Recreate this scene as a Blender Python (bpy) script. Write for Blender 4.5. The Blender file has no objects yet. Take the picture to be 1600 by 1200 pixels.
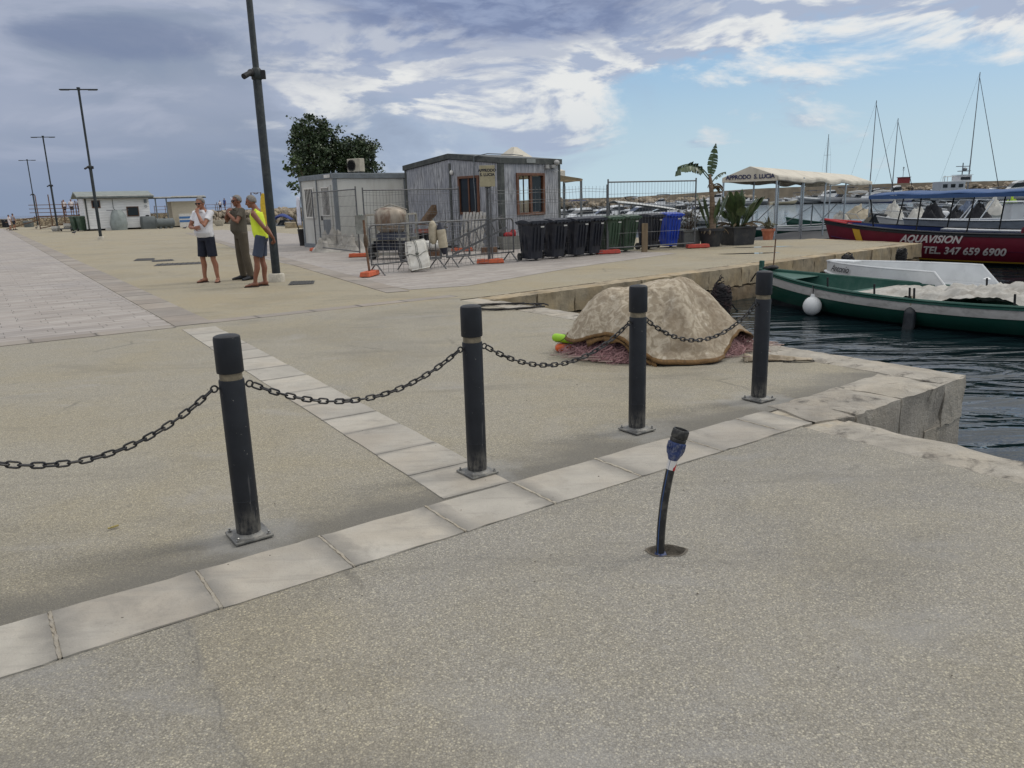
import bpy, bmesh, math, random
from mathutils import Vector, Matrix, noise as mnoise
R = math.radians
rnd = random.Random(7)
scene = bpy.context.scene
col = scene.collection

# ------------------------------------------------------------------ camera
FPX, CAMH = 1190.0, 1.5
ROLL, PIT = R(1.63), R(13.47)
ca, sa, cp, sp = math.cos(ROLL), math.sin(ROLL), math.cos(PIT), math.sin(PIT)
cam_d = bpy.data.cameras.new('camera')
cam = bpy.data.objects.new('camera', cam_d); col.objects.link(cam)
cam_d.sensor_width = 36.0; cam_d.lens = 36.0 * FPX / 1600.0
cam_d.clip_start = 0.05; cam_d.clip_end = 20000
rx, up, bk = Vector((1, 0, 0)), Vector((0, sp, cp)), Vector((0, -cp, sp))
X = rx * ca + up * sa
Y = up * ca - rx * sa
# camera rolled clockwise: right axis dips
X = Vector((ca, -sa * sp, -sa * cp)); Y = Vector((sa, ca * sp, ca * cp))
M = Matrix((X, Y, bk)).transposed().to_4x4(); M.translation = Vector((0, 0, CAMH))
cam.matrix_world = M
scene.camera = cam

def ray(px, py):
    x = (px - 800) / FPX; y = -(py - 600) / FPX
    d = X * x + Y * y - bk
    return d
def P(px, py, z=0.0):
    """a measured point of the photograph brought onto the level z"""
    d = ray(px, py); t = (z - CAMH) / d.z
    return Vector((d.x * t, d.y * t, z))
def D(px, py, dist):
    """a measured point at a ground distance along the view axis"""
    d = ray(px, py); t = dist / d.y
    return Vector((d.x * t, dist, CAMH + d.z * t))

# ------------------------------------------------------------------ materials
def lin(c):
    c = c / 255.0
    return c / 12.92 if c <= 0.04045 else ((c + 0.055) / 1.055) ** 2.4
def S(r, g, b): return (lin(r), lin(g), lin(b))
MATS = {}
class NT:
    def __init__(s, tree): s.t = tree; s.n = tree.nodes; s.l = tree.links
    def new(s, t, **k):
        n = s.n.new(t)
        for a, b in k.items(): setattr(n, a, b)
        return n
    def put(s, sock, v):
        if isinstance(v, bpy.types.NodeSocket): s.l.new(v, sock)
        elif v is not None:
            if sock.type == 'RGBA' and len(v) == 3: v = (*v, 1)
            sock.default_value = v
    def math(s, op, a, b=None, c=None, clamp=False):
        n = s.new('ShaderNodeMath', operation=op, use_clamp=clamp)
        s.put(n.inputs[0], a)
        if b is not None: s.put(n.inputs[1], b)
        if c is not None: s.put(n.inputs[2], c)
        return n.outputs[0]
    def mix(s, f, a, b, mode='MIX'):
        n = s.new('ShaderNodeMix', data_type='RGBA', blend_type=mode)
        s.put(n.inputs[0], f); s.put(n.inputs[6], a); s.put(n.inputs[7], b)
        return n.outputs[2]
    def noise(s, vec, scale, detail=4, rough=.55, dist=0.0):
        n = s.new('ShaderNodeTexNoise'); s.put(n.inputs['Vector'], vec)
        n.inputs['Scale'].default_value = scale; n.inputs['Detail'].default_value = detail
        n.inputs['Roughness'].default_value = rough; n.inputs['Distortion'].default_value = dist
        return n.outputs[0]
    def step(s, v, a, b, lo=0.0, hi=1.0, smooth=True):
        n = s.new('ShaderNodeMapRange', interpolation_type='SMOOTHSTEP' if smooth else 'LINEAR')
        s.put(n.inputs[0], v)
        for i, q in enumerate((a, b, lo, hi)): n.inputs[i + 1].default_value = q
        return n.outputs[0]
    def ramp(s, v, stops):
        n = s.new('ShaderNodeValToRGB'); s.put(n.inputs[0], v)
        e = n.color_ramp.elements
        while len(e) < len(stops): e.new(0.5)
        for q, (p, c) in zip(e, stops):
            q.position = p; q.color = (*c, 1) if len(c) == 3 else c
        return n.outputs[0]
    def mapping(s, vec, scale=(1, 1, 1), rot=(0, 0, 0), loc=(0, 0, 0)):
        n = s.new('ShaderNodeMapping'); s.put(n.inputs[0], vec)
        n.inputs[1].default_value = loc; n.inputs[2].default_value = rot; n.inputs[3].default_value = scale
        return n.outputs[0]
def new_mat(name):
    m = bpy.data.materials.new(name); m.use_nodes = True
    t = NT(m.node_tree); b = m.node_tree.nodes['Principled BSDF']
    MATS[name] = m
    return m, t, b
def sc3(c, k): return tuple(max(0, min(1, q * k)) for q in c)
def mat(name, base, rough=.6, metal=0.0, var=.14, scale=6.0, bump=.0, bscale=40.0, dirt=None, damt=0.0, dscale=2.0, stretch=(1, 1, 1), spec=.5):
    """paint, plastic, cloth ...: a colour with its own unevenness, wear and grain"""
    if name in MATS: return MATS[name]
    m, t, b = new_mat(name)
    tc = t.new('ShaderNodeTexCoord').outputs['Object']
    if stretch != (1, 1, 1): tc = t.mapping(tc, stretch)
    n = t.noise(tc, scale, 5)
    c = t.mix(t.step(n, .3, .7), sc3(base, 1 - var), sc3(base, 1 + var))
    if dirt is not None:
        dn = t.noise(tc, dscale, 8, .68, .4)
        c = t.mix(t.math('MULTIPLY', t.step(dn, .45, .68), damt), c, dirt)
    t.put(b.inputs['Base Color'], c)
    t.put(b.inputs['Roughness'], t.step(t.noise(tc, scale * 2.3, 3), .3, .7, max(.02, rough - .08), min(1, rough + .08)))
    b.inputs['Metallic'].default_value = metal
    b.inputs['Specular IOR Level'].default_value = spec
    if bump:
        bn = t.new('ShaderNodeBump'); bn.inputs['Strength'].default_value = bump; bn.inputs['Distance'].default_value = .01
        t.put(bn.inputs['Height'], t.noise(tc, bscale, 6, .6)); t.put(b.inputs['Normal'], bn.outputs[0])
    return m

# ------------------------------------------------------------------ mesh builder
class MB:
    def __init__(s): s.v = []; s.f = []; s.m = []; s.c = {}
    def add(s, vs, fs, mi=0):
        o = len(s.v); s.v += [tuple(q) for q in vs]
        for f in fs: s.f.append(tuple(i + o for i in f)); s.m.append(mi)
        return s
    def box(s, c, d, rz=0.0, mi=0, rot=None):
        x, y, z = (q / 2 for q in d)
        vs = [Vector((a * x, b_ * y, e * z)) for e in (-1, 1) for b_ in (-1, 1) for a in (-1, 1)]
        mt = rot if rot is not None else Matrix.Rotation(rz, 3, 'Z')
        vs = [mt @ q + Vector(c) for q in vs]
        return s.add(vs, [(0, 2, 3, 1), (4, 5, 7, 6), (0, 1, 5, 4), (2, 6, 7, 3), (0, 4, 6, 2), (1, 3, 7, 5)], mi)
    def loft(s, rings, cap0=True, cap1=True, mi=0, closed=True):
        n = len(rings[0]); vs = [q for r in rings for q in r]; fs = []
        for i in range(len(rings) - 1):
            for j in range(n if closed else n - 1):
                k = (j + 1) % n
                fs.append((i * n + j, i * n + k, (i + 1) * n + k, (i + 1) * n + j))
        if cap0 and closed: fs.append(tuple(range(n - 1, -1, -1)))
        if cap1 and closed: fs.append(tuple((len(rings) - 1) * n + j for j in range(n)))
        return s.add(vs, fs, mi)
    def tube(s, pts, r, n=8, closed=False, mi=0):
        pts = [Vector(p) for p in pts]; N = len(pts)
        rr = r if isinstance(r, (list, tuple)) else [r] * N
        tang = []
        for i in range(N):
            a = pts[(i - 1) % N] if (closed or i > 0) else pts[i]
            b = pts[(i + 1) % N] if (closed or i < N - 1) else pts[i]
            d = b - a
            tang.append(d.normalized() if d.length > 1e-9 else Vector((0, 0, 1)))
        ref = Vector((0, 0, 1)) if abs(tang[0].z) < .9 else Vector((1, 0, 0))
        u = tang[0].cross(ref).normalized(); rings = []
        for i in range(N):
            u = (u - tang[i] * u.dot(tang[i]))
            u = u.normalized() if u.length > 1e-6 else tang[i].orthogonal().normalized()
            w = tang[i].cross(u)
            rings.append([pts[i] + (u * math.cos(2 * math.pi * k / n) + w * math.sin(2 * math.pi * k / n)) * rr[i] for k in range(n)])
        if closed:
            rings.append(rings[0]); return s.loft(rings, False, False, mi)
        return s.loft(rings, True, True, mi)
    def cyl(s, p0, p1, r0, r1=None, n=12, mi=0):
        return s.tube([p0, p1], [r0, r0 if r1 is None else r1], n, False, mi)
    def lathe(s, prof, c=(0, 0, 0), n=20, mi=0, sx=1.0, sy=1.0):
        rings = [[(c[0] + r * sx * math.cos(2 * math.pi * k / n), c[1] + r * sy * math.sin(2 * math.pi * k / n), c[2] + z) for k in range(n)] for r, z in prof]
        return s.loft(rings, True, True, mi)
    def ell(s, c, r, n=14, m=9, mi=0, rot=None):
        if not isinstance(r, (tuple, list)): r = (r, r, r)
        rings = []
        for i in range(m + 1):
            a = math.pi * (i / m) if 0 < i < m else (0.02 if i == 0 else math.pi - .02)
            ring = []
            for k in range(n):
                q = Vector((r[0] * math.sin(a) * math.cos(2 * math.pi * k / n), r[1] * math.sin(a) * math.sin(2 * math.pi * k / n), -r[2] * math.cos(a)))
                if rot is not None: q = rot @ q
                ring.append(q + Vector(c))
            rings.append(ring)
        return s.loft(rings, True, True, mi)
    def face(s, pts, mi=0): return s.add(pts, [tuple(range(len(pts)))], mi)
    def prism(s, poly, z0, z1, mi=0):
        n = len(poly)
        return s.loft([[(p[0], p[1], z0) for p in poly], [(p[0], p[1], z1) for p in poly]], True, True, mi)
    def grid(s, fn, nu, nv, mi=0):
        vs = [fn(i / nu, j / nv) for j in range(nv + 1) for i in range(nu + 1)]
        fs = [(j * (nu + 1) + i, j * (nu + 1) + i + 1, (j + 1) * (nu + 1) + i + 1, (j + 1) * (nu + 1) + i) for j in range(nv) for i in range(nu)]
        return s.add(vs, fs, mi)
    def build(s, name, m, parent=None, smooth=False, bevel=0.0, seg=2, fix=True, solid=0.0, sub=0):
        me = bpy.data.meshes.new(name); me.from_pydata(s.v, [], s.f)
        ms = m if isinstance(m, (list, tuple)) else [m]
        for q in ms: me.materials.append(q)
        if len(ms) > 1: me.polygons.foreach_set('material_index', s.m)
        if fix:
            bm = bmesh.new(); bm.from_mesh(me); bmesh.ops.recalc_face_normals(bm, faces=bm.faces); bm.to_mesh(me); bm.free()
        if smooth:
            me.polygons.foreach_set('use_smooth', [True] * len(me.polygons))
            me.set_sharp_from_angle(angle=R(42 if smooth is True else smooth))
        me.update()
        o = bpy.data.objects.new(name, me); col.objects.link(o)
        if parent is not None: o.parent = parent
        if solid:
            md = o.modifiers.new('solid', 'SOLIDIFY'); md.thickness = solid; md.offset = 0
        if sub:
            md = o.modifiers.new('sub', 'SUBSURF'); md.levels = sub; md.render_levels = sub
        if bevel:
            md = o.modifiers.new('bevel', 'BEVEL'); md.width = bevel; md.segments = seg; md.limit_method = 'ANGLE'; md.angle_limit = R(50)
        return o
def tag(o, label=None, cat=None, group=None, kind=None):
    if label: o['label'] = label
    if cat: o['category'] = cat
    if group: o['group'] = group
    if kind: o['kind'] = kind
    return o
def struct(o, stuff=False): o['kind'] = 'stuff' if stuff else 'structure'; return o
def thing(name, label, cat, loc=(0, 0, 0), rz=0.0, group=None):
    o = bpy.data.objects.new(name, None); col.objects.link(o)
    o.empty_display_size = .2
    o.location = loc; o.rotation_euler = (0, 0, rz)
    return tag(o, label, cat, group)
def dup(root, loc=None, rz=None, label=None, scale=None):
    c = root.copy(); col.objects.link(c)
    if loc is not None: c.location = loc
    if rz is not None: c.rotation_euler = (0, 0, rz)
    if scale is not None: c.scale = (scale,) * 3 if not isinstance(scale, tuple) else scale
    if label: c['label'] = label
    for ch in list(root.children):
        d = ch.copy(); col.objects.link(d); d.parent = c
        for g in list(ch.children):
            e = g.copy(); col.objects.link(e); e.parent = d
    return c
def lettering(txt, size, m, parent, mtx, name='lettering', shear=0.0, ext=.002, bold=0.0, align='CENTER', spacing=1.0):
    cu = bpy.data.curves.new('tmp_text', 'FONT'); cu.body = txt; cu.size = size; cu.extrude = ext; cu.shear = shear
    cu.offset = bold; cu.align_x = align; cu.align_y = 'CENTER'; cu.space_character = spacing; cu.resolution_u = 3
    to = bpy.data.objects.new('tmp_text', cu); col.objects.link(to)
    dg = bpy.context.evaluated_depsgraph_get(); dg.update()
    me = bpy.data.meshes.new_from_object(to.evaluated_get(dg)); me.name = name
    bpy.data.objects.remove(to)
    me.materials.clear(); me.materials.append(m)
    me.transform(mtx)
    o = bpy.data.objects.new(name, me); col.objects.link(o); o.parent = parent
    return o
def frame(origin, xdir, updir):
    x = Vector(xdir).normalized(); u_ = Vector(updir); z = x.cross(u_).normalized(); y = z.cross(x)
    mm = Matrix((x, y, z)).transposed().to_4x4(); mm.translation = Vector(origin)
    return mm
def ang(a, b): return math.atan2(b[1] - a[1], b[0] - a[0])

# ------------------------------------------------------------------ sky and sun
SUN_EL, SUN_AZ = R(50), R(70)      # azimuth clockwise from the view direction
w = bpy.data.worlds.new('World'); scene.world = w; w.use_nodes = True
t = NT(w.node_tree)
for q in list(t.n): t.n.remove(q)
out = t.new('ShaderNodeOutputWorld'); bg = t.new('ShaderNodeBackground')
bg.inputs[1].default_value = .1
t.l.new(bg.outputs[0], out.inputs[0])
sky = t.new('ShaderNodeTexSky', sky_type='NISHITA'); sky.sun_disc = False
sky.sun_elevation = SUN_EL; sky.sun_rotation = SUN_AZ; sky.air_density = 1.0; sky.dust_density = 1.5; sky.ozone_density = 2.0
tc = t.new('ShaderNodeTexCoord').outputs['Generated']
sx = t.new('ShaderNodeSeparateXYZ'); t.put(sx.inputs[0], tc)
dx, dy, dz = sx.outputs
az = t.math('ARCTAN2', dx, dy)
el = t.math('ARCSINE', dz)
cmb = t.new('ShaderNodeCombineXYZ')
den = t.math('ADD', t.math('MAXIMUM', dz, 0.0), .10)
t.put(cmb.inputs[0], t.math('DIVIDE', dx, den)); t.put(cmb.inputs[1], t.math('DIVIDE', dy, den))
uvp = cmb.outputs[0]
def K(r, g, b, k=10.0): return tuple(q * k for q in S(r, g, b))
cm2 = t.new('ShaderNodeCombineXYZ'); t.put(cm2.inputs[0], az); t.put(cm2.inputs[1], t.math('MULTIPLY', el, 2.5))
uva = cm2.outputs[0]
OX, OY = 3.35, 1.2
n_big = t.noise(t.mapping(uva, (1, 1, 1), loc=(OX, OY, 2)), 2.1, 3, .5, .3)
n_mid = t.noise(t.mapping(uva, (1, 1.15, 1), loc=(OX, OY, 0)), 5.2, 13, .58, .45)
n_sh = t.noise(t.mapping(uva, (1, 1.15, 1), loc=(OX + .016, OY + .034, 0)), 5.2, 9, .55, .45)
n_fin = t.noise(t.mapping(uva, (1, 1.3, 1), loc=(OX, OY, 5)), 17, 10, .62, .4)
def ell(ca, ce, ra, re_):
    d = t.math('ADD', t.math('POWER', t.math('DIVIDE', t.math('SUBTRACT', az, ca), ra), 2.0), t.math('POWER', t.math('DIVIDE', t.math('SUBTRACT', el, ce), re_), 2.0))
    return t.math('ADD', d, t.math('MULTIPLY', t.math('SUBTRACT', n_mid, .5), 3.2))
# clear air: the physical sky, whitened towards the horizon
clear = t.mix(.6, sky.outputs[0], K(146, 192, 232))
clear = t.mix(t.step(el, .20, .0), clear, K(190, 213, 224))
fine = t.math('MULTIPLY', t.math('SUBTRACT', n_fin, .5), .30)
cov = t.math('ADD', t.math('ADD', n_mid, t.math('MULTIPLY', t.math('SUBTRACT', n_big, .5), .5)), t.math('MULTIPLY', fine, .55))
bias = t.math('ADD', t.math('MULTIPLY', t.step(el, .07, .20), .19), t.math('MULTIPLY', t.step(az, .30, -.12), .16))
bias = t.math('ADD', bias, t.math('MULTIPLY', t.step(el, .07, .02), -.10))
bias = t.math('ADD', bias, t.math('MULTIPLY', t.step(el, .125, .20), .14))
cov = t.math('ADD', cov, bias)
dens = t.step(cov, .555, .715)
lit = t.step(t.math('ADD', t.math('SUBTRACT', n_mid, n_sh), t.math('MULTIPLY', fine, .22)), -.055, .045)
c_lit = t.mix(t.step(el, .03, .14), K(206, 213, 220), K(232, 233, 232))
c_cloud = t.mix(t.math('MULTIPLY', t.math('SUBTRACT', 1.0, lit), .80), c_lit, K(150, 166, 196))
thick = t.step(t.math('ADD', cov, fine), .80, 1.0)
c_cloud = t.mix(t.math('MULTIPLY', thick, .55), c_cloud, K(132, 148, 182))
veil = t.math('MULTIPLY', t.step(t.math('ADD', az, t.math('MULTIPLY', t.math('SUBTRACT', n_mid, .5), .4)), .16, -.10), t.step(el, -.02, .03))
clear = t.mix(t.math('MULTIPLY', veil, .78), clear, t.mix(t.step(t.math('ADD', n_mid, fine), .40, .62), K(164, 176, 200), K(198, 204, 214)))
skyc = t.mix(t.math('MULTIPLY', dens, .96), clear, c_cloud)
# the dark mass high in the middle, a smaller one to the left
dm = t.step(ell(.02, .265, .25, .085), 1.25, .45)
skyc = t.mix(t.math('MULTIPLY', dm, .90), skyc, t.mix(t.step(n_fin, .38, .66), K(116, 131, 166), K(146, 160, 190)))
# the closed rain cloud over the left
wob = t.math('MULTIPLY', t.math('SUBTRACT', n_mid, .5), .55)
left = t.step(t.math('ADD', t.math('ADD', az, wob), t.math('MULTIPLY', t.math('SUBTRACT', el, .1), .45)), -.10, -.36)
oc = t.mix(t.step(n_big, .38, .62), K(139, 152, 174), K(158, 168, 189))
oc = t.mix(t.math('MULTIPLY', t.step(t.math('ADD', n_mid, t.math('MULTIPLY', el, .55)), .52, .72), .65), oc, K(176, 183, 202))
oc = t.mix(t.math('MULTIPLY', t.step(t.math('ADD', ell(-.44, .185, .11, .020), t.math('MULTIPLY', fine, 3.0)), 1.6, .1), .62), oc, K(112, 126, 158))
oc = t.mix(t.math('MULTIPLY', t.step(el, .10, .01), .75), oc, K(126, 143, 170))
skyc = t.mix(t.math('MULTIPLY', left, .97), skyc, oc)
# overhead the deck is bright and closed
skyc = t.mix(t.step(el, .27, .60), skyc, (10.4, 10.4, 10.5))
skyc = t.mix(t.step(el, -.005, -.06), skyc, K(120, 135, 150))
t.put(bg.inputs[0], skyc)
sd = bpy.data.lights.new('sun', 'SUN'); sd.energy = 1.1; sd.angle = R(14); sd.color = (1, .95, .87)
so = bpy.data.objects.new('sun', sd); col.objects.link(so)
sdir = Vector((math.sin(SUN_AZ) * math.cos(SUN_EL), math.cos(SUN_AZ) * math.cos(SUN_EL), math.sin(SUN_EL)))
so.rotation_euler = sdir.to_track_quat('Z', 'Y').to_euler()
so.location = (0, 0, 30)
scene.view_settings.view_transform = 'Standard'; scene.view_settings.look = 'None'
scene.view_settings.exposure = 0.0; scene.view_settings.gamma = 1.0

# ------------------------------------------------------------------ ground materials
U = Vector((.8225, .5688, 0)); V = Vector((-.5688, .8225, 0))
URZ = math.atan2(U.y, U.x)
def agg(name, base, cream, grey, warm, warm_amt, stain=.5, marks=None, crack=None):
    m, t, b = new_mat(name)
    tc = t.new('ShaderNodeTexCoord').outputs['Object']
    warp = t.noise(tc, 60, 2)
    vec = t.new('ShaderNodeVectorMath', operation='ADD'); t.put(vec.inputs[0], tc)
    v1 = t.new('ShaderNodeTexVoronoi'); t.put(v1.inputs[0], tc); v1.inputs['Scale'].default_value = 165
    v2 = t.new('ShaderNodeTexVoronoi'); t.put(v2.inputs[0], tc); v2.inputs['Scale'].default_value = 310
    s1 = t.new('ShaderNodeSeparateColor'); t.put(s1.inputs[0], v1.outputs['Color'])
    s2 = t.new('ShaderNodeSeparateColor'); t.put(s2.inputs[0], v2.outputs['Color'])
    peb = t.ramp(s1.outputs[0], [(0, sc3(base, .62)), (.3, sc3(base, .95)), (.66, base), (.82, grey), (.92, sc3(cream, .95)), (1, sc3(cream, 1.15))])
    peb2 = t.ramp(s2.outputs[1], [(0, sc3(base, .6)), (.5, base), (.85, sc3(base, 1.2)), (1, cream)])
    c = t.mix(.42, peb, peb2)
    gap = t.step(v1.outputs['Distance'], .45, .72)
    c = t.mix(t.math('MULTIPLY', gap, .42), c, sc3(base, .30))
    big = t.noise(t.mapping(tc, (1, 1, 1), rot=(0, 0, .6)), .55, 5, .55, .4)
    med = t.noise(tc, 2.6, 6, .62)
    c = t.mix(t.math('MULTIPLY', t.step(t.math('ADD', t.math('MULTIPLY', big, .65), t.math('MULTIPLY', med, .35)), .40, .64), warm_amt), c, warm, 'MULTIPLY')
    # grey wash-out and dark tyre / water stains, drawn out along the quay
    st = t.noise(t.mapping(tc, (.55, 2.1, 1), rot=(0, 0, -URZ)), .9, 8, .66, .6)
    c = t.mix(t.math('MULTIPLY', t.step(st, .53, .72), stain), c, sc3(base, .52))
    st2 = t.noise(t.mapping(tc, (.8, 1.6, 1), rot=(0, 0, -URZ), loc=(4, 9, 0)), 1.1, 7, .6, .5)
    c = t.mix(t.math('MULTIPLY', t.step(st2, .55, .74), .45), c, sc3(grey, 1.05))
    # broad soft stains: worn grey patches, darker damp ones, and hairline cracks
    st3 = t.noise(t.mapping(tc, (1, 1, 1), loc=(11, 3, 0)), .38, 7, .62, .9)
    c = t.mix(t.math('MULTIPLY', t.step(st3, .50, .60), .38), c, t.mix(1.0, c, (.74, .75, .78), 'MULTIPLY'))
    st4 = t.noise(t.mapping(tc, (1, 1, 1), loc=(2, 8, 0)), 5.5, 5, .7, .5)
    c = t.mix(t.math('MULTIPLY', t.step(st4, .60, .72), .42), c, sc3(base, .50))
    wv = t.noise(tc, 3.5, 5, .6); wc = t.new('ShaderNodeVectorMath', operation='MULTIPLY_ADD'); t.put(wc.inputs[0], tc)
    cx = t.new('ShaderNodeCombineXYZ'); t.put(cx.inputs[0], t.math('MULTIPLY', wv, .22)); t.put(cx.inputs[1], t.math('MULTIPLY', t.noise(tc, 4.1, 5, .6), .22))
    wc.inputs[1].default_value = (1, 1, 1); t.put(wc.inputs[2], cx.outputs[0])
    vc = t.new('ShaderNodeTexVoronoi', feature='DISTANCE_TO_EDGE'); t.put(vc.inputs[0], wc.outputs[0]); vc.inputs['Scale'].default_value = .42
    ck = t.math('MULTIPLY', t.step(vc.outputs['Distance'], .008, .002), t.step(t.noise(t.mapping(tc, loc=(5, 1, 0)), .8, 3), .55, .66))
    c = t.mix(t.math('MULTIPLY', ck, .5), c, sc3(base, .38))
    pk = t.noise(tc, 14, 3, .5)
    c = t.mix(t.math('MULTIPLY', t.step(pk, .66, .76), .5), c, sc3(base, .5))
    if crack:
        sp2 = t.new('ShaderNodeSeparateXYZ'); t.put(sp2.inputs[0], tc)
        a_, b_ = crack; d_ = (b_ - a_).normalized(); n_ = Vector((d_.y, -d_.x, 0))
        wob_ = t.math('ADD', t.math('MULTIPLY', t.math('SUBTRACT', t.noise(tc, 2.2, 4), .5), .26), t.math('MULTIPLY', t.math('SUBTRACT', t.noise(tc, 26, 5, .7), .5), .035))
        q_ = t.math('SUBTRACT', t.math('ADD', t.math('ADD', t.math('MULTIPLY', sp2.outputs[0], n_.x), t.math('MULTIPLY', sp2.outputs[1], n_.y)), wob_), a_.dot(n_))
        c = t.mix(t.math('MULTIPLY', t.math('MULTIPLY', t.step(q_, .0, -.03), t.step(q_, -.9, -.2)), .40), c, t.mix(1.0, c, (1.10, 1.04, .90), 'MULTIPLY'))
        br_ = t.step(t.noise(tc, 7, 4, .65), .36, .56)
        c = t.mix(t.math('MULTIPLY', t.math('MULTIPLY', t.step(t.math('ABSOLUTE', q_), .06, .0), br_), .26), c, sc3(base, .55))
        c = t.mix(t.math('MULTIPLY', t.math('MULTIPLY', t.step(t.math('ABSOLUTE', q_), .006, .001), br_), .42), c, sc3(base, .34))
    if marks:
        # damp dirt that gathers behind the raised strip, cement dust washed round the bollard feet
        sp = t.new('ShaderNodeSeparateXYZ'); t.put(sp.inputs[0], tc)
        dn_ = t.math('ADD', t.math('MULTIPLY', sp.outputs[0], marks[0].x), t.math('MULTIPLY', sp.outputs[1], marks[0].y))
        dn_ = t.math('SUBTRACT', dn_, marks[1])
        wn = t.noise(t.mapping(tc, (.6, 1.6, 1), rot=(0, 0, -URZ)), 2.4, 7, .66, .5)
        dist_ = t.math('ADD', dn_, t.math('MULTIPLY', t.math('SUBTRACT', wn, .5), .7))
        c = t.mix(t.math('MULTIPLY', t.step(dist_, .52, .04), .74), c, S(92, 90, 85))
        for q_ in marks[2]:
            vd = t.new('ShaderNodeVectorMath', operation='DISTANCE'); t.put(vd.inputs[0], tc); vd.inputs[1].default_value = q_
            dd_ = t.math('ADD', vd.outputs['Value'], t.math('MULTIPLY', t.math('SUBTRACT', t.noise(tc, 6, 6, .65), .5), .5))
            c = t.mix(t.math('MULTIPLY', t.step(dd_, .34, .10), .36), c, S(158, 158, 156))
    t.put(b.inputs['Base Color'], c); b.inputs['Roughness'].default_value = .88
    bn = t.new('ShaderNodeBump'); bn.inputs['Strength'].default_value = .55; bn.inputs['Distance'].default_value = .004
    h = t.math('SUBTRACT', 1.0, v1.outputs['Distance'])
    h = t.math('ADD', h, t.math('MULTIPLY', t.noise(tc, 260, 3), .6))
    t.put(bn.inputs['Height'], h); t.put(b.inputs['Normal'], bn.outputs[0])
    return m
_p0 = Vector((-1.74, 2.25, 0)); _d = (Vector((2.04, 4.91, 0)) - _p0).normalized(); _n = Vector((-_d.y, _d.x, 0))
MARKS = (_n, _p0.dot(_n) + .385, [P(390, 838), P(746, 740), P(995, 673), P(1185, 625)])
M_FRONT = agg('aggregate_front', S(144, 140, 131), S(188, 182, 164), S(144, 143, 141), (1.01, .98, .88), .8, .50, None, (P(280, 955), P(375, 1200)))
M_MID = agg('aggregate_middle', S(148, 142.5, 129), S(188, 181, 159), S(148, 145, 140), (1.015, .975, .86), .8, .52, MARKS)
M_FAR = agg('aggregate_far', S(154, 146, 126), S(186, 176, 149), S(150, 145, 134), (1.02, .965, .85), .8, .50)
def stone(name, base, var=.16, dark=.5, scale=3.0, bump=.5, bscale=18, warm=(1.05, .96, .82), wamt=.5, dirtcol=None, damt=.5):
    m, t, b = new_mat(name)
    tc = t.new('ShaderNodeTexCoord').outputs['Object']
    n = t.noise(tc, scale, 8, .62, .3)
    c = t.mix(t.step(n, .3, .7), sc3(base, 1 - var), sc3(base, 1 + var))
    c = t.mix(t.math('MULTIPLY', t.step(t.noise(tc, scale * .45, 6, .6), .42, .62), wamt), c, warm, 'MULTIPLY')
    c = t.mix(t.math('MULTIPLY', t.step(t.noise(t.mapping(tc, (1, 1, .5), loc=(3, 3, 3)), scale * 1.4, 9, .7, .6), .52, .7), damt), c, dirtcol or sc3(base, dark))
    c = t.mix(t.math('MULTIPLY', t.step(t.noise(tc, 70, 4, .6), .60, .75), .35), c, sc3(base, .55))
    geo = t.new('ShaderNodeNewGeometry')
    c = t.mix(1.0, c, t.mix(geo.outputs['Random Per Island'], (.84, .83, .82), (1.10, 1.09, 1.06)), 'MULTIPLY')
    at = t.new('ShaderNodeAttribute', attribute_name='dirt')
    strk = t.noise(t.mapping(tc, (1.2, 9, 1), rot=(0, 0, -URZ)), 2.2, 7, .66, .3)
    c = t.mix(t.math('MULTIPLY', t.step(strk, .50, .68), .38), c, sc3(base, .66))
    c = t.mix(t.math('MULTIPLY', at.outputs['Fac'], t.step(t.noise(tc, 9, 4), .2, .6, .35, 1.0)), c, sc3(base, .55))
    t.put(b.inputs['Base Color'], c); b.inputs['Roughness'].default_value = .85
    bn = t.new('ShaderNodeBump'); bn.inputs['Strength'].default_value = bump; bn.inputs['Distance'].default_value = .012
    t.put(bn.inputs['Height'], t.math('ADD', t.noise(tc, bscale, 9, .68), t.math('MULTIPLY', t.noise(tc, 120, 4), .25)))
    t.put(b.inputs['Normal'], bn.outputs[0])
    return m
M_SLAB = stone('pale_limestone_slab', S(163, 159, 151), .12, .6, 2.6, .45, 30, (1.02, .96, .89), .6, None, .55)
M_SLABG = stone('grey_limestone_slab', S(140, 134, 127), .10, .6, 1.5, .2, 30, (1.03, .95, .88), .5, None, .3)
M_COPE = stone('worn_coping_stone', S(156, 151, 142), .18, .5, 4.2, 1.4, 26, (1.02, .97, .89), .6, S(86, 82, 76), 1.0)
M_WALL = stone('quay_wall_stone', S(152, 140, 118), .20, .45, 3.4, 1.2, 12, (1.06, .95, .76), .6, S(98, 90, 76), .8)
M_WALLL = stone('rough_lower_wall', S(118, 106, 88), .24, .45, 4.0, 1.6, 7, (1.05, .95, .8), .6, S(62, 58, 48), .8)
M_WALLD = stone('wet_wall_base', S(104, 96, 82), .2, .5, 3.0, .8, 8, (1, 1, .9), .4, S(52, 52, 44), .6)
M_GROUT = stone('mortar_joint', S(166, 160, 148), .12, .6, 20, .5, 60)

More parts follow.
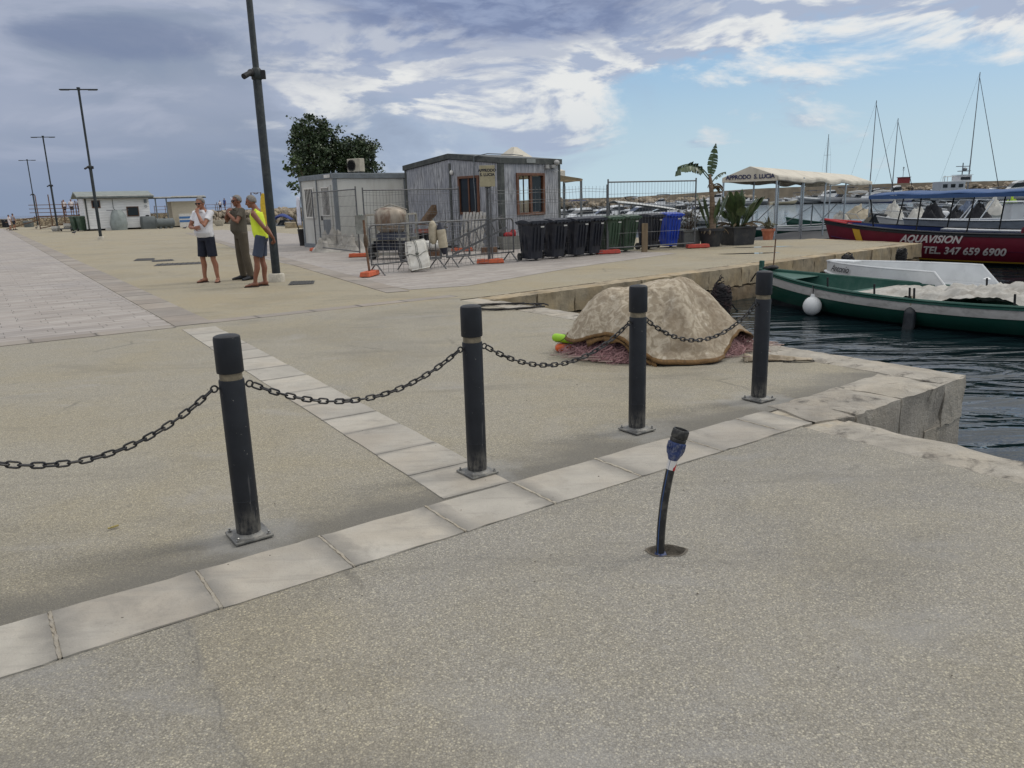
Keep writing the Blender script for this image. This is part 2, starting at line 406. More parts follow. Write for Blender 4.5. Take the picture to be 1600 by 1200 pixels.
# ------------------------------------------------------------------ the quay
pA0 = Vector((-1.74, 2.25, 0)); dA = (Vector((2.04, 4.91, 0)) - pA0).normalized()      # front edge of the stone strip
nA = Vector((-dA.y, dA.x, 0))
WA = .385
I = Vector((2.27, 4.96, 0)); CORN = Vector((3.73, 6.08, 0)); APEX = Vector((-.27, 12.04, 0)); TIP = Vector((11.96, 22.29, 0)); BACK = Vector((10.27, 26.04, 0))
OFF = Vector((9.0, -5.2, 0))
outline = [OFF, I, CORN, APEX, TIP, BACK, Vector((8.2, 26.2, 0)), Vector((6.0, 28.5, 0)), Vector((1.5, 36, 0)), Vector((-18, 64, 0)), Vector((-34, 90, 0)), Vector((-60, 122, 0)), Vector((-150, 165, 0)), Vector((-150, 10, 0)), Vector((-60, -25, 0)), Vector((-8, -9, 0))]
def A(s, k=0.0): return pA0 + dA * s + nA * k
c0 = P(318, 504); dC = (P(700, 463) - P(318, 504)).normalized()
def Cc(s, k=0.0): return c0 + dC * s + Vector((-dC.y, dC.x, 0)) * k
def meet(p, d, q, e):
    k = ((q.x - p.x) * e.y - (q.y - p.y) * e.x) / (d.x * e.y - d.y * e.x); return p + d * k
def inset_line(a, b_, k): d = (b_ - a).normalized(); return a + Vector((-d.y, d.x, 0)) * k, d
lines = [inset_line(OFF, I, .38), inset_line(I, CORN, .46), inset_line(CORN, APEX, .40), inset_line(APEX, TIP, .40), inset_line(TIP, BACK, .40)]
I_, CO_, AP_, TI_ = [meet(*lines[k], *lines[k + 1]) for k in range(4)]
OF_ = lines[0][0]; BA_ = lines[4][0] + (BACK - TIP)
HOLE = P(1032, 866) + Vector((.03, .03, 0))
def hole_r(a): return 0.062 * (1 + .12 * mnoise.noise(Vector((math.cos(a) * 1.6, math.sin(a) * 1.6, 4))) + .04 * math.sin(5 * a))
def hole_pt(a, k=1.0): return HOLE + Vector((hole_r(a) * 1.25 * k * math.cos(a), hole_r(a) * .85 * k * math.sin(a), 0))
gm = MB()
farA = A(-40)
hp_ring = [hole_pt(-math.pi / 2 - 2 * math.pi * k / 36) for k in range(37)]
gm.face([OF_, I_, A(4.62), A(0), farA, Vector((-20, -25, 0)), Vector((-8, -9, 0)), Vector((HOLE.x, -7.3, 0))] + hp_ring + [Vector((HOLE.x + .0004, -7.3, 0))], 0)
c_end = Vector((-.78, 12.35, 0)); c_far = Cc(-70)
gm.face([I_, CO_, AP_, c_end, Cc(0), c_far, farA, A(0), A(4.62)], 1)
gm.face([AP_, TI_, BA_] + outline[6:14] + [c_far, Cc(0), c_end], 2)
gm.build('quay_ground', [M_FRONT, M_MID, M_FAR], fix=False)['kind'] = 'structure'
# vertical faces of the quay down into the water
wm = MB()
wl = [OF_, I_, CO_, AP_, TI_, BA_] + outline[6:13]
for a, b in zip(wl[:12], wl[1:13]):
    wm.face([a + Vector((0, 0, -.01)), b + Vector((0, 0, -.01)), b + Vector((0, 0, -3)), a + Vector((0, 0, -3))])
wm.build('quay_wall', M_WALLD)['kind'] = 'structure'

def slab_row(mb, joints, k0, k1, pos, z=.004, th=.03, gap=.006, jit=0.0, dw=.05, dirts=None):
    """slabs between successive joints; a vertex layer marks the dirt that gathers beside each joint"""
    for s0, s1 in zip(joints[:-1], joints[1:]):
        a, b = s0 + gap, s1 - gap
        cols = [a, a + dw * .5, a + dw, (a + b) / 2, b - dw, b - dw * .5, b]
        dv = [1, .5, 0, 0, 0, .5, 1]
        zz = z + rnd.uniform(-.0015, .0015)
        vs, ds = [], []
        for q, d_ in zip(cols, dv):
            for kk in (k0, k1):
                j = rnd.uniform(-jit, jit)
                p = pos(q, kk + j); vs.append((p.x, p.y, zz)); ds.append(d_)
        fs = [(2 * i, 2 * i + 2, 2 * i + 3, 2 * i + 1) for i in range(6)]
        n0 = len(vs)
        for q, d_ in zip(cols, dv):
            for kk in (k0, k1):
                p = pos(q, kk); vs.append((p.x, p.y, zz - th)); ds.append(1)
        fs += [(2 * i, n0 + 2 * i, n0 + 2 * i + 2, 2 * i + 2) for i in range(6)] + [(2 * i + 1, 2 * i + 3, n0 + 2 * i + 3, n0 + 2 * i + 1) for i in range(6)]
        fs += [(0, 1, n0 + 1, n0), (12, n0 + 12, n0 + 13, 13)]
        mb.add(vs, fs); dirts += ds
def put_dirt(o, ds):
    a = o.data.attributes.new('dirt', 'FLOAT', 'POINT'); a.data.foreach_set('value', ds)
# strip along the bollards
jA = [-2.9, -2.1, -1.28, -.62] + [(.5 * ((P(a, b) - pA0).dot(dA) + (P(c, d) - pA0).dot(dA))) for a, b, c, d in ((82, 960, 92, 1040), (312, 897, 347, 957), (505, 840, 552, 890), (672, 795, 725, 833), (806, 757, 866, 788), (943, 722, 998, 745))] + [3.66, 4.27, 4.58]
jA = sorted(jA)
mb = MB(); ds = []
slab_row(mb, jA, 0, WA, A, .006, .03, .008, .007, .10, ds)
o = mb.build('stone_strip', M_SLAB, fix=False); put_dirt(o, ds); struct(o)
g = MB(); g.face([A(-2.9, .008) + Vector((0, 0, .0035)), A(4.57, .008) + Vector((0, 0, .0035)), A(4.57, WA - .008) + Vector((0, 0, .0035)), A(-2.9, WA - .008) + Vector((0, 0, .0035))])
# raised crumbly mortar beads in the joints
for s in jA[1:-1]:
    pts = [A(s + rnd.uniform(-.004, .004), k) + Vector((0, 0, .003 + rnd.uniform(0, .003))) for k in [i * WA / 14 for i in range(15)]]
    g.tube(pts, [rnd.uniform(.0045, .0085) for _ in pts], 5)
struct(g.build('mortar_joint', M_GROUT, fix=False))
# strip running away from the camera, and on along the paved field
b0 = P(745, 766); b1 = P(306, 510); dB = (b1 - b0).normalized(); nB = Vector((-dB.y, dB.x, 0)); hB = .205
b0 = A((b0 - pA0).dot(dA), WA + .004) if False else b0
lB = (b1 - b0).length
def Bp(s, k): return b0 + dB * s + nB * k
joints = [-.62 + .0]; 
while joints[-1] < lB - .3: joints.append(joints[-1] + rnd.uniform(.42, .62))
joints = [j for j in joints]; 
mb = MB(); ds = []
start = ((A(0, WA) - b0).dot(nA)) / dB.dot(nA)
jB = [start + .02] + [j for j in joints if j > start + .3]
slab_row(mb, jB, -hB, hB, Bp, .0055, .03, .003, .004, .04, ds)
o = mb.build('stone_strip', M_SLAB, fix=False); put_dirt(o, ds); struct(o)
# cross strip C
mb = MB(); ds = []; lC = (P(700, 463) - c0).length
js = [0]; 
while js[-1] < lC: js.append(js[-1] + rnd.uniform(.6, 1.0))
slab_row(mb, js, -.14, .14, Cc, .0045, .03, .005, .003, .05, ds)
o = mb.build('stone_strip', M_SLABG, fix=False); put_dirt(o, ds); struct(o)
# long paved fields: running-bond slabs (one sheet each with thin joints)
def paving(name, base, ox, length, width, rz):
    m, t, b = new_mat(name)
    tc = t.new('ShaderNodeTexCoord').outputs['Object']
    br = t.new('ShaderNodeTexBrick'); t.put(br.inputs[0], tc)
    br.inputs['Color1'].default_value = (*sc3(base, .88), 1); br.inputs['Color2'].default_value = (*sc3(base, 1.1), 1); br.inputs['Mortar'].default_value = (*sc3(base, .40), 1)
    br.inputs['Scale'].default_value = 1.0; br.inputs['Mortar Size'].default_value = .006; br.inputs['Mortar Smooth'].default_value = .3
    br.inputs['Brick Width'].default_value = length; br.inputs['Row Height'].default_value = width; br.offset = .37; br.squash = 1.25; br.squash_frequency = 3
    n = t.noise(t.mapping(tc, (.6, 2.2, 1)), 2.0, 8, .62, .4)
    c = t.mix(t.step(n, .35, .68), br.outputs[0], t.mix(1.0, br.outputs[0], (.80, .77, .75), 'MULTIPLY'))
    n2 = t.noise(tc, .22, 5, .6)
    c = t.mix(t.math('MULTIPLY', t.step(n2, .46, .62), .55), c, t.mix(1.0, c, (.86, .88, .94), 'MULTIPLY'))
    c = t.mix(t.math('MULTIPLY', t.step(t.noise(tc, .5, 8, .65, .5), .55, .68), .4), c, sc3(base, .62))
    c = t.mix(t.math('MULTIPLY', t.step(t.noise(tc, 60, 3), .6, .75), .3), c, sc3(base, .65))
    t.put(b.inputs['Base Color'], c); b.inputs['Roughness'].default_value = .8
    bn = t.new('ShaderNodeBump'); bn.inputs['Strength'].default_value = .3; bn.inputs['Distance'].default_value = .006
    t.put(bn.inputs['Height'], t.math('ADD', t.noise(tc, 40, 6), br.outputs[1])); t.put(b.inputs['Normal'], bn.outputs[0])
    return m
M_PAVE = paving('running_bond_paving', S(158, 152, 146), 0, .56, .19, 0)
def sheet(name, pts, m, origin, rz, z):
    """a level sheet whose object axes run along the paving courses"""
    mt = Matrix.Rotation(-rz, 3, 'Z'); mb = MB()
    mb.face([mt @ (Vector((p.x, p.y, 0)) - Vector(origin)) for p in pts])
    o = mb.build(name, m, fix=False); o.location = (origin[0], origin[1], z); o.rotation_euler = (0, 0, rz)
    if o.data.polygons[0].normal.z < 0: o.data.flip_normals()
    return struct(o)
tcor = P(268, 508); tfar = P(22, 363) + V * 26; tl = tcor - U * 34
sheet('paved_field', [tcor, tfar, tfar - U * 34, tl], M_PAVE, tcor, URZ, .0045)
# grey border band around the field
mb = MB(); ds = []
js = [-.2]
L = (tfar - tcor).length; dt = (tfar - tcor).normalized(); nt = Vector((dt.y, -dt.x, 0))
while js[-1] < L: js.append(js[-1] + rnd.uniform(.5, 1.3))
slab_row(mb, js, .012, .50, lambda s, k: tcor + dt * s + nt * k, .0075, .03, .004, .002, .04, ds)
js = [-.0]
while js[-1] < 30: js.append(js[-1] + rnd.uniform(.7, 1.2))
slab_row(mb, js, -.30, -.004, lambda s, k: tcor - U * s + V * (k), .0075, .03, .004, .002, .04, ds)
o = mb.build('paving_border', M_SLABG, fix=False); put_dirt(o, ds); struct(o)
# second paved field under the huts
q2 = [P(575, 440), P(640, 453), P(730, 447), P(905, 417), Vector((4.6, 21.0, 0)), Vector((-6, 36, 0)), Vector((-22, 60, 0)), P(300, 362), P(400, 402)]
sheet('paved_field', q2, M_PAVE, P(640, 453), URZ, .0045)
mb = MB(); ds = []
e0, e1 = P(640, 455), P(300, 364); dd = (e1 - e0).normalized(); ne = Vector((dd.y, -dd.x, 0)); L = (e1 - e0).length
js = [0]
while js[-1] < L: js.append(js[-1] + rnd.uniform(.7, 1.3))
slab_row(mb, js, -.42, -.0, lambda s, k: e0 + dd * s + ne * k, .0085, .03, .004, .002, .04, ds)
e2 = P(905, 417); dd2 = (e2 - e0).normalized(); ne2 = Vector((dd2.y, -dd2.x, 0))
js = [.1]
while js[-1] < 4: js.append(js[-1] + rnd.uniform(.7, 1.3))
o = mb.build('paving_border', M_SLABG, fix=False); put_dirt(o, ds); struct(o)

# coping and block courses
def rough_block(mb, c, d, rz, amt=.012, n=3, seedv=0):
    """one dressed block: a subdivided box whose arrises are worn"""
    x, y, z = d; nx = max(2, int(x / .075)); ny = max(2, int(y / .075)); nz = max(2, int(z / .075))
    mt = Matrix.Rotation(rz, 3, 'Z'); C = Vector(c)
    def w_(a, b, e):
        q = Vector(((a - .5) * x, (b - .5) * y, (e - .5) * z))
        edge = sum(1 for h in (a, b, e) if h < .001 or h > .999)
        ctr = Vector(((.5 - a) * x, (.5 - b) * y, (.5 - e) * z))
        k = amt * (.8 * mnoise.fractal(q * 5 + Vector((seedv, seedv * 1.7, 0)), .7, 2.1, 5) + .15) * (1.0 if edge < 2 else 1.7)
        if edge: q += Vector([(-1 if (.5 - h) < 0 else 1) * k if (h < .001 or h > .999) else 0 for h in (a, b, e)])
        if e > .999:
            q.z = z / 2 + amt * .30 * mnoise.fractal(q * 5 + Vector((seedv, 0, 3)), .8, 2, 5) - (0 if edge < 2 else amt * (.9 + .6 * mnoise.noise(q * 9 + Vector((seedv, 2, 0)))))
            if edge < 2 and (min(a, 1 - a) * x < .09 or min(b, 1 - b) * y < .09): q.z -= amt * .25
        return mt @ q + C
    mb.grid(lambda i, j: w_(i, j, 1), nx, ny); mb.grid(lambda i, j: w_(i, 0, j), nx, nz); mb.grid(lambda i, j: w_(i, 1, j), nx, nz)
    mb.grid(lambda i, j: w_(0, i, j), ny, nz); mb.grid(lambda i, j: w_(1, i, j), ny, nz)
def course(mb, a, b, depth, h, lens, ztop, proud=.03, amt=.012, inner=1):
    d = (b - a); L = d.length; d = d.normalized(); n = Vector((-d.y, d.x, 0)) * inner; rz = math.atan2(d.y, d.x); s = 0; k = rnd.random() * 40
    while s < L - .05:
        l = min(rnd.uniform(*lens), L - s)
        if L - s - l < .3: l = L - s
        p = rnd.uniform(0, proud)
        c = a + d * (s + l / 2) + n * (depth / 2 - p) + Vector((0, 0, ztop - h / 2 + rnd.uniform(-.006, .004)))
        rough_block(mb, c, (l - .014, depth, h), rz, amt, seedv=k); k += 3.3; s += l
mb = MB(); course(mb, APEX, TIP, .42, .40, (.75, 1.25), .014, .04, .016, 1); course(mb, TIP, BACK, .42, .40, (.8, 1.2), .014, .03, .016, 1)
struct(mb.build('coping_stone', M_WALL, smooth=80, fix=True))
mb = MB(); course(mb, APEX + Vector((.03, -.0, 0)), TIP, .3, .7, (1.2, 2.2), -.40, .0, .03, 1); course(mb, TIP, BACK, .3, .7, (1.2, 2.2), -.40, .0, .03, 1)
struct(mb.build('pier_wall', M_WALLL, smooth=50, fix=True))
mb = MB(); course(mb, CORN - (CORN - APEX).normalized() * .0, APEX + (CORN - APEX).normalized() * .2, .42, .34, (.8, 1.2), .014, .02, .010, 1)
struct(mb.build('coping_stone', M_COPE, smooth=80, fix=True))
bm_ = MB()
for a_, b_, c_, d_ in ((OFF, I, I_, OF_), (I, CORN, CO_, I_), (CORN, APEX, AP_, CO_), (APEX, TIP, TI_, AP_), (TIP, BACK, BA_, TI_)):
    o1 = (a_ - d_) * .12; o2 = (b_ - c_) * .12
    bm_.face([q + Vector((0, 0, -.010)) for q in (a_ - o1, b_ - o2, c_, d_)])
bm_.face([q + Vector((0, 0, -.008)) for q in (A(4.45, 0), I_, I + (CORN - I) * .2, A(5.2, .5), A(4.45, .5))])
struct(bm_.build('mortar_bed', M_GROUT, fix=False))
# return of the basin corner
rd = (CORN - I).normalized()
mb = MB(); course(mb, I + rd * .12, CORN, .52, .36, (.62, .70), .020, .012, .018, 1)
course(mb, A(4.6, .0), I + rd * .10, .48, .3, (.6, .9), .010, .0, .010, 1)
struct(mb.build('coping_stone', M_COPE, smooth=80, fix=True))
mb = MB(); course(mb, I, CORN, .4, 1.2, (1.0, 1.8), -.338, .004, .006, 1); course(mb, CORN - rd * .4, APEX, .3, 1.2, (1.4, 2), -.338, .0, .010, 1)
struct(mb.build('basin_wall', M_COPE, smooth=80, fix=True))
mb = MB(); course(mb, OFF, I, .40, .30, (1.0, 1.6), .010, .0, .018, 1)
struct(mb.build('coping_stone', M_COPE, smooth=80, fix=True))
mb = MB(); course(mb, OFF, I, .36, 1.2, (1.2, 1.8), -.31, .0, .02, 1)
struct(mb.build('basin_wall', M_WALLD, smooth=50, fix=True))

# ------------------------------------------------------------------ water
m, t, b = new_mat('harbour_water')
tc = t.new('ShaderNodeTexCoord').outputs['Object']
b.inputs['Base Color'].default_value = (.006, .014, .017, 1); b.inputs['Roughness'].default_value = .03; b.inputs['IOR'].default_value = 1.33
n1 = t.noise(t.mapping(tc, (.8, 2.2, 1), rot=(0, 0, .15)), .75, 3, .45, .8)
n2 = t.noise(t.mapping(tc, (1, 1.8, 1), rot=(0, 0, -.2)), 3.2, 3, .5, .6)
bn = t.new('ShaderNodeBump'); bn.inputs['Strength'].default_value = 1.0; bn.inputs['Distance'].default_value = .11
t.put(bn.inputs['Height'], t.math('ADD', n1, t.math('MULTIPLY', n2, .10))); t.put(b.inputs['Normal'], bn.outputs[0])
mb = MB(); mb.face([(-4000, -400, -.7), (4000, -400, -.7), (4000, 9000, -.7), (-4000, 9000, -.7)])
struct(mb.build('water', m, fix=False))
# ------------------------------------------------------------------ bollards and chains
m, t, b = new_mat('bollard_paint')
tc = t.new('ShaderNodeTexCoord').outputs['Object']
sz = t.new('ShaderNodeSeparateXYZ'); t.put(sz.inputs[0], tc)
c = t.mix(t.step(t.noise(tc, 8, 5), .3, .7), S(22, 25, 31), S(31, 34, 40))
dust = t.math('MULTIPLY', t.step(t.math('ADD', sz.outputs[2], t.math('MULTIPLY', t.noise(tc, 12, 4), .16)), .30, .02), t.step(t.noise(t.mapping(tc, (1, 1, .4)), 30, 6, .7), .35, .7))
c = t.mix(t.math('MULTIPLY', dust, .75), c, S(140, 136, 126))
spk = t.step(t.noise(t.mapping(tc, (1, 1, .7)), 85, 2, .5), .70, .76)
c = t.mix(t.math('MULTIPLY', spk, .6), c, S(150, 148, 142))
scr = t.step(t.noise(t.mapping(tc, (1, 1, .06)), 50, 3, .5), .68, .74)
c = t.mix(t.math('MULTIPLY', scr, .25), c, S(110, 110, 110))
t.put(b.inputs['Base Color'], c); b.inputs['Roughness'].default_value = .5; b.inputs['Specular IOR Level'].default_value = .35
M_BOL = m
M_BAND = mat('faded_reflector_band', S(128, 118, 98), .6, 0, .25, 30, dirt=S(70, 64, 54), damt=.7, dscale=20)
M_PLATE = mat('dusty_steel_plate', S(112, 112, 110), .55, .5, .25, 18, .3, 60, S(150, 146, 136), .7, 9)
M_BOLT = mat('zinc_bolt', S(150, 150, 148), .35, .9, .2, 40)
M_CHAIN = mat('black_chain_enamel', S(24, 24, 27), .45, 0, .3, 25, .2, 90, S(84, 76, 66), .35, 14)
def make_bollard(label, loc, rz):
    r = thing('bollard', label, 'bollard', loc, rz, 'chained bollards along the stone strip')
    mb = MB(); mb.lathe([(.055, .010), (.0555, .06), (.0555, .755), (.0535, .762)], n=36); mb.build('post', M_BOL, r, smooth=True)
    mb = MB(); mb.lathe([(.0495, .755), (.0495, .80)], n=36); mb.build('reflector_band', M_BAND, r, smooth=True)
    mb = MB(); mb.lathe([(.050, .792), (.0575, .794), (.059, .80), (.0585, .945), (.056, .956), (.045, .962), (.02, .966)], n=36); mb.build('cap', M_BOL, r, smooth=True)
    mb = MB(); mb.lathe([(.0558, .186), (.0568, .19), (.0558, .194)], n=30); mb.build('weld_seam', M_BOL, r)
    mb = MB(); mb.box((0, 0, .0125), (.176, .176, .012)); pl = mb.build('base_plate', M_PLATE, r, bevel=.003)
    mb = MB(); mb.lathe([(.074, .018), (.066, .024), (.056, .031)], n=30); mb.build('weld_collar', M_PLATE, r, smooth=True)
    for a in (-1, 1):
        for b_ in (-1, 1):
            mb = MB(); mb.lathe([(.009, .018), (.009, .025), (.005, .0255), (.005, .035), (.003, .037)], (a * .070, b_ * .070, 0), 8); mb.build('anchor_bolt', M_BOLT, pl)
    for s in (-1, 1):
        mb = MB(); mb.cyl((s * .05, 0, .728), (s * .064, 0, .728), .006, n=8)
        mb.tube([(s * .078 + .0145 * math.cos(q * math.pi / 8), 0, .728 + .0145 * math.sin(q * math.pi / 8)) for q in range(16)], .0042, 8, True)
        mb.build('eye_ring', M_CHAIN, r, smooth=True)
    return r
BL = [P(390, 838), P(746, 740), P(995, 673), P(1185, 625)]
stepv = (BL[3] - BL[0]) / 3
BL = [BL[0] - stepv] + BL
brz = math.atan2(stepv.y, stepv.x)
blab = ['dark grey metal bollard whose chain runs on to the left', 'nearest dark grey bollard with dusty foot beside the stone strip', 'dark grey bollard standing where the two pale stone strips meet', 'dark grey bollard in front of the covered net heap', 'farthest dark grey bollard, beside the basin corner and green boat']
bol = []
for i in range(1, 5): bol.append(make_bollard(blab[i], BL[i], brz) if not bol else dup(bol[0], BL[i], brz, blab[i]))
dup(bol[0], BL[0], brz, blab[0])
def chain(a, b, sag, label):
    a = Vector(a); b = Vector(b)
    pts = []
    N = 400
    for i in range(N + 1):
        q = i / N; p = a.lerp(b, q); p.z -= sag * 4 * q * (1 - q); pts.append(p)
    acc = [0]
    for i in range(N): acc.append(acc[-1] + (pts[i + 1] - pts[i]).length)
    n = max(3, round(acc[-1] / .0415)); mb = MB(); side = Vector((b.y - a.y, a.x - b.x, 0)).normalized()
    j = 0
    for k in range(n):
        s = acc[-1] * (k + .5) / n
        while acc[j] < s: j += 1
        p = pts[j]; d = (pts[min(j + 1, N)] - pts[max(j - 1, 0)]).normalized()
        upv = side.cross(d).normalized()
        tw = R(12 * math.sin(k * 1.3))
        w_ = (side if k % 2 else upv)
        w_ = (Matrix.Rotation(tw, 3, d) @ w_)
        hl, hw = .0145, .0115
        loop = []
        for q in range(7): a_ = -math.pi / 2 + math.pi * q / 6; loop.append(p + d * (hl + hw * math.cos(a_)) + w_ * (hw * math.sin(a_)))
        for q in range(7): a_ = math.pi / 2 + math.pi * q / 6; loop.append(p + d * (-hl + hw * math.cos(a_)) + w_ * (hw * math.sin(a_)))
        mb.tube(loop, .0046, 7, True)
    o = mb.build('barrier_chain', M_CHAIN, smooth=True, fix=False)
    return tag(o, label, 'chain', 'black chains between the bollards')
clab = ['black chain sagging away to the left of the nearest bollard', 'black chain between the nearest bollard and the bollard at the strip crossing', 'black chain hanging in front of the green and orange floats', 'black chain hanging across the front of the covered net heap']
for i in range(4):
    d = stepv.normalized() * .092
    chain(BL[i] + d + Vector((0, 0, .722)), BL[i + 1] - d + Vector((0, 0, .722)), [.205, .165, .175, .185][i], clab[i])

# ------------------------------------------------------------------ stand pipe in its hole
M_PIPE = mat('black_water_pipe', S(26, 28, 32), .38, 0, .2, 20, .1, 80, S(120, 116, 108), .45, 10)
M_PBLUE = mat('blue_pipe_line', S(40, 72, 120), .5)
M_FIT = mat('blue_compression_fitting', S(42, 58, 102), .5, 0, .25, 40, .2, 120, S(150, 152, 158), .5, 45)
M_CAPK = mat('black_rubber_end', S(34, 34, 34), .6, 0, .2, 30, .2, 80, S(110, 108, 102), .4, 30)
M_RED = mat('red_tape', S(168, 34, 40), .5); M_WHT = mat('white_tape', S(205, 202, 198), .5, 0, .08)
hp = P(1032, 866)
r = thing('stand_pipe', 'bent black water pipe with blue fitting rising from a hole in the ground', 'pipe', hp)
tp = D(1056, 682, hp.y + .02) - hp
pts = []
for i in range(15):
    q = i / 14; pts.append(Vector((tp.x * .98 * (q ** 2.1) - .005 * math.sin(q * 3.14), .01 * q, -.07 + (tp.z + .07 - .05) * q)))
def offs(pts, dv): return [p + Vector(dv) for p in pts]
mb = MB(); mb.tube(pts, .0185, 16); mb.build('pipe', M_PIPE, r, smooth=True)
mb = MB(); mb.tube(offs(pts[1:], (-.0125, -.0125, 0)), .0022, 5); mb.build('blue_stripe', M_PBLUE, r)
pa, pb_ = pts[11], pts[13]
dirp = (pts[14] - pts[12]).normalized()
mb = MB(); mb.tube([pts[12] - dirp * .012, pts[12] + dirp * .05], .0192, 16); mb.build('white_tape', M_WHT, r, smooth=True)
mb = MB()
ring0, ring1 = [], []
uu = dirp.orthogonal().normalized(); ww = dirp.cross(uu)
for k in range(9):
    a_ = -2.2 + k * .26
    dd3 = Vector((math.cos(a_ + .9), math.sin(a_ + .9) , 0)); dd3 = (dd3 - dirp * dd3.dot(dirp)).normalized()
    ring0.append(pts[12] + dd3 * .0197 - dirp * .013); ring1.append(pts[12] + dd3 * .0197 + dirp * (.0 + .045 * k / 8))
mb.loft([ring0, ring1], closed=False); mb.build('red_tape', M_RED, r)
def axial(mb, base, ax, prof, n=20):
    u_ = ax.orthogonal().normalized(); w_ = ax.cross(u_)
    mb.loft([[base + ax * z + (u_ * math.cos(2 * math.pi * k / n) + w_ * math.sin(2 * math.pi * k / n)) * rr for k in range(n)] for rr, z in prof])
top = pts[13]
mb = MB(); axial(mb, top, dirp, [(.0195, -.01), (.024, 0), (.034, .024), (.0355, .06), (.033, .072)], 20)
for k in range(20):
    a_ = 2 * math.pi * k / 20; u_ = dirp.orthogonal().normalized(); w_ = dirp.cross(u_); q = u_ * math.cos(a_) + w_ * math.sin(a_)
    mb.tube([top + q * .030 + dirp * .016, top + q * .0365 + dirp * .04, top + q * .0355 + dirp * .066], .0026, 4)
mb.build('fitting', M_FIT, r, smooth=True)
mb = MB(); ax2 = (dirp + Vector((.06, 0, 0))).normalized()
axial(mb, top + dirp * .07, ax2, [(.031, 0), (.034, .004), (.034, .014), (.031, .017), (.035, .022), (.035, .05), (.032, .056), (.027, .056), (.026, .040), (.01, .038)], 24); mb.build('end_cap', M_CAPK, r, smooth=True)
mb = MB(); axial(mb, pts[0] + Vector((0, 0, .055)), Vector((0, 0, 1)), [(.024, 0), (.027, .012), (.0225, .024)], 16); mb.build('lower_collar', M_FIT, r, smooth=True)
# ragged shallow hole: a sunken dish of broken edge
M_HOLE = stone('broken_mortar', S(104, 98, 88), .2, .5, 14, .9, 40)
M_HOLED = stone('damp_hole_earth', S(58, 54, 48), .2, .5, 20, .9, 50)
mb = MB(); rings = []
for rr, z in ((1.16, .003), (1.04, .004), (.98, -.004), (.90, -.022), (.70, -.038), (.35, -.046), (.05, -.05)):
    rings.append([tuple(hole_pt(2 * math.pi * k / 48, rr * (1 + .05 * mnoise.noise(Vector((k * .8, rr * 4, 0))))) + Vector((0, 0, z + (.006 * mnoise.noise(Vector((k * .6, rr * 5, 2))) if rr < .96 else .002 * mnoise.noise(Vector((k * .9, rr * 5, 2))))))) for k in range(48)])
mb.loft(rings, False, True); struct(mb.build('ground_hole', M_HOLE, smooth=30))
# ------------------------------------------------------------------ the covered heap of nets
M_COVER, t, b = new_mat('soiled_damask_cover')
tc = t.new('ShaderNodeTexCoord').outputs['Object']
v = t.new('ShaderNodeTexVoronoi', feature='SMOOTH_F1'); t.put(v.inputs[0], t.mapping(tc, (1, 1, 1))); v.inputs['Scale'].default_value = 9
fl = t.noise(t.mapping(tc, (1, 1, 1)), 13, 7, .66, .9)
c = t.mix(t.step(fl, .42, .60), S(142, 130, 111), S(178, 167, 148))
c = t.mix(t.math('MULTIPLY', t.step(v.outputs['Distance'], .30, .14), t.step(fl, .40, .62, .15, .65)), c, S(202, 194, 178))
c = t.mix(t.math('MULTIPLY', t.step(t.noise(tc, 1.6, 8, .68, .5), .43, .62), .62), c, S(114, 99, 80))
c = t.mix(t.math('MULTIPLY', t.step(t.noise(t.mapping(tc, (1, 1, .6), loc=(4, 0, 2)), 3.0, 9, .74, .4), .55, .70), .55), c, S(92, 79, 63))
t.put(b.inputs['Base Color'], c); b.inputs['Roughness'].default_value = .95
bn = t.new('ShaderNodeBump'); bn.inputs['Strength'].default_value = .35; bn.inputs['Distance'].default_value = .01
t.put(bn.inputs['Height'], t.math('ADD', t.noise(tc, 16, 5, .6, .8), t.math('MULTIPLY', t.noise(tc, 220, 2), .25))); t.put(b.inputs['Normal'], bn.outputs[0])
M_TRIM = mat('brown_braid_trim', S(104, 78, 44), .9, 0, .25, 40, .4, 200, S(58, 42, 26), .5, 12)
M_NET = mat('pink_nylon_net', S(168, 130, 130), .8, 0, .28, 14, .3, 120, S(92, 66, 66), .5, 8)
M_NETD = mat('dull_mauve_net', S(132, 100, 100), .9, 0, .3, 22, .8, 90, S(60, 44, 46), .6, 12)
NP = Vector((1.48, 7.55, 0))
def smooth01(x): x = max(0, min(1, x)); return x * x * (3 - 2 * x)
def bump_a(a, c, wd):
    d = (a - c + math.pi) % (2 * math.pi) - math.pi
    return math.exp(-(d / wd) ** 2)
def out_r(a):
    x = math.cos(a); y = math.sin(a)
    ax_, by = (1.10 if x < 0 else 1.0), (.74 if y < 0 else .80)
    r_ = 1 / math.sqrt((x / ax_) ** 2 + (y / by) ** 2)
    return r_ * (1 + .04 * math.sin(3 * a + 1) + .03 * mnoise.noise(Vector((x * 2, y * 2, 7))))
def hem(a):
    # lifted on the left and left front and at the right end, on the ground at the front
    return .245 * bump_a(a, R(-140), .46) + .16 * bump_a(a, R(172), .35) + .21 * bump_a(a, R(-20), .38) + .012
NA, NTT = 180, 46
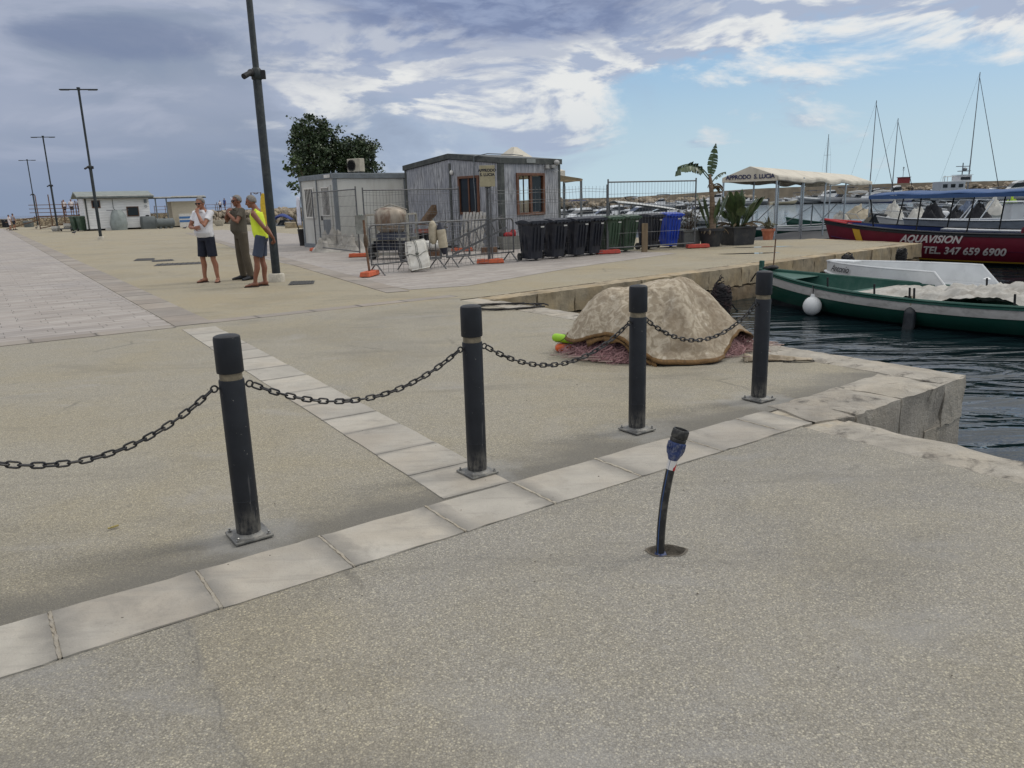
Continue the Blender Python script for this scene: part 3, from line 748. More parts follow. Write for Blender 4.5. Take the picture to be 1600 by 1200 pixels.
def cov(i, tt):
    a = 2 * math.pi * i / NA; x = math.cos(a); y = math.sin(a)
    ridge = Vector((.10 + (.20 if x > 0 else .52) * x, .10 * y, 0))
    o = Vector((x, y, 0)) * out_r(a)
    h0 = hem(a)
    o *= 1 - .20 * (h0 / .25)
    peak = .70 - .07 * smooth01((-x + .05) / 1.0) - .02 * y
    p = ridge.lerp(o, tt)
    e = 2.25 if x < 0 else 2.25 - 1.1 * smooth01(x * 1.4)
    z = h0 + (peak - h0) * (1 - tt ** e)
    if tt > .9 and h0 < .06: z = h0 + (z - h0) * .8
    n = mnoise.fractal(Vector((p.x * 2.4, p.y * 2.4, 3.1)), .8, 2.0, 5) + .5 * (.35 - abs(mnoise.noise(Vector((p.x * 2.1 + p.z if False else p.x * 2.1, p.y * 3.0, 8)))))
    fold = -.028 * abs(math.sin(a * 3.5 + .9 * math.sin(a * 2) + 1.2 * tt)) ** .5 * smooth01((tt - .15) / .6) + .012 + math.sin(a * 13 + 2.2 * math.sin(a * 3) + 3 * tt) * .014 * smooth01((tt - .35) / .5) + math.sin(a * 29 + 5 * math.sin(a * 2)) * .006 * smooth01((tt - .6) / .4)
    p += Vector((x, y, 0)) * (fold + n * .03 * tt)
    crease = -.028 * math.exp(-((p.x - (.12 - .25 * tt)) / .055) ** 2) * smooth01(tt * 1.3) * (1 if y < 0 else 0) * (1 - smooth01((tt - .86) / .14))
    p.y -= crease * 1.2
    z += n * .035 * (1 - tt * .6) + crease * .6
    if tt > .93: p += Vector((x, y, 0)) * (tt - .93) * .55 * (1 if h0 < .05 else .2)
    return (p.x, p.y, max(z, .006 + .003 * math.sin(a * 9)))
nh = thing('fishing_nets', 'heap of pink fishing nets bulging out from under a dirty cream cover', 'nets', NP)
mb = MB(); rings = [[cov(i, q / NTT) for i in range(NA)] for q in range(NTT + 1)]
mb.loft(rings, True, False)
cv = mb.build('net_cover', M_COVER, smooth=180, solid=.008)
cv.location = NP
tag(cv, 'dirty cream patterned cloth draped over the heap of nets by the basin', 'cover')
mb = MB()
r0 = [Vector(cov(i, .978)) + Vector((math.cos(2 * math.pi * i / NA), math.sin(2 * math.pi * i / NA), 0)) * .006 + Vector((0, 0, .003)) for i in range(NA)]
r1 = [Vector(cov(i, 1.0)) + Vector((math.cos(2 * math.pi * i / NA), math.sin(2 * math.pi * i / NA), 0)) * .009 + Vector((0, 0, -.008)) for i in range(NA)]
r1 = [Vector((p.x, p.y, max(.006, p.z))) for p in r1]
mb.loft([r0, r1], False, False); mb.build('braid_trim', M_TRIM, cv, smooth=180, solid=.006)
# a second, lower lap of brown braid at the left front
mb = MB()
lap = []
for i in range(NA):
    a = 2 * math.pi * i / NA
    if -2.75 < ((a + math.pi) % (2 * math.pi) - math.pi) < -1.75: lap.append(i)
ra = [Vector(cov(i, 1.0)) + Vector((0, 0, -.015)) for i in lap]; rb = [Vector(cov(i, 1.0)) * 1.0 + Vector((.01, -.035, -.06 - .02 * math.sin(i * .7))) for i in lap]
mb.loft([ra, rb], closed=False); mb.build('hem_lap', M_TRIM, cv, smooth=180, solid=.008)
mb = MB()
mb.grid(lambda i, j: (lambda a, tt: (math.cos(a) * out_r(a) * tt * .88, math.sin(a) * out_r(a) * tt * .90, max(.0, .30 * (1 - tt ** 3)) * (1 + .35 * mnoise.noise(Vector((math.cos(a) * tt * 5, math.sin(a) * tt * 5, 1)))) + .004))(2 * math.pi * i, .02 + .98 * j), 120, 24)
mb.build('net_mass', M_NETD, nh, smooth=180)
mb = MB()
for k in range(560):
    a = rnd.choice([rnd.gauss(R(-146), .36), rnd.gauss(R(-12), .30), rnd.gauss(R(-146), .36), rnd.gauss(R(170), .3)])
    rr = out_r(a) * rnd.uniform(.66, .93); zc = max(.012, min(.15, .20 * (1 - ((rr / out_r(a))) ** 4) * rnd.uniform(.2, 1.1)) + .008)
    c_ = Vector((math.cos(a) * rr, math.sin(a) * rr, zc)); s_ = rnd.uniform(.02, .07); ph = rnd.random() * 6
    pts = [c_ + Vector((s_ * math.cos(q * 1.3 + ph) * (1 - q * .05), s_ * math.sin(q * 1.1 + ph), .028 * math.sin(q * 1.7 + ph))) for q in range(rnd.randint(4, 9))]
    pts = [Vector((p.x, p.y, max(.004, p.z))) for p in pts]
    mb.tube(pts, rnd.uniform(.0016, .0042), 4)
mb.build('net_strands', M_NET, nh, smooth=True)['kind'] = 'stuff'
mb = MB()
for k in range(26):
    a = rnd.choice([rnd.gauss(R(-146), .3), rnd.gauss(R(-10), .25)]); p0 = Vector((math.cos(a) * out_r(a) * .9, math.sin(a) * out_r(a) * .9, .03)); ph = rnd.random() * 6
    mb.tube([p0 + Vector((.05 * q * math.cos(ph + q * .5), .035 * q * math.sin(ph + q * .4) - .004 * q, .02 * math.sin(q + ph) + .01)) for q in range(7)], .005, 5)
mb.build('net_rope', mat('pale_net_rope', S(158, 138, 130), .85), nh, smooth=True)['kind'] = 'stuff'
# loose tail of cloth and line by the far bollard
tc0 = P(1205, 562)
mb = MB(); mb.grid(lambda i, j: tuple(Vector((tc0.x - .28 + .62 * i + .03 * j, tc0.y - .02 + .16 * (j - .5) * (1 - .5 * i) - .05 * i, .008 + (.06 * (1 - i) + .012) * abs(math.sin(j * 5 + i * 4)) * math.sin(math.pi * min(1, j + .05))))), 24, 12)
tag(mb.build('cloth_tail', M_COVER, smooth=180, solid=.006), 'crumpled brown tail of cloth on the ground beside the far bollard', 'cloth')
M_LINE = mat('dark_line', S(34, 32, 30), .8)
mb = MB(); q0 = P(1190, 566); mb.tube([q0 + Vector((.06 * k, .05 * math.sin(k * 1.2), .006 + (.01 if k % 2 else 0))) for k in range(9)] + [q0 + Vector((.46 - .07 * k, -.06 - .02 * math.sin(k), .006)) for k in range(5)], .0035, 5)
tag(mb.build('thin_line', M_LINE, smooth=True), 'thin dark line lying curled by the foot of the net heap', 'rope')
# floats tied to the nets
def float_(name, label, p0, p1, r_, m_, capm):
    mid = (Vector(p0) + Vector(p1)) / 2; d = (Vector(p1) - Vector(p0)); L = d.length; ax = d.normalized()
    t_ = thing(name, label, 'float', mid)
    mb = MB(); axial(mb, -ax * L / 2, ax, [(r_ * .45, 0), (r_ * .8, .012), (r_, .035), (r_ * 1.02, L * .5), (r_, L - .035), (r_ * .82, L - .01)], 20); mb.build('body', m_, t_, smooth=True)
    mb = MB(); axial(mb, ax * (L / 2 - .012), ax, [(r_ * .9, 0), (r_ * .9, .012), (r_ * .6, .022)], 20); mb.build('end_plug', capm, t_, smooth=True)
    mb = MB(); u_ = ax.orthogonal().normalized(); w_ = ax.cross(u_)
    mb.tube([(u_ * math.cos(k * math.pi / 8) + w_ * math.sin(k * math.pi / 8)) * r_ * 1.05 + ax * (-L * .2 + .06 * math.sin(k * math.pi / 8)) for k in range(16)], .003, 5, True); mb.build('cord', M_LINE, t_)
    return t_
f0 = P(884, 551)
float_('net_float', 'bright lime green net float lying on the orange one', f0 + Vector((-.13, .05, .155)), f0 + Vector((.13, -.03, .125)), .042, mat('lime_float', S(150, 200, 40), .45, 0, .1), mat('green_plug', S(40, 120, 60), .5))
float_('net_float', 'orange net float with blue end under the lime green one', f0 + Vector((-.10, .03, .05)), f0 + Vector((.14, -.05, .045)), .042, mat('orange_float', S(205, 92, 40), .5, 0, .12, 12), mat('blue_plug', S(46, 66, 130), .5))
mb = MB(); q0 = P(900, 548)
mb.tube([q0 + Vector((.09 * math.cos(j * .8 + .13 * j) * (1 - .06 * math.sin(j)), .06 * math.sin(j * .83), .02 + .0012 * j + .008 * math.sin(j * 2))) for j in range(56)], .007, 6)
tag(mb.build('net_rope', mat('reddish_rope', S(128, 84, 74), .85), smooth=True), 'coil of reddish rope lying between the floats and the pink nets', 'rope')
# dark loop of line on the coping
mb = MB(); q0 = P(790, 481)
for k in range(3): mb.tube([q0 + Vector((.62 * math.cos(j * .45 + k) * (1 - .15 * k), .30 * math.sin(j * .45 + k) , .022 + .008 * math.sin(j * 1.7 + k))) for j in range(14)], .011, 5)
tag(mb.build('rope_loop', M_LINE, smooth=True), 'loop of dark rope lying on the coping at the head of the basin', 'rope')
# bits of litter
mb = MB(); q0 = P(180, 826); mb.box(q0 + Vector((0, 0, .012)), (.036, .010, .009), .9); mb.box(q0 + Vector((-.02, -.014, .010)), (.016, .008, .008), .5)
tag(mb.build('cigarette_stub', mat('tobacco_stub', S(150, 136, 84), .8, 0, .3, 200), bevel=.003), 'small yellowish stub of litter left of the nearest bollard', 'litter')
M_PEB = mat('loose_grit', S(96, 90, 80), .9, 0, .4, 90)
mb = MB()
for k in range(150):
    p = Vector((rnd.uniform(-3.0, 3.2), rnd.uniform(1.4, 6.5), 0))
    if p.x > 1.7 and p.y > 3.2: continue
    s_ = rnd.choice([.0018, .002, .0025, .003, .004]) * rnd.uniform(.6, 1.2)
    mb.ell(p + Vector((0, 0, s_ * .5 + .004)), (s_ * rnd.uniform(.8, 1.6), s_, s_ * .6), 6, 4)
struct(mb.build('loose_grit', M_PEB), True)
# ------------------------------------------------------------------ shared finishes of the middle ground
M_STEEL = mat('galvanised_steel', S(98, 100, 102), .5, .5, .2, 20, dirt=S(98, 84, 70), damt=.35, dscale=8)
M_RUST = mat('rusty_steel', S(112, 88, 70), .8, .2, .3, 10, .3, 60, S(88, 54, 36), .7, 6)
M_ORANGE = mat('orange_rubber_foot', S(192, 92, 58), .75, 0, .15, 12, .2, 60, S(130, 90, 70), .45, 8)
M_RED2 = mat('red_rubber_foot', S(176, 66, 54), .75, 0, .15, 12, .2, 60, S(120, 84, 70), .45, 8)
M_LAMP = mat('dark_green_lamp_paint', S(27, 35, 38), .5, .1, .15, 6, dirt=S(84, 86, 80), damt=.3, dscale=7)
M_CONC = mat('pale_concrete_collar', S(186, 180, 166), .85, 0, .12, 12, .3, 60, S(120, 112, 100), .4, 7)
M_WHITEP = mat('weathered_white_paint', S(206, 204, 198), .6, 0, .06, 4, dirt=S(140, 136, 128), damt=.4, dscale=3)
M_PANEL = mat('cream_sandwich_panel', S(186, 186, 180), .5, 0, .05, 1.5, dirt=S(150, 146, 136), damt=.35, dscale=2.2, stretch=(1, 1, .35))
M_GREYT = mat('grey_metal_trim', S(112, 118, 122), .5, .2, .12, 5, dirt=S(80, 80, 78), damt=.3)
M_DKTRIM = mat('dark_green_grey_fascia', S(62, 66, 64), .6, 0, .2, 4, dirt=S(104, 104, 98), damt=.4, dscale=4)
M_BROWNF = mat('brown_window_frame', S(98, 64, 44), .55, 0, .2, 12, stretch=(1, 1, .3))
M_BLACKR = mat('black_rubber', S(28, 28, 30), .7, 0, .2, 30)
M_DARKIN = mat('dark_interior', S(24, 24, 26), .9, spec=.1)
M_WOODG = None
m, t, b = new_mat('greyed_white_boarding')
tc = t.new('ShaderNodeTexCoord').outputs['Object']
sx_ = t.new('ShaderNodeSeparateXYZ'); t.put(sx_.inputs[0], tc)
def boards(t, coord, wd):
    q = t.math('FRACT', t.math('DIVIDE', coord, wd))
    return t.math('SUBTRACT', 1.0, t.math('MINIMUM', t.step(q, .0, .06), t.step(q, 1.0, .94)))
gx = boards(t, t.math('ADD', sx_.outputs[0], sx_.outputs[1]), .115)
st = t.noise(t.mapping(tc, (9, 9, .9)), 2.4, 8, .7)
c = t.mix(t.step(st, .36, .62), S(104, 106, 110), S(176, 178, 182))
c = t.mix(t.math('MULTIPLY', t.step(t.noise(tc, .9, 5), .4, .62), .5), c, S(128, 132, 142))
c = t.mix(t.math('MULTIPLY', gx, .75), c, S(62, 62, 62))
t.put(b.inputs['Base Color'], c); b.inputs['Roughness'].default_value = .8
bn = t.new('ShaderNodeBump'); bn.inputs['Strength'].default_value = .6; bn.inputs['Distance'].default_value = .01
t.put(bn.inputs['Height'], t.math('SUBTRACT', st, gx)); t.put(b.inputs['Normal'], bn.outputs[0])
M_BOARD = m
m, t, b = new_mat('window_glass')
b.inputs['Specular IOR Level'].default_value = .22
b.inputs['Base Color'].default_value = (.02, .025, .03, 1); b.inputs['Roughness'].default_value = .06
M_GLASS = m
m, t, b = new_mat('clear_pane')
b.inputs['Base Color'].default_value = (.9, .95, .95, 1); b.inputs['Roughness'].default_value = .02; b.inputs['Transmission Weight'].default_value = 1.0; b.inputs['IOR'].default_value = 1.05
M_CLEAR = m

# ------------------------------------------------------------------ lamp posts
def make_lamp(label, loc, rz, collar=True):
    r = thing('lamp_post', label, 'lamp post', loc, rz, 'lamp posts along the promenade')
    mb = MB(); mb.lathe([(.085, .0), (.085, 4.05), (.062, 4.12), (.060, 8.35)], n=20); mb.build('pole', M_LAMP, r, smooth=True)
    mb = MB(); mb.lathe([(.09, 3.98), (.105, 4.0), (.105, 4.16), (.075, 4.2)], n=16); mb.build('joint_sleeve', M_LAMP, r, smooth=True)
    mb = MB(); mb.box((0, 0, 8.32), (2.0, .10, .06)); mb.box((0, 0, 8.36), (.16, .14, .16)); arm = mb.build('lamp_bar', M_LAMP, r, bevel=.008)
    for s in (-1, 1):
        mb = MB(); mb.box((s * .72, 0, 8.28), (.46, .085, .025)); mb.build('lamp_head', M_DKTRIM, arm, bevel=.004)
    mb = MB(); mb.box((.12, 0, 4.08), (.10, .12, .16)); mb.build('camera_bracket', M_BLACKR, r, bevel=.008)
    mb = MB(); mb.cyl((-.10, -.10, 4.10), (-.22, -.28, 4.0), .05, .055, 12); mb.ell((-.10, -.08, 4.1), .07); mb.build('camera', M_BLACKR, r, smooth=True)
    if collar:
        mb = MB(); mb.lathe([(.165, -.01), (.165, .15), (.15, .17), (.088, .175)], n=24); mb.build('concrete_collar', M_CONC, r, smooth=True)
    mb = MB(); mb.box((.0, -.085, .9), (.08, .02, .28)); mb.build('access_hatch', M_LAMP, r, bevel=.004)
    return r
LP = [P(433, 440), P(158, 374), P(91, 361), Vector((-61.0, 101.5, 0))]
lamp0 = make_lamp('tall dark lamp post on a white collar, beside the man in the yellow vest', LP[0], R(12))
dup(lamp0, LP[1], R(12), 'dark T-topped lamp post in front of the white hut')
dup(lamp0, LP[2], R(12), 'dark T-topped lamp post beside the green bins left of the white hut')
dup(lamp0, LP[3], R(12), 'farthest and smallest dark lamp post, near the stone breakwater')

# covers let into the ground
M_IRON = mat('cast_iron_cover', S(58, 58, 58), .7, .3, .3, 40, .5, 120, S(100, 92, 78), .4, 9)
def cover(name, pts, label, group=None):
    mb = MB(); mb.face([Vector((p.x, p.y, .008)) for p in pts]); o = mb.build(name, M_IRON, fix=False)
    if o.data.polygons[0].normal.z < 0: o.data.flip_normals()
    c_ = sum((Vector(v.co) for v in o.data.vertices), Vector()) / len(pts)
    mb = MB(); n_ = 9; a, b_, c2, d_ = [Vector((p.x, p.y, .011)) for p in pts]
    for k in range(1, n_):
        q = k / n_; mb.tube([a.lerp(b_, q), d_.lerp(c2, q)], .010, 4)
    g_ = mb.build('rib', M_IRON, o)
    tag(o, label, 'manhole cover', group)
cover('manhole_cover', [P(450, 446), P(490, 444), P(492, 439), P(455, 440)], 'dark iron cover in the ground beside the lamp collar')
cover('manhole_cover', [P(208, 408), P(241, 407), P(242, 403.5), P(214, 404.5)], 'left dark cover of the two small ones behind the men')
cover('manhole_cover', [P(237, 409.5), P(272, 407.5), P(270, 405.2), P(238, 407)], 'right dark cover of the two small ones behind the men')
cover('manhole_cover', [P(240, 416), P(314, 412.5), P(318, 409.3), P(246, 412.5)], 'long dark cover in the ground left of the man in white')

# ------------------------------------------------------------------ grey site cabin
CB = Vector((-6.04, 27.63, 0)); CRZ = math.atan2(.6, .8)
r = thing('site_cabin', 'small cream site cabin with grey trim and barred windows under the trees', 'cabin', CB, CRZ)
LX, LY, HT = 2.92, 3.1, 2.62
mb = MB(); mb.box((LX / 2, .045, HT / 2), (LX - .2, .05, HT - .3)); mb.box((LX / 2, LY - .045, HT / 2), (LX - .2, .05, HT - .3)); mb.box((.045, LY / 2, HT / 2), (.05, LY - .2, HT - .3)); mb.box((LX - .045, LY / 2, HT / 2), (.05, LY - .2, HT - .3))
mb.build('wall', M_PANEL, r)
mb = MB(); mb.box((LX / 2, LY / 2, HT - .08), (LX + .06, LY + .06, .17)); mb.build('roof_fascia', M_GREYT, r, bevel=.01)
mb = MB(); mb.box((LX / 2, LY / 2, HT + .015), (LX - .1, LY - .1, .03)); mb.build('roof', M_GREYT, r)
mb = MB(); mb.box((LX / 2, LY / 2, .08), (LX + .02, LY + .02, .15)); mb.build('base_frame', M_GREYT, r, bevel=.008)
for x_, y_ in ((.06, .06), (LX - .06, .06), (.06, LY - .06), (LX - .06, LY - .06)):
    mb = MB(); mb.box((x_, y_, HT / 2), (.13, .13, HT - .32)); mb.build('corner_post', M_GREYT, r, bevel=.01)
mb = MB(); mb.box((.012, 1.55, HT / 2), (.03, .07, HT - .33)); mb.build('joint_strip', M_GREYT, r)
def barred(y0, y1, z0, z1, parent, nm):
    f_ = MB()
    for yy in (y0, y1): f_.box((.0, yy, (z0 + z1) / 2), (.05, .06, z1 - z0 + .06))
    for zz in (z0, z1): f_.box((.0, (y0 + y1) / 2, zz), (.048, y1 - y0 - .06, .06))
    fr = f_.build(nm, M_WHITEP, parent, bevel=.004)
    g_ = MB(); g_.box((.008, (y0 + y1) / 2, (z0 + z1) / 2), (.012, y1 - y0 - .04, z1 - z0 - .04)); g_.build('pane', M_DARKIN, fr)
    b2 = MB(); n_ = 6
    for k in range(n_): b2.box((-.02, y0 + (y1 - y0) * (k + .5) / n_, (z0 + z1) / 2), (.012, .036, z1 - z0 - .07))
    b2.build('bars', M_WHITEP, fr)
    return fr
barred(1.85, 2.68, 1.12, 2.18, r, 'window')
dr = MB(); dr.box((.005, .78, 1.22), (.05, .92, 2.06)); dr = dr.build('door', M_PANEL, r, bevel=.006)
d2 = MB(); d2.box((-.026, .78, .68), (.012, .62, .74)); d2.build('kick_panel', M_GREYT, dr)
g_ = MB(); g_.box((-.022, .78, 1.68), (.012, .60, .96)); g_.build('pane', M_DARKIN, dr)
b2 = MB()
for k in range(6): b2.box((-.038, .52 + .52 * k / 5, 1.68), (.012, .034, .96))
b2.box((-.04, .78, 2.17), (.03, .66, .04)); b2.box((-.04, .78, 1.19), (.03, .66, .04)); b2.build('bars', M_WHITEP, dr)
b2 = MB(); b2.box((-.05, 1.16, 1.1), (.04, .03, .16)); b2.box((-.08, 1.13, 1.12), (.02, .1, .02)); b2.build('handle', M_BLACKR, dr)
b2 = MB(); b2.box((-.045, .45, HT - .07), (.012, .5, .11)); b2.build('name_plate', M_WHITEP, r)
b2 = MB(); b2.tube([(-.03, 1.42, 2.4), (-.035, 1.40, 2.1), (-.03, 1.36, 1.9)], .008, 5); b2.build('cable', M_BLACKR, r)
# air conditioner standing on the cabin roof
ac = thing('air_conditioner', 'beige air conditioner unit standing on the cabin roof', 'air conditioner', CB + U * 1.1 + V * .5 + Vector((0, 0, HT + .035)), R(-32))
mb = MB(); mb.box((0, 0, .27), (.62, .26, .46)); mb.build('casing', mat('yellowed_casing', S(170, 164, 148), .6, 0, .1, 6, dirt=S(110, 100, 84), damt=.5), ac, bevel=.02)
mb = MB(); mb.tube([(-.10 + .19 * math.cos(k * math.pi / 12), -.132, .27 + .19 * math.sin(k * math.pi / 12)) for k in range(24)], .014, 6, True)
for k in range(6): mb.box((-.10, -.14, .12 + k * .06), (.36, .006, .006))
mb.build('fan_grille', M_BLACKR, ac)
mb = MB(); mb.lathe([(.165, 0), (.165, .01)], (0, 0, 0), 20); fo = mb.build('fan_opening', M_DARKIN, ac); fo.location = (-.10, -.13, .27); fo.rotation_euler = (R(90), 0, 0)
mb = MB(); mb.box((-.22, 0, .02), (.05, .3, .04)); mb.box((.22, 0, .02), (.05, .3, .04)); mb.build('feet', M_STEEL, ac)
# black bucket bin at the far corner of the cabin
bk_ = P(475, 384); r = thing('litter_bin', 'slim black bin at the left corner of the cream cabin', 'bin', bk_)
mb = MB(); mb.lathe([(.15, 0), (.2, .62), (.215, .64), (.2, .66), (.17, .6)], n=18); mb.build('body', M_BLACKR, r, smooth=True)
mb = MB(); mb.tube([(-.1, -.1, .6), (-.22, -.1, 1.0), (-.24, -.08, 1.12)], .02, 6); mb.build('broom_handle', M_BLACKR, r)

# ------------------------------------------------------------------ weathered boarded shed
SB = Vector((-.17, 24.9, 0)); SRZ = R(45)
SXL, SYL, SE, SP_ = 2.85, 4.9, 2.68, 2.93
r = thing('boarded_shed', 'weathered grey white boarded shed with brown windows and dark roof edge', 'shed', SB, SRZ)
def wall_x(mb, y, x0, x1, z0, z1, hole=None, th=.06):   # runs along x at y
    if hole:
        a, b_, c_, d_ = hole
        wall_x(mb, y, x0, a, z0, z1, None, th); wall_x(mb, y, b_, x1, z0, z1, None, th); wall_x(mb, y, a, b_, z0, c_, None, th); wall_x(mb, y, a, b_, d_, z1, None, th)
    else: mb.box(((x0 + x1) / 2, y, (z0 + z1) / 2), (x1 - x0, th, z1 - z0))
def wall_y(mb, x, y0, y1, z0, z1, hole=None, th=.06):
    if hole:
        a, b_, c_, d_ = hole
        wall_y(mb, x, y0, a, z0, z1, None, th); wall_y(mb, x, b_, y1, z0, z1, None, th); wall_y(mb, x, a, b_, z0, c_, None, th); wall_y(mb, x, a, b_, d_, z1, None, th)
    else: mb.box((x, (y0 + y1) / 2, (z0 + z1) / 2), (th, y1 - y0, z1 - z0))
WZ0, WZ1 = 1.10, 2.34
mb = MB()
wall_x(mb, .03, .06, SXL - .06, .05, SE, (.72, 1.98, WZ0, WZ1)); wall_x(mb, SYL - .03, .06, SXL - .06, .05, SE)
wall_y(mb, .03, .06, SYL - .06, .05, SE, (1.06, 1.95, 1.16, 2.32)); wall_y(mb, SXL - .03, .06, SYL - .06, .05, SE, (.95, 2.9, .95, 2.4))
for x_ in (.0, SXL - .06): mb.add([(x_, .06, SE), (x_, SYL - .06, SE), (x_, SYL / 2, SP_), (x_ + .06, .06, SE), (x_ + .06, SYL - .06, SE), (x_ + .06, SYL / 2, SP_)], [(0, 2, 1), (3, 4, 5), (0, 3, 5, 2), (1, 2, 5, 4)])
mb.build('wall', M_BOARD, r)
mb = MB(); mb.box((SXL / 2, SYL / 2, .03), (SXL - .02, SYL - .02, .05)); mb.build('floor', M_DARKIN, r)
for x_, y_, wd in ((.05, .05, .17), (SXL - .05, .05, .12), (.05, SYL - .05, .12), (SXL - .05, SYL - .05, .12)):
    mb = MB(); mb.box((x_, y_, SE / 2), (wd, wd, SE)); mb.build('corner_post', M_DKTRIM, r, bevel=.01)
mb = MB(); mb.box((-.012, 2.42, 1.45), (.03, .09, 2.7)); mb.build('centre_post', M_DKTRIM, r)
ov = .05; rf = MB()
for s in (0, 1):
    y0 = -ov if s == 0 else SYL + ov
    rf.loft([[(-ov, y0, SE), (-ov, y0, SE + .17), (-ov, SYL / 2, SP_ + .19), (-ov, SYL / 2, SP_ + .02)], [(SXL + ov, y0, SE), (SXL + ov, y0, SE + .17), (SXL + ov, SYL / 2, SP_ + .19), (SXL + ov, SYL / 2, SP_ + .02)]])
rf.build('roof', M_DKTRIM, r)
rp = MB(); rp.box((1.35, -.06, SE + .09), (.42, .012, .13)); rp.build('patched_fascia', mat('pale_grey_patch', S(132, 136, 134), .6), r)
def frame_x(y, a, b_, c_, d_, parent, mullion):
    f_ = MB(); w_ = .085
    for xx in (a + w_ / 2, b_ - w_ / 2): f_.box((xx, y, (c_ + d_) / 2), (w_, .11, d_ - c_))
    for zz in (c_ + w_ / 2, d_ - w_ / 2): f_.box(((a + b_) / 2, y, zz), (b_ - a - 2 * w_, .108, w_))
    if mullion: f_.box(((a + b_) / 2, y, (c_ + d_) / 2), (.10, .09, d_ - c_ - 2 * w_))
    return f_.build('window', M_BROWNF, parent, bevel=.006)
fw = frame_x(.0, .68, 2.02, WZ0 - .05, WZ1 + .05, r, True)
g_ = MB(); g_.box((1.64, .02, (WZ0 + WZ1) / 2), (.50, .012, WZ1 - WZ0 - .1)); g_.build('pane', M_GLASS, fw)
g_ = MB(); g_.box((1.06, .02, (WZ0 + WZ1) / 2), (.50, .006, WZ1 - WZ0 - .1)); g_.build('pane', M_CLEAR, fw)
f_ = MB(); w_ = .08
for yy in (1.04, 1.97): f_.box((-.0, yy, 1.74), (.11, w_, 1.24))
for zz in (1.16, 2.32): f_.box((-.0, 1.505, zz), (.108, .93 - w_, w_))
f_.box((0, 1.505, 1.74), (.06, .05, 1.08))
fw2 = f_.build('window', M_BROWNF, r, bevel=.006)
g_ = MB(); g_.box((.01, 1.505, 1.74), (.012, .88, 1.1)); g_.build('pane', M_GLASS, fw2)
g_ = MB(); g_.box((2.82, 1.92, 1.05), (.05, 1.9, .06)); g_.tube([(2.8, 1.7, .95), (2.8, 1.7, 2.4)], .025, 6); g_.build('rear_window_frame', M_BROWNF, r)
g_ = MB(); g_.box((2.12, -.06, SE - .08), (.16, .08, .12)); g_.box((2.42, -.07, SE - .07), (.22, .1, .1)); g_.ell((2.56, -.10, SE + .05), (.12, .09, .09)); g_.build('junction_boxes', mat('grey_plastic_box', S(150, 150, 148), .6), r)
g_ = MB(); g_.tube([(2.2, -.05, SE - .1), (2.5, -.09, SE - .28), (2.7, -.06, SE - .2)], .009, 5)
g_.tube([(-.06, 1.2, 2.25), (-.08, 1.14, 1.6), (-.07, 1.16, .9)], .014, 5)
g_.tube([(-.07, 1.18, 2.2), (-.1, 1.1, 2.95), (-.06, .5, 3.0), (.6, -.04, 2.95), (1.0, -.02, 2.93)], .016, 6); g_.build('cable', M_GREYT, r)
g_ = MB(); g_.ell((-.06, 2.28, 2.5), (.06, .07, .08)); g_.build('wall_lamp', M_WHITEP, r, smooth=True)
# pyramid tent top and pergola behind the shed
gz = D(804, 250, 33.5); r = thing('gazebo', 'off white pyramid gazebo whose peak shows over the boarded shed', 'gazebo', (gz.x, gz.y, 0), R(40))
M_CANVAS = mat('cream_canvas', S(196, 190, 176), .85, 0, .06, 3, .1, 8, S(150, 142, 126), .35, 2)
mb = MB(); hh = 1.5
def gzring(rr, z): return [(rr * a, rr * b_, z) for a, b_ in ((-1, -1), (0, -1), (1, -1), (1, 0), (1, 1), (0, 1), (-1, 1), (-1, 0))]
mb.loft([gzring(1.5, 2.45), gzring(1.5, 2.7), gzring(1.0, 2.95), gzring(.55, 3.28), gzring(.08, 3.72)], False, True); mb.build('canopy', M_CANVAS, r, solid=.01)
for a in (-1.45, 1.45):
    for b_ in (-1.45, 1.45): mb = MB(); mb.cyl((a, b_, 0), (a, b_, 2.5), .03, n=8); mb.build('leg', M_STEEL, r)
pg = D(908, 286, 29.5); r = thing('pergola', 'beige awning roof on a thin grey post right of the boarded shed', 'awning', (pg.x, pg.y, 0), R(8))
mb = MB(); mb.grid(lambda i, j: (-2.2 * (1 - i) + .03, 3.0 * j, 2.22 + .04 * i + .42 * (1 - i) * 1.0 - .05 * math.sin(math.pi * j) * (1 - i)), 6, 6); mb.build('awning_cloth', M_CANVAS, r, smooth=True, solid=.012)
mb = MB(); mb.box((-1.0, -.04, 2.2), (2.0, .06, .07)); mb.box((.03, 1.5, 2.22), (.06, 3.0, .06)); mb.build('rail', mat('tan_timber', S(150, 132, 104), .7, 0, .2, 10), r)
for y_ in (0, 3.0): mb = MB(); mb.box((0, y_, 1.08), (.075, .075, 2.2)); mb.build('post', M_GREYT, r)

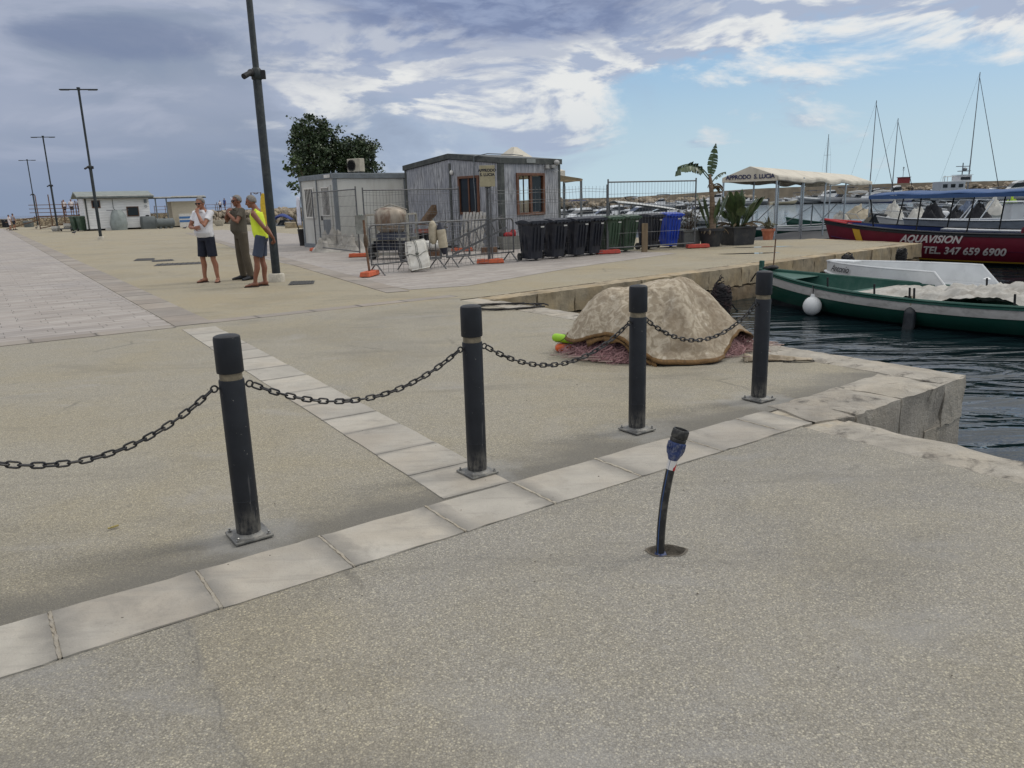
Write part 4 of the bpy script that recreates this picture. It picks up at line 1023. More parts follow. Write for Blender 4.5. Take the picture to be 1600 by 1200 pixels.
# ------------------------------------------------------------------ fence panels
FP = {1: Vector((-6.64, 26.82, 0)), 2: Vector((-4.44, 23.12, 0)), 3: Vector((-3.02, 16.68, 0)), 4: Vector((-.46, 19.27, 0)), 5: Vector((2.78, 21.49, 0)), 6: Vector((5.52, 22.88, 0))}
def fence(a, b_, h, label, rail=True, bottom=True, wav=0.0, hz=(.3, .6, .9, 1.2, 1.5, 1.8), gap=.11, posts=True, wr=.0042, hleft=None):
    L = (b_ - a).length; r = thing('mesh_fence', label, 'fence panel', a, ang(a, b_), 'temporary mesh fence panels round the sheds')
    if posts:
        for x_ in (0, L): mb = MB(); mb.cyl((x_, 0, .06), (x_ + (.0), 0, h + .06), .022, n=8); mb.build('post', M_STEEL, r, smooth=True)
    if rail:
        mb = MB(); mb.cyl((.02, 0, h - .02), (L - .02, 0, h - .02), .019, n=8); mb.build('top_rail', M_STEEL, r, smooth=True)
    if bottom:
        mb = MB(); mb.cyl((.02, 0, .16), (L - .02, 0, .16), .019, n=8); mb.build('bottom_rail', M_STEEL, r, smooth=True)
    mb = MB(); n_ = int(L / gap); zt = h - (.03 if rail else 0)
    for k in range(1, n_):
        x_ = L * k / n_
        if wav: pts = [(x_ + wav * .5 * math.sin(z_ * 3 + x_ * 2), wav * math.sin(x_ * 3 + z_ * 2.3) + (.03 if z_ % .3 < .02 else 0), z_) for z_ in [.03 + zt * q / 12 for q in range(13)]]
        else: pts = [(x_, 0, .16), (x_, 0, zt)]
        mb.tube(pts, wr, 4)
    for z_ in hz:
        if z_ < zt:
            if wav:
                for q in range(2): mb.tube([(x_, wav * math.sin(x_ * 3 + z_ * 2.3), z_ + q * .07 + wav * .35 * math.sin(x_ * 4 + z_)) for x_ in [L * q2 / 20 for q2 in range(21)]], wr, 4)
            else: mb.tube([(0, 0, z_), (L, 0, z_)], wr * 1.1, 4)
    mb.build('wire_mesh', M_STEEL, r)
    return r
fence(FP[1], FP[2], 2.0, 'mesh fence panel standing across the barred front of the cream cabin')
fence(FP[2] + Vector((.2, .05, 0)), Vector((-1.55, 25.3, 0)), 1.96, 'mesh fence panel between the cream cabin and the boarded shed', bottom=True, wav=.03)
fence(FP[3], FP[4], 1.15, 'low sagging wire mesh behind the crowd barriers', rail=False, bottom=False, wav=.06, hz=(.03, .2, .4, .6, .8, 1.0), gap=.13, posts=False)
fence(FP[4], FP[5] - Vector((.03, .02, 0)), 1.82, 'wire mesh fence in front of the navy bins', rail=False, bottom=False, wav=.035, hz=(.05, .4, .75, 1.1, 1.45, 1.7), gap=.12)
fence(FP[5], FP[6], 1.96, 'square mesh fence panel in front of the green and blue bins', gap=.105, hz=(.55, 1.05, 1.62))
rp_ = thing('leaning_post', 'rusty leaning post standing in an orange rubber foot', 'post', FP[3])
mb = MB(); mb.tube([(-.06, .03, 1.2), (-.04, .0, .6), (.0, 0, .05)], .026, 8); mb.build('pipe', M_RUST, rp_, smooth=True)
mb = MB(); mb.ell((-.04, .0, .75), (.05, .05, .16)); mb.build('rag', mat('brown_rag', S(88, 74, 60), .9, 0, .3, 14), rp_, smooth=True)
def foot_block(label, loc, rz, m_):
    r = thing('fence_foot', label, 'fence foot', loc, rz, 'rubber feet of the fence panels')
    mb = MB(); mb.loft([[(-.33, -.10, .012), (.33, -.10, .012), (.33, .10, .012), (-.33, .10, .012)], [(-.34, -.115, .03), (.34, -.115, .03), (.34, .115, .03), (-.34, .115, .03)], [(-.32, -.10, .12), (.32, -.10, .12), (.32, .10, .12), (-.32, .10, .12)]]); mb.build('block', m_, r, bevel=.012)
    for x_ in (-.18, .18): mb = MB(); mb.lathe([(.05, .118), (.05, .128), (.03, .129)], (x_, 0, 0), 12); mb.build('socket', m_, r)
    return r
foot_block('orange fence foot at the left end of the cabin fence', FP[1], R(-50), M_ORANGE)
foot_block('orange fence foot beside the crumpled pale heap', FP[2], R(10), M_ORANGE)
foot_block('orange fence foot nearest the camera, under the rusty post', FP[3], R(80), M_ORANGE)
foot_block('orange fence foot under the lettered sign', FP[4], R(8), M_ORANGE)
foot_block('red fence foot in front of the first green bin', FP[5], R(12), M_RED2)
foot_block('red fence foot left of the black plant pots', FP[6] + Vector((.1, 0, 0)), R(8), M_RED2)
foot_block('orange fence foot lying behind the crowd barriers', P(722, 393), R(12), M_ORANGE)
# lettered sign wired to the fence posts
sg = thing('place_sign', 'beige sign with dark letters fixed to a pair of fence posts', 'sign', FP[4] + Vector((0, -.05, 0)), R(2))
mb = MB(); mb.box((0, 0, 2.12), (.375, .012, .50)); bd = mb.build('board', mat('beige_sign_board', S(158, 150, 122), .6, 0, .08, 5, dirt=S(112, 104, 84), damt=.4, dscale=6), sg, bevel=.004)
M_INK = mat('dark_lettering', S(36, 38, 46), .6)
lettering('APPRODO', .094, M_INK, sg, frame((0, -.009, 2.25), (1, 0, 0), (0, 0, 1)), 'lettering', bold=.004)
lettering('S. LUCIA', .094, M_INK, sg, frame((0, -.009, 2.15), (1, 0, 0), (0, 0, 1)), 'lettering', bold=.004)
mb = MB(); mb.cyl((-.035, .035, .1), (-.035, .035, 1.95), .02, n=8); mb.cyl((.06, .03, .1), (.06, .03, 1.95), .02, n=8); mb.build('post', M_STEEL, sg, smooth=True)
mb = MB(); mb.tube([(-.06, .0, 1.86), (.0, -.02, 1.82), (.08, .0, 1.87), (.0, .06, 1.85)], .008, 5, True); mb.build('wire_tie', M_BLACKR, sg)

# ------------------------------------------------------------------ crowd barriers
def barrier(a, b_, label):
    L = (b_ - a).length; r = thing('crowd_barrier', label, 'barrier', a, ang(a, b_), 'steel crowd barriers')
    pts = [(0, 0, .22), (0, 0, .98)] + [(.10 - .10 * math.cos(q), 0, .98 + .10 * math.sin(q)) for q in (.4, .8, 1.2, 1.57)] + [(L - .10 + .10 * math.sin(q), 0, .98 + .10 * math.cos(q)) for q in (0, .4, .8, 1.2, 1.57)] + [(L, 0, .22)]
    mb = MB(); mb.tube(pts, .019, 8); mb.cyl((0, 0, .24), (L, 0, .24), .017, n=8); mb.build('frame', M_STEEL, r, smooth=True)
    mb = MB()
    for k in range(1, 12): mb.cyl((L * k / 12, 0, .24), (L * k / 12, 0, 1.07), .0075, n=6)
    mb.build('bars', M_STEEL, r)
    for x_ in (.12, L - .12):
        mb = MB(); mb.tube([(x_, -.30, .0), (x_, -.05, .22), (x_, 0, .25), (x_, .05, .22), (x_, .30, .0)], .017, 7); mb.build('foot', M_STEEL, r, smooth=True)
    return r
barrier(P(582, 431), P(690, 419), 'steel crowd barrier nearest the orange foot, left of the white block')
barrier(P(627, 423), P(734, 412), 'steel crowd barrier standing just behind the white foam block')
barrier(P(699, 418), P(803, 408), 'steel crowd barrier under the lettered sign, next to the navy bins')
# foam block, tied with cord and leaning on the barrier
fb = thing('foam_block', 'worn white foam block tied with cord leaning on the barrier', 'block', P(657, 425), R(10))
mb = MB(); n_ = 12
def fbp(i, j, k):
    q = Vector(((i - .5) * .52, (j - .5) * .20, k * .66))
    n3 = mnoise.fractal(q * 6, 1, 2, 4)
    e_ = sum(1 for h in (i, j, k) if h < .01 or h > .99)
    q += Vector((1 if i > .5 else -1, 1 if j > .5 else -1, 0)) * n3 * .012
    if i < .25: q.x += .05 * max(0, mnoise.noise(Vector((1, 2, k * 5)))) + .02
    if e_ >= 2: q -= Vector(((i - .5), (j - .5), (k - .5))) * .05
    return Matrix.Rotation(R(-14), 3, 'X') @ Matrix.Rotation(R(-9), 3, 'Y') @ q
for f_ in (lambda a, b_: fbp(a, 0, b_), lambda a, b_: fbp(a, 1, b_), lambda a, b_: fbp(0, a, b_), lambda a, b_: fbp(1, a, b_), lambda a, b_: fbp(a, b_, 0), lambda a, b_: fbp(a, b_, 1)): mb.grid(f_, n_, n_)
zmin = min(v[2] for v in mb.v); mb.v = [(a, b_, c_ - zmin + .004) for a, b_, c_ in mb.v]
mb.build('block', mat('worn_white_foam', S(222, 219, 210), .9, 0, .06, 6, .5, 40, S(164, 156, 136), .4, 5), fb, smooth=50)
rm = Matrix.Rotation(R(-14), 3, 'X') @ Matrix.Rotation(R(-9), 3, 'Y')
def onb(x_, z_, y_=-.118): q = rm @ Vector((x_, y_, z_)); return Vector((q.x, q.y, q.z - zmin + .004))
mb = MB(); M_CORD = mat('grey_cord', S(96, 98, 92), .9)
for dx_ in (-.012, .02): mb.tube([onb(dx_ + .0, -.0 + q * .066) + Vector((.012 * math.sin(q), -.004, 0)) for q in range(11)], .006, 5)
mb.tube([onb(-.27 + q * .054, .33 + .04 * math.sin(q * .9)) + Vector((0, -.004, 0)) for q in range(11)], .007, 5); mb.ell(onb(.0, .35) + Vector((0, -.01, 0)), (.045, .02, .025)); mb.tube([onb(0, .6), onb(-.05, .72, .0), onb(-.12, .95, .1)], .006, 5)
mb.build('cord', M_CORD, fb)
# boat fenders hung on the barrier
M_FEND = mat('dirty_cream_fender', S(176, 166, 144), .6, 0, .12, 8, .15, 40, S(112, 96, 76), .6, 5)
M_NAVY = mat('navy_fender_end', S(30, 34, 48), .55)
f0 = P(679, 421)
r = thing('boat_fender', 'all cream boat fender hanging on the barrier beside the foam block', 'fender', f0 + Vector((0, .03, .58)))
mb = MB(); mb.lathe([(.03, 0), (.08, .05), (.098, .12), (.10, .38), (.085, .46), (.05, .52), (.02, .54)], n=18); mb.build('body', M_FEND, r, smooth=True)
mb = MB(); mb.tube([(0, 0, .54), (.02, .05, .6), (.0, .12, .5)], .008, 5); mb.build('cord', M_CORD, r)
r = thing('boat_fender', 'cream boat fender with navy ends hanging on the barrier', 'fender', f0 + Vector((.25, .0, .36))); r.rotation_euler = (0, R(-6), 0)
mb = MB(); mb.lathe([(.10, .14), (.108, .2), (.108, .52), (.10, .56)], n=18); mb.build('body', M_FEND, r, smooth=True)
mb = MB(); mb.lathe([(.03, -.02), (.06, .03), (.10, .14)], n=18); mb.build('end_cone', M_NAVY, r, smooth=True)
mb = MB(); mb.lathe([(.10, .56), (.06, .66), (.03, .72)], n=18); mb.build('end_cone', M_NAVY, r, smooth=True)
# rusty drum on its frame behind the barriers
dr_ = P(615, 404); r = thing('drum_mixer', 'rusty round steel drum on a wheeled frame with a dark skirt', 'mixer', dr_, R(-14))
M_DRUM = mat('rust_streaked_drum', S(148, 138, 124), .55, .35, .2, 6, .2, 30, S(92, 62, 44), .75, 4, stretch=(1, 1, .35))
mb = MB(); mb.lathe([(.30, .72), (.42, .86), (.47, 1.02), (.47, 1.22), (.42, 1.34), (.30, 1.42), (.12, 1.45)], n=28); mb.build('drum', M_DRUM, r, smooth=True)
mb = MB(); mb.lathe([(.5, .55), (.44, .70), (.31, .76)], n=28); mb.box((0, 0, .40), (.9, .62, .28)); mb.build('skirt', mat('dark_blue_tarp', S(34, 40, 54), .8, 0, .25, 9), r)
mb = MB()
for x_ in (-.62, .62):
    mb.box((x_, -.35, .62), (.06, .06, 1.2)); mb.box((x_, .35, .62), (.06, .06, 1.2)); mb.box((x_, 0, 1.24), (.05, .7, .05))
mb.box((0, -.36, .56), (1.3, .07, .08)); mb.box((0, .36, .56), (1.3, .07, .08)); mb.box((0, -.36, .16), (1.3, .07, .08))
mb.tube([(-.5, 0, 1.36), (0, 0, 1.52), (.5, 0, 1.36)], .022, 6); mb.build('frame', mat('pale_frame_paint', S(150, 148, 138), .6, .2, .15, 8, dirt=S(96, 72, 56), damt=.5), r, bevel=.006)
for x_ in (-.45, .45):
    mb = MB(); mb.tube([(x_ - .05, -.40, .22), (x_ + .05, -.40, .22)], .21, 18); mb.build('wheel', M_BLACKR, r, smooth=True)
mb = MB(); mb.tube([(.08 * math.cos(k * .8) - .85, -.3 + .02 * k, 1.0 + .25 * math.sin(k * .8)) for k in range(16)], .018, 6); mb.build('hose', mat('green_hose', S(52, 92, 76), .6), r)
mb = MB(); mb.box((-.80, -.32, .98), (.30, .04, .52)); mb.build('side_plate', mat('grimy_plate', S(140, 142, 136), .6, .3, .2, 6, dirt=S(90, 86, 76), damt=.5), r)
# odds and ends in the yard
def heap(name, label, cat, c_, rad, h, m_, seed, nu=40, nv=14, sharp=.5):
    mb = MB()
    mb.grid(lambda i, j: (lambda a, q: (c_.x + rad[0] * q * math.cos(a) * (1 + .18 * mnoise.noise(Vector((math.cos(a) * 2, math.sin(a) * 2, seed)))), c_.y + rad[1] * q * math.sin(a), max(.006, h * (1 - q ** 2.6) * (.62 + .38 * math.cos(3 * a + seed)) * (1 + sharp * mnoise.fractal(Vector((q * math.cos(a) * 3, q * math.sin(a) * 3, seed)), .8, 2, 4)) + .05 * sharp * mnoise.noise(Vector((math.cos(a) * 9 * q, math.sin(a) * 9 * q, seed))) * (1 - q))))(2 * math.pi * i, .02 + .98 * j), nu, nv)
    return tag(mb.build(name, m_, smooth=50), label, cat)
M_TARPW = mat('crumpled_pale_sheet', S(168, 164, 156), .8, 0, .15, 5, .3, 20, S(112, 108, 98), .5, 4)
heap('tarp_heap', 'crumpled pale sheeting heaped in front of the cabin wall', 'tarp', P(528, 393), (.9, .45), .62, M_TARPW, 2.0, sharp=.9)
heap('sack_heap', 'low heap of pale sacks right of the crumpled sheeting', 'sacks', P(556, 393), (.6, .4), .42, M_TARPW, 6.0, sharp=.7)
r = thing('gas_cage', 'grey louvred machine box against the cabin wall', 'box', P(562, 388) + Vector((0, .6, 0)), CRZ)
mb = MB(); mb.box((0, 0, .42), (.6, .35, .8)); mb.build('casing', mat('dark_grey_box', S(84, 88, 90), .6), r, bevel=.01)
mb = MB()
for k in range(9): mb.box((0, -.185, .12 + k * .08), (.5, .02, .03))
mb.build('louvres', M_GREYT, r)
# pallet leaning on the shed
r = thing('pallet', 'white slatted pallet leaning against the boarded shed', 'pallet', Vector((-1.12, 24.7, 0)), R(-42))
mb = MB()
for k in range(7): mb.box((-.45 + k * .15, 0, .62), (.095, .02, 1.2 + .05 * math.sin(k * 3)), rot=Matrix.Rotation(R(-12), 3, 'X'))
for z_ in (.2, .62, 1.05): mb.box((0, .03 + z_ * .2 - .09, z_), (1.02, .03, .09))
mb.build('slats', mat('whitewashed_slats', S(176, 174, 168), .8, 0, .15, 10, .2, 30, S(110, 102, 90), .5, 5), r)
r = thing('ladder', 'grey aluminium ladder lying propped in front of the shed', 'ladder', P(752, 398), R(26))
mb = MB(); tl_ = Matrix.Rotation(R(-22), 3, 'Y')
for y_ in (0, .10): mb.box(tl_ @ Vector((0, .02, .05 + y_ * 3.6)) + Vector((0, 0, .35)), (1.9, .03, .06), rot=tl_)
for k in range(7): mb.box(tl_ @ Vector((-.85 + k * .28, .02, .23)) + Vector((0, 0, .35)), (.025, .025, .34), rot=tl_)
mb.build('rails', M_STEEL, r)
mb = MB(); mb.box((.3, .1, .1), (.4, .3, .2)); mb.build('prop', M_RUST, r)
r = thing('wheelbarrow', 'brown wheelbarrow tipped up on a stack behind the fenders', 'wheelbarrow', P(668, 397) + Vector((0, 1.2, 0)), R(20))
mb = MB(); rt = Matrix.Rotation(R(-50), 3, 'Y'); rings = []
for q, (a, b_) in enumerate(((.20, .14), (.36, .26))):
    rings.append([rt @ Vector((a * x_, b_ * y_, .22 * q)) + Vector((.1, 0, 1.05)) for x_, y_ in ((-1, -1), (1, -1), (1, 1), (-1, 1))])
mb.loft(rings, True, False); mb.build('tray', mat('brown_tray', S(112, 92, 72), .7, .2, .2, 8, dirt=S(70, 50, 38), damt=.5), r, solid=.01)
mb = MB(); mb.tube([(-.5, -.2, .9), (.2, -.2, .8), (.55, -.1, .75)], .02, 6); mb.tube([(-.5, .2, .9), (.2, .2, .8), (.55, .1, .75)], .02, 6); mb.build('handle', M_RUST, r)
mb = MB(); mb.box((0, 0, .66), (.9, .5, .12)); mb.build('red_crate', mat('brick_red_board', S(140, 72, 58), .8, 0, .2, 8), r, bevel=.01)
mb = MB(); mb.box((0, 0, .30), (.8, .45, .58)); mb.build('stack_base', M_DARKIN, r, bevel=.01)
r = thing('white_drum', 'white plastic drum lying on its side behind the fenders', 'drum', P(676, 402) + Vector((-.15, .6, 0)), R(5))
mb = MB(); mb.tube([(-.32, 0, .30), (-.28, 0, .30), (.28, 0, .30), (.32, 0, .30)], [.12, .15, .15, .12], 18); mb.build('body', M_WHITEP, r, smooth=True)
mb = MB(); mb.box((0, 0, .08), (.7, .4, .14)); mb.build('cradle', M_RUST, r)
r = thing('grey_trough', 'grey trough with something red in it, left of the navy bins', 'trough', P(797, 391) + Vector((0, .45, 0)), R(20))
mb = MB(); mb.loft([[(-.28, -.2, 0), (.28, -.2, 0), (.28, .2, 0), (-.28, .2, 0)], [(-.36, -.26, .42), (.36, -.26, .42), (.36, .26, .42), (-.36, .26, .42)], [(-.32, -.22, .42), (.32, -.22, .42), (.32, .22, .42), (-.32, .22, .42)], [(-.3, -.2, .3), (.3, -.2, .3), (.3, .2, .3), (-.3, .2, .3)]]); mb.build('tub', mat('mid_grey_tub', S(128, 128, 122), .8, 0, .15, 6), r)
mb = MB(); mb.ell((-.05, 0, .46), (.16, .12, .1)); mb.ell((.14, .05, .5), (.1, .1, .14)); mb.build('red_cloth', mat('red_cloth', S(150, 36, 40), .8), r, smooth=True)
r = thing('timber_plank', 'pale timber plank standing between the green and navy bins', 'plank', P(1007, 394), R(10))
mb = MB(); mb.box((0, 0, .40), (.17, .05, .80)); mb.build('plank', mat('pale_plank', S(118, 102, 80), .8, 0, .2, 10, .2, 40, stretch=(1, 1, .2)), r, bevel=.005)

# ------------------------------------------------------------------ wheelie bins
def make_bin(label, loc, rz, m_, group):
    r = thing('wheelie_bin', label, 'bin', loc, rz, group)
    def ring(wx, wy, z, oy=0, c_=.05):
        return [(sx * wx - (c_ * sx if a else 0), oy + sy * wy - (0 if a else c_ * sy), z) for sx, sy, a in ((1, 1, 1), (-1, 1, 1), (-1, 1, 0), (-1, -1, 0), (-1, -1, 1), (1, -1, 1), (1, -1, 0), (1, 1, 0))]
    mb = MB(); mb.loft([ring(.20, .22, .06, .04), ring(.225, .26, .4, .02), ring(.26, .32, .90), ring(.275, .335, .915), ring(.28, .34, .95)]); mb.build('body', m_, r, smooth=30)
    mb = MB()
    for x_ in (-.1, 0, .1): mb.box((x_, -.288, .55), (.02, .03, .6), rot=Matrix.Rotation(R(6.5), 3, 'X'))
    for y_ in (-.1, .1): mb.box((-.245, y_ + .01, .55), (.03, .02, .6), rot=Matrix.Rotation(R(4), 3, 'Y')); mb.box((.245, y_ + .01, .55), (.03, .02, .6), rot=Matrix.Rotation(R(-4), 3, 'Y'))
    mb.build('ribs', m_, r)
    mb = MB(); rings = []
    for q in range(9):
        y_ = -.37 + .74 * q / 8; h = 1.0 + .055 * math.sin(math.pi * min(1, (q + .6) / 8.6))
        rings.append([(-.295, y_, .952), (-.29, y_, h - .02), (-.2, y_, h), (.2, y_, h), (.29, y_, h - .02), (.295, y_, .952)])
    mb.loft(rings); lid = mb.build('lid', m_, r, smooth=35)
    mb = MB(); mb.tube([(-.24, .36, .93), (-.24, .43, .97), (.24, .43, .97), (.24, .36, .93)], .018, 6); mb.build('handle', m_, r, smooth=True)
    mb = MB()
    mb.box((0, -.383, .958), (.42, .022, .03))
    for x_ in (-.18, -.06, .06, .18): mb.box((x_, -.376, .95), (.04, .05, .06))
    mb.build('lid_grips', m_, lid)
    mb = MB(); mb.box((.12, -.333, .86), (.10, .012, .035)); mb.build('label_plate', M_WHITEP, r)
    for x_ in (-.24, .24):
        mb = MB(); mb.tube([(x_ - .025, .24, .10), (x_ + .025, .24, .10)], .10, 16); mb.build('wheel', M_BLACKR, r, smooth=True)
    return r
M_BINN = mat('navy_bin_plastic', S(27, 31, 42), .5, 0, .12, 4, .1, 90, S(66, 66, 68), .35, 6)
M_BING = mat('dark_green_bin_plastic', S(58, 80, 62), .5, 0, .12, 4, .1, 90, S(80, 84, 74), .35, 6)
M_BINB = mat('bright_blue_bin_plastic', S(28, 66, 176), .45, 0, .1, 4, .1, 90)
gN, gG = 'navy wheelie bins behind the fence', 'green wheelie bins behind the fence'
b0, b1 = Vector((.62, 19.85, 0)), Vector((5.05, 23.75, 0))
pos = [b0.lerp(b1, q) for q in (0, .135, .27, .375, .50, .625, .81, .955)]
BRZ = R(38)
nb = make_bin('navy wheelie bin at the left end of the row, next to the crowd barrier', pos[0], BRZ - R(10), M_BINN, gN)
dup(nb, pos[1], BRZ - R(4), 'second navy wheelie bin from the left end of the row')
dup(nb, pos[2], BRZ, 'third navy wheelie bin from the left end of the row')
dup(nb, pos[3], BRZ, 'navy wheelie bin left of the two green ones')
gb = make_bin('left one of the two green wheelie bins', pos[4], BRZ - R(4), M_BING, gG)
dup(gb, pos[5], BRZ - R(2), 'right one of the two green wheelie bins, beside the plank')
dup(nb, pos[6], BRZ, 'navy wheelie bin between the plank and the blue bin')
bb = make_bin('bright blue wheelie bin at the right end of the row', pos[7] + Vector((.06, .0, 0)), BRZ - R(14), M_BINB, None)

# ------------------------------------------------------------------ foliage
def leafmat(name, base, var=.35):
    m, t, b = new_mat(name)
    ob = t.new('ShaderNodeTexCoord').outputs['Object']
    geo = t.new('ShaderNodeNewGeometry')
    n = t.noise(ob, 2.2, 3); 
    c = t.mix(t.step(n, .3, .7), sc3(base, 1 - var), sc3(base, 1 + var))
    c = t.mix(geo.outputs['Random Per Island'], c, t.mix(1.0, c, (1.5, 1.35, 1.1), 'MULTIPLY'))
    t.put(b.inputs['Base Color'], c); b.inputs['Roughness'].default_value = .42
    b.inputs['Subsurface Weight'].default_value = 0.0
    return m
M_LEAF = leafmat('dark_glossy_leaves', (.034, .056, .026))
M_LEAFB = leafmat('mid_green_leaves', (.050, .082, .028))
M_STREL = leafmat('broad_blue_green_leaves', (.050, .080, .036), .3)
M_DRY = leafmat('dry_brown_leaves', (.10, .075, .042), .3)
M_BARK = mat('grey_brown_bark', S(96, 82, 68), .9, 0, .25, 8, .6, 30, S(60, 50, 42), .5, 5)
def leaf(mb, p, size, rr, mi=0):
    d = Vector((rr.gauss(0, 1), rr.gauss(0, 1), rr.gauss(0, .7))).normalized(); s_ = d.orthogonal().normalized()
    s_ = Matrix.Rotation(rr.random() * 6.28, 3, d) @ s_
    L = size * rr.uniform(.7, 1.3); w_ = L * .36
    n = d.cross(s_) * L * .12
    mb.add([p, p + d * L * .5 + s_ * w_ + n, p + d * L, p + d * L * .5 - s_ * w_ + n], [(0, 1, 2, 3)], mi)
def tree(name, label, base, h0, centre, rad, nclump, nleaf, lsize, seed, group=None, lmat=None, limbs=9):
    rr = random.Random(seed); r = thing(name, label, 'tree', base, 0, group)
    C_ = Vector(centre); tr = MB(); top = Vector((C_.x * .4, C_.y * .4, C_.z - rad[2] * .75))
    tr.tube([(0, 0, 0), (.03, .02, h0 * .5), top], [.11, .085, .07], 8)
    ends = []
    for k in range(limbs):
        a = 2 * math.pi * k / limbs + rr.uniform(-.3, .3); q = rr.uniform(.45, .85)
        e_ = C_ + Vector((rad[0] * q * math.cos(a), rad[1] * q * math.sin(a), rad[2] * rr.uniform(-.3, .75)))
        md = top.lerp(e_, .5) + Vector((0, 0, rr.uniform(-.1, .15)))
        tr.tube([top, md, e_], [.05, .03, .012], 6); ends.append(e_)
        for q2 in range(3):
            e2 = md.lerp(e_, rr.random()) + Vector((rr.uniform(-.5, .5) * rad[0], rr.uniform(-.5, .5) * rad[1], rr.uniform(0, .5) * rad[2])); tr.tube([md.lerp(e_, .3), e2], [.018, .006], 5); ends.append(e2)
    tr.build('trunk', M_BARK, r, smooth=True)
    lf = MB()
    for k in range(nclump):
        if k < len(ends) and rr.random() < .8: c_ = ends[k]
        else:
            while True:
                q = Vector((rr.uniform(-1, 1), rr.uniform(-1, 1), rr.uniform(-1, 1)))
                if .25 < q.length < 1.0 and (q.z > -.97): break
            q *= 1 + .22 * mnoise.noise(q * 1.7 + Vector((seed, 0, 0)))
            c_ = C_ + Vector((q.x * rad[0], q.y * rad[1], q.z * rad[2]))
        cr = rr.uniform(.12, .30) * rad[0]
        for j in range(nleaf):
            g_ = Vector((rr.gauss(0, 1), rr.gauss(0, 1), rr.gauss(0, .8))) * cr * .55
            leaf(lf, c_ + g_, lsize, rr)
    lf.build('crown', lmat or M_LEAF, r, fix=False)
    return r
tb = D(492, 225, 32.5)
tree('leafy_tree', 'taller dark leafy tree behind the left side of the cream cabin', (tb.x, tb.y, 0), 3.0, (0, 0, 3.72), (.98, 1.0, 1.42), 215, 50, .118, 3, 'dark trees behind the cabin')
tb = D(554, 240, 33.0)
tree('leafy_tree', 'lower rounder dark leafy tree behind the cabin and its air conditioner', (tb.x, tb.y, 0), 2.4, (0, 0, 3.28), (.90, .95, 1.02), 180, 50, .112, 5, 'dark trees behind the cabin')
# thin sapling at the cabin corner
tb = D(470, 300, 31.2); r = thing('sapling', 'thin bright leafed branch left of the cream cabin', 'tree', (tb.x, tb.y, 0)); rr = random.Random(9)
mb = MB(); mb.tube([(.45, 0, 0), (.42, 0, 1.4), (.3, 0, 2.2), (.05, 0, 3.0)], [.03, .025, .018, .008], 6); mb.tube([(.40, 0, 1.6), (-.1, 0, 2.15), (-.32, 0, 2.4)], [.015, .01, .005], 5); mb.tube([(.36, 0, 1.9), (-.1, .1, 2.75), (-.42, .05, 3.0)], [.015, .01, .005], 5); mb.build('stem', M_BARK, r)
mb = MB()
for c_ in ((-.32, 0, 2.4), (-.1, 0, 2.2), (-.42, .05, 3.0), (-.2, .1, 2.85), (.05, 0, 3.05), (-.25, 0, 3.25), (-.05, 0, 3.35)):
    for k in range(26): leaf(mb, Vector(c_) + Vector((rr.gauss(0, .1), rr.gauss(0, .1), rr.gauss(0, .07))), .17, rr)
mb.build('crown', M_LEAFB, r, fix=False)
# banana-like plants in pots
def paddle(mb, base, d, L, w_, droop, torn=0, mi=0, seed=0, stalk=.35, side=None):
    """a long paddle leaf on a stalk: midrib arc with blades either side, torn into strips when old"""
    rr = random.Random(seed); d = Vector(d).normalized(); hor = Vector((d.x, d.y, 0)); hor = hor.normalized() if hor.length > .01 else Vector((1, 0, 0))
    pts = []; p = Vector(base); dirv = d.copy(); n_ = 14
    for k in range(n_ + 1):
        pts.append(p.copy()); p = p + dirv * (L / n_)
        if k > n_ * stalk * .6: dirv = (dirv + Vector((hor.x * .3, hor.y * .3, -1)) * droop / n_ * 2.2).normalized()
    mb.tube(pts, [.02 * (1 - .75 * k / n_) for k in range(n_ + 1)], 5, mi=mi)
    s_ = hor.cross(Vector((0, 0, 1))).normalized(); s_ = Matrix.Rotation(rr.uniform(-1.0, 1.0), 3, hor) @ s_
    if side is not None: s_ = Vector(side).normalized()
    k0 = int(n_ * stalk)
    for k in range(k0, n_):
        a = (k - k0) / (n_ - k0); b_ = (k + 1 - k0) / (n_ - k0)
        wa = w_ * math.sin(math.pi * (a * .96 + .04) ** .8) ** .8; wb = w_ * math.sin(math.pi * min(.999, (b_ * .96 + .04)) ** .8) ** .8
        dn = Vector((0, 0, -1))
        for sg_ in (-1, 1):
            sh = Vector((0, 0, 0)); tt = pts[k + 1] - pts[k]
            if torn: wb2 = wb * (1 - .28 * min(1, torn * 1.0)); drop = dn * w_ * (.25 + rr.random() * .5) * torn; o_ = tt * .12
            else: wb2 = wb; drop = dn * w_ * .12; o_ = tt * 0
            e0_ = pts[k] + s_ * sg_ * wa + drop + tt * .35; e1_ = pts[k + 1] + s_ * sg_ * wb2 + drop + tt * .35 - o_
            mb.add([pts[k], pts[k + 1] - o_ * .2, e1_, e0_], [(0, 1, 2, 3)], mi)
M_POT = mat('black_plastic_pot', S(40, 42, 46), .6, 0, .15, 6, .1, 60, S(88, 84, 78), .3, 5)
M_SOIL = mat('potting_soil', S(70, 58, 46), .95, 0, .3, 30)
pt = P(1115, 386) + Vector((0, .35, 0))
r = thing('banana_plant', 'tall bird of paradise plant with ragged top leaves in a round black pot', 'potted plant', pt)
mb = MB(); mb.lathe([(.27, 0), (.36, .46), (.39, .47), (.39, .55), (.355, .55), (.34, .48)], n=28); pot_ = mb.build('pot', M_POT, r, smooth=True)
mb = MB(); mb.lathe([(.34, .46), (.15, .50), (.02, .51)], n=20); mb.build('soil', M_SOIL, pot_)
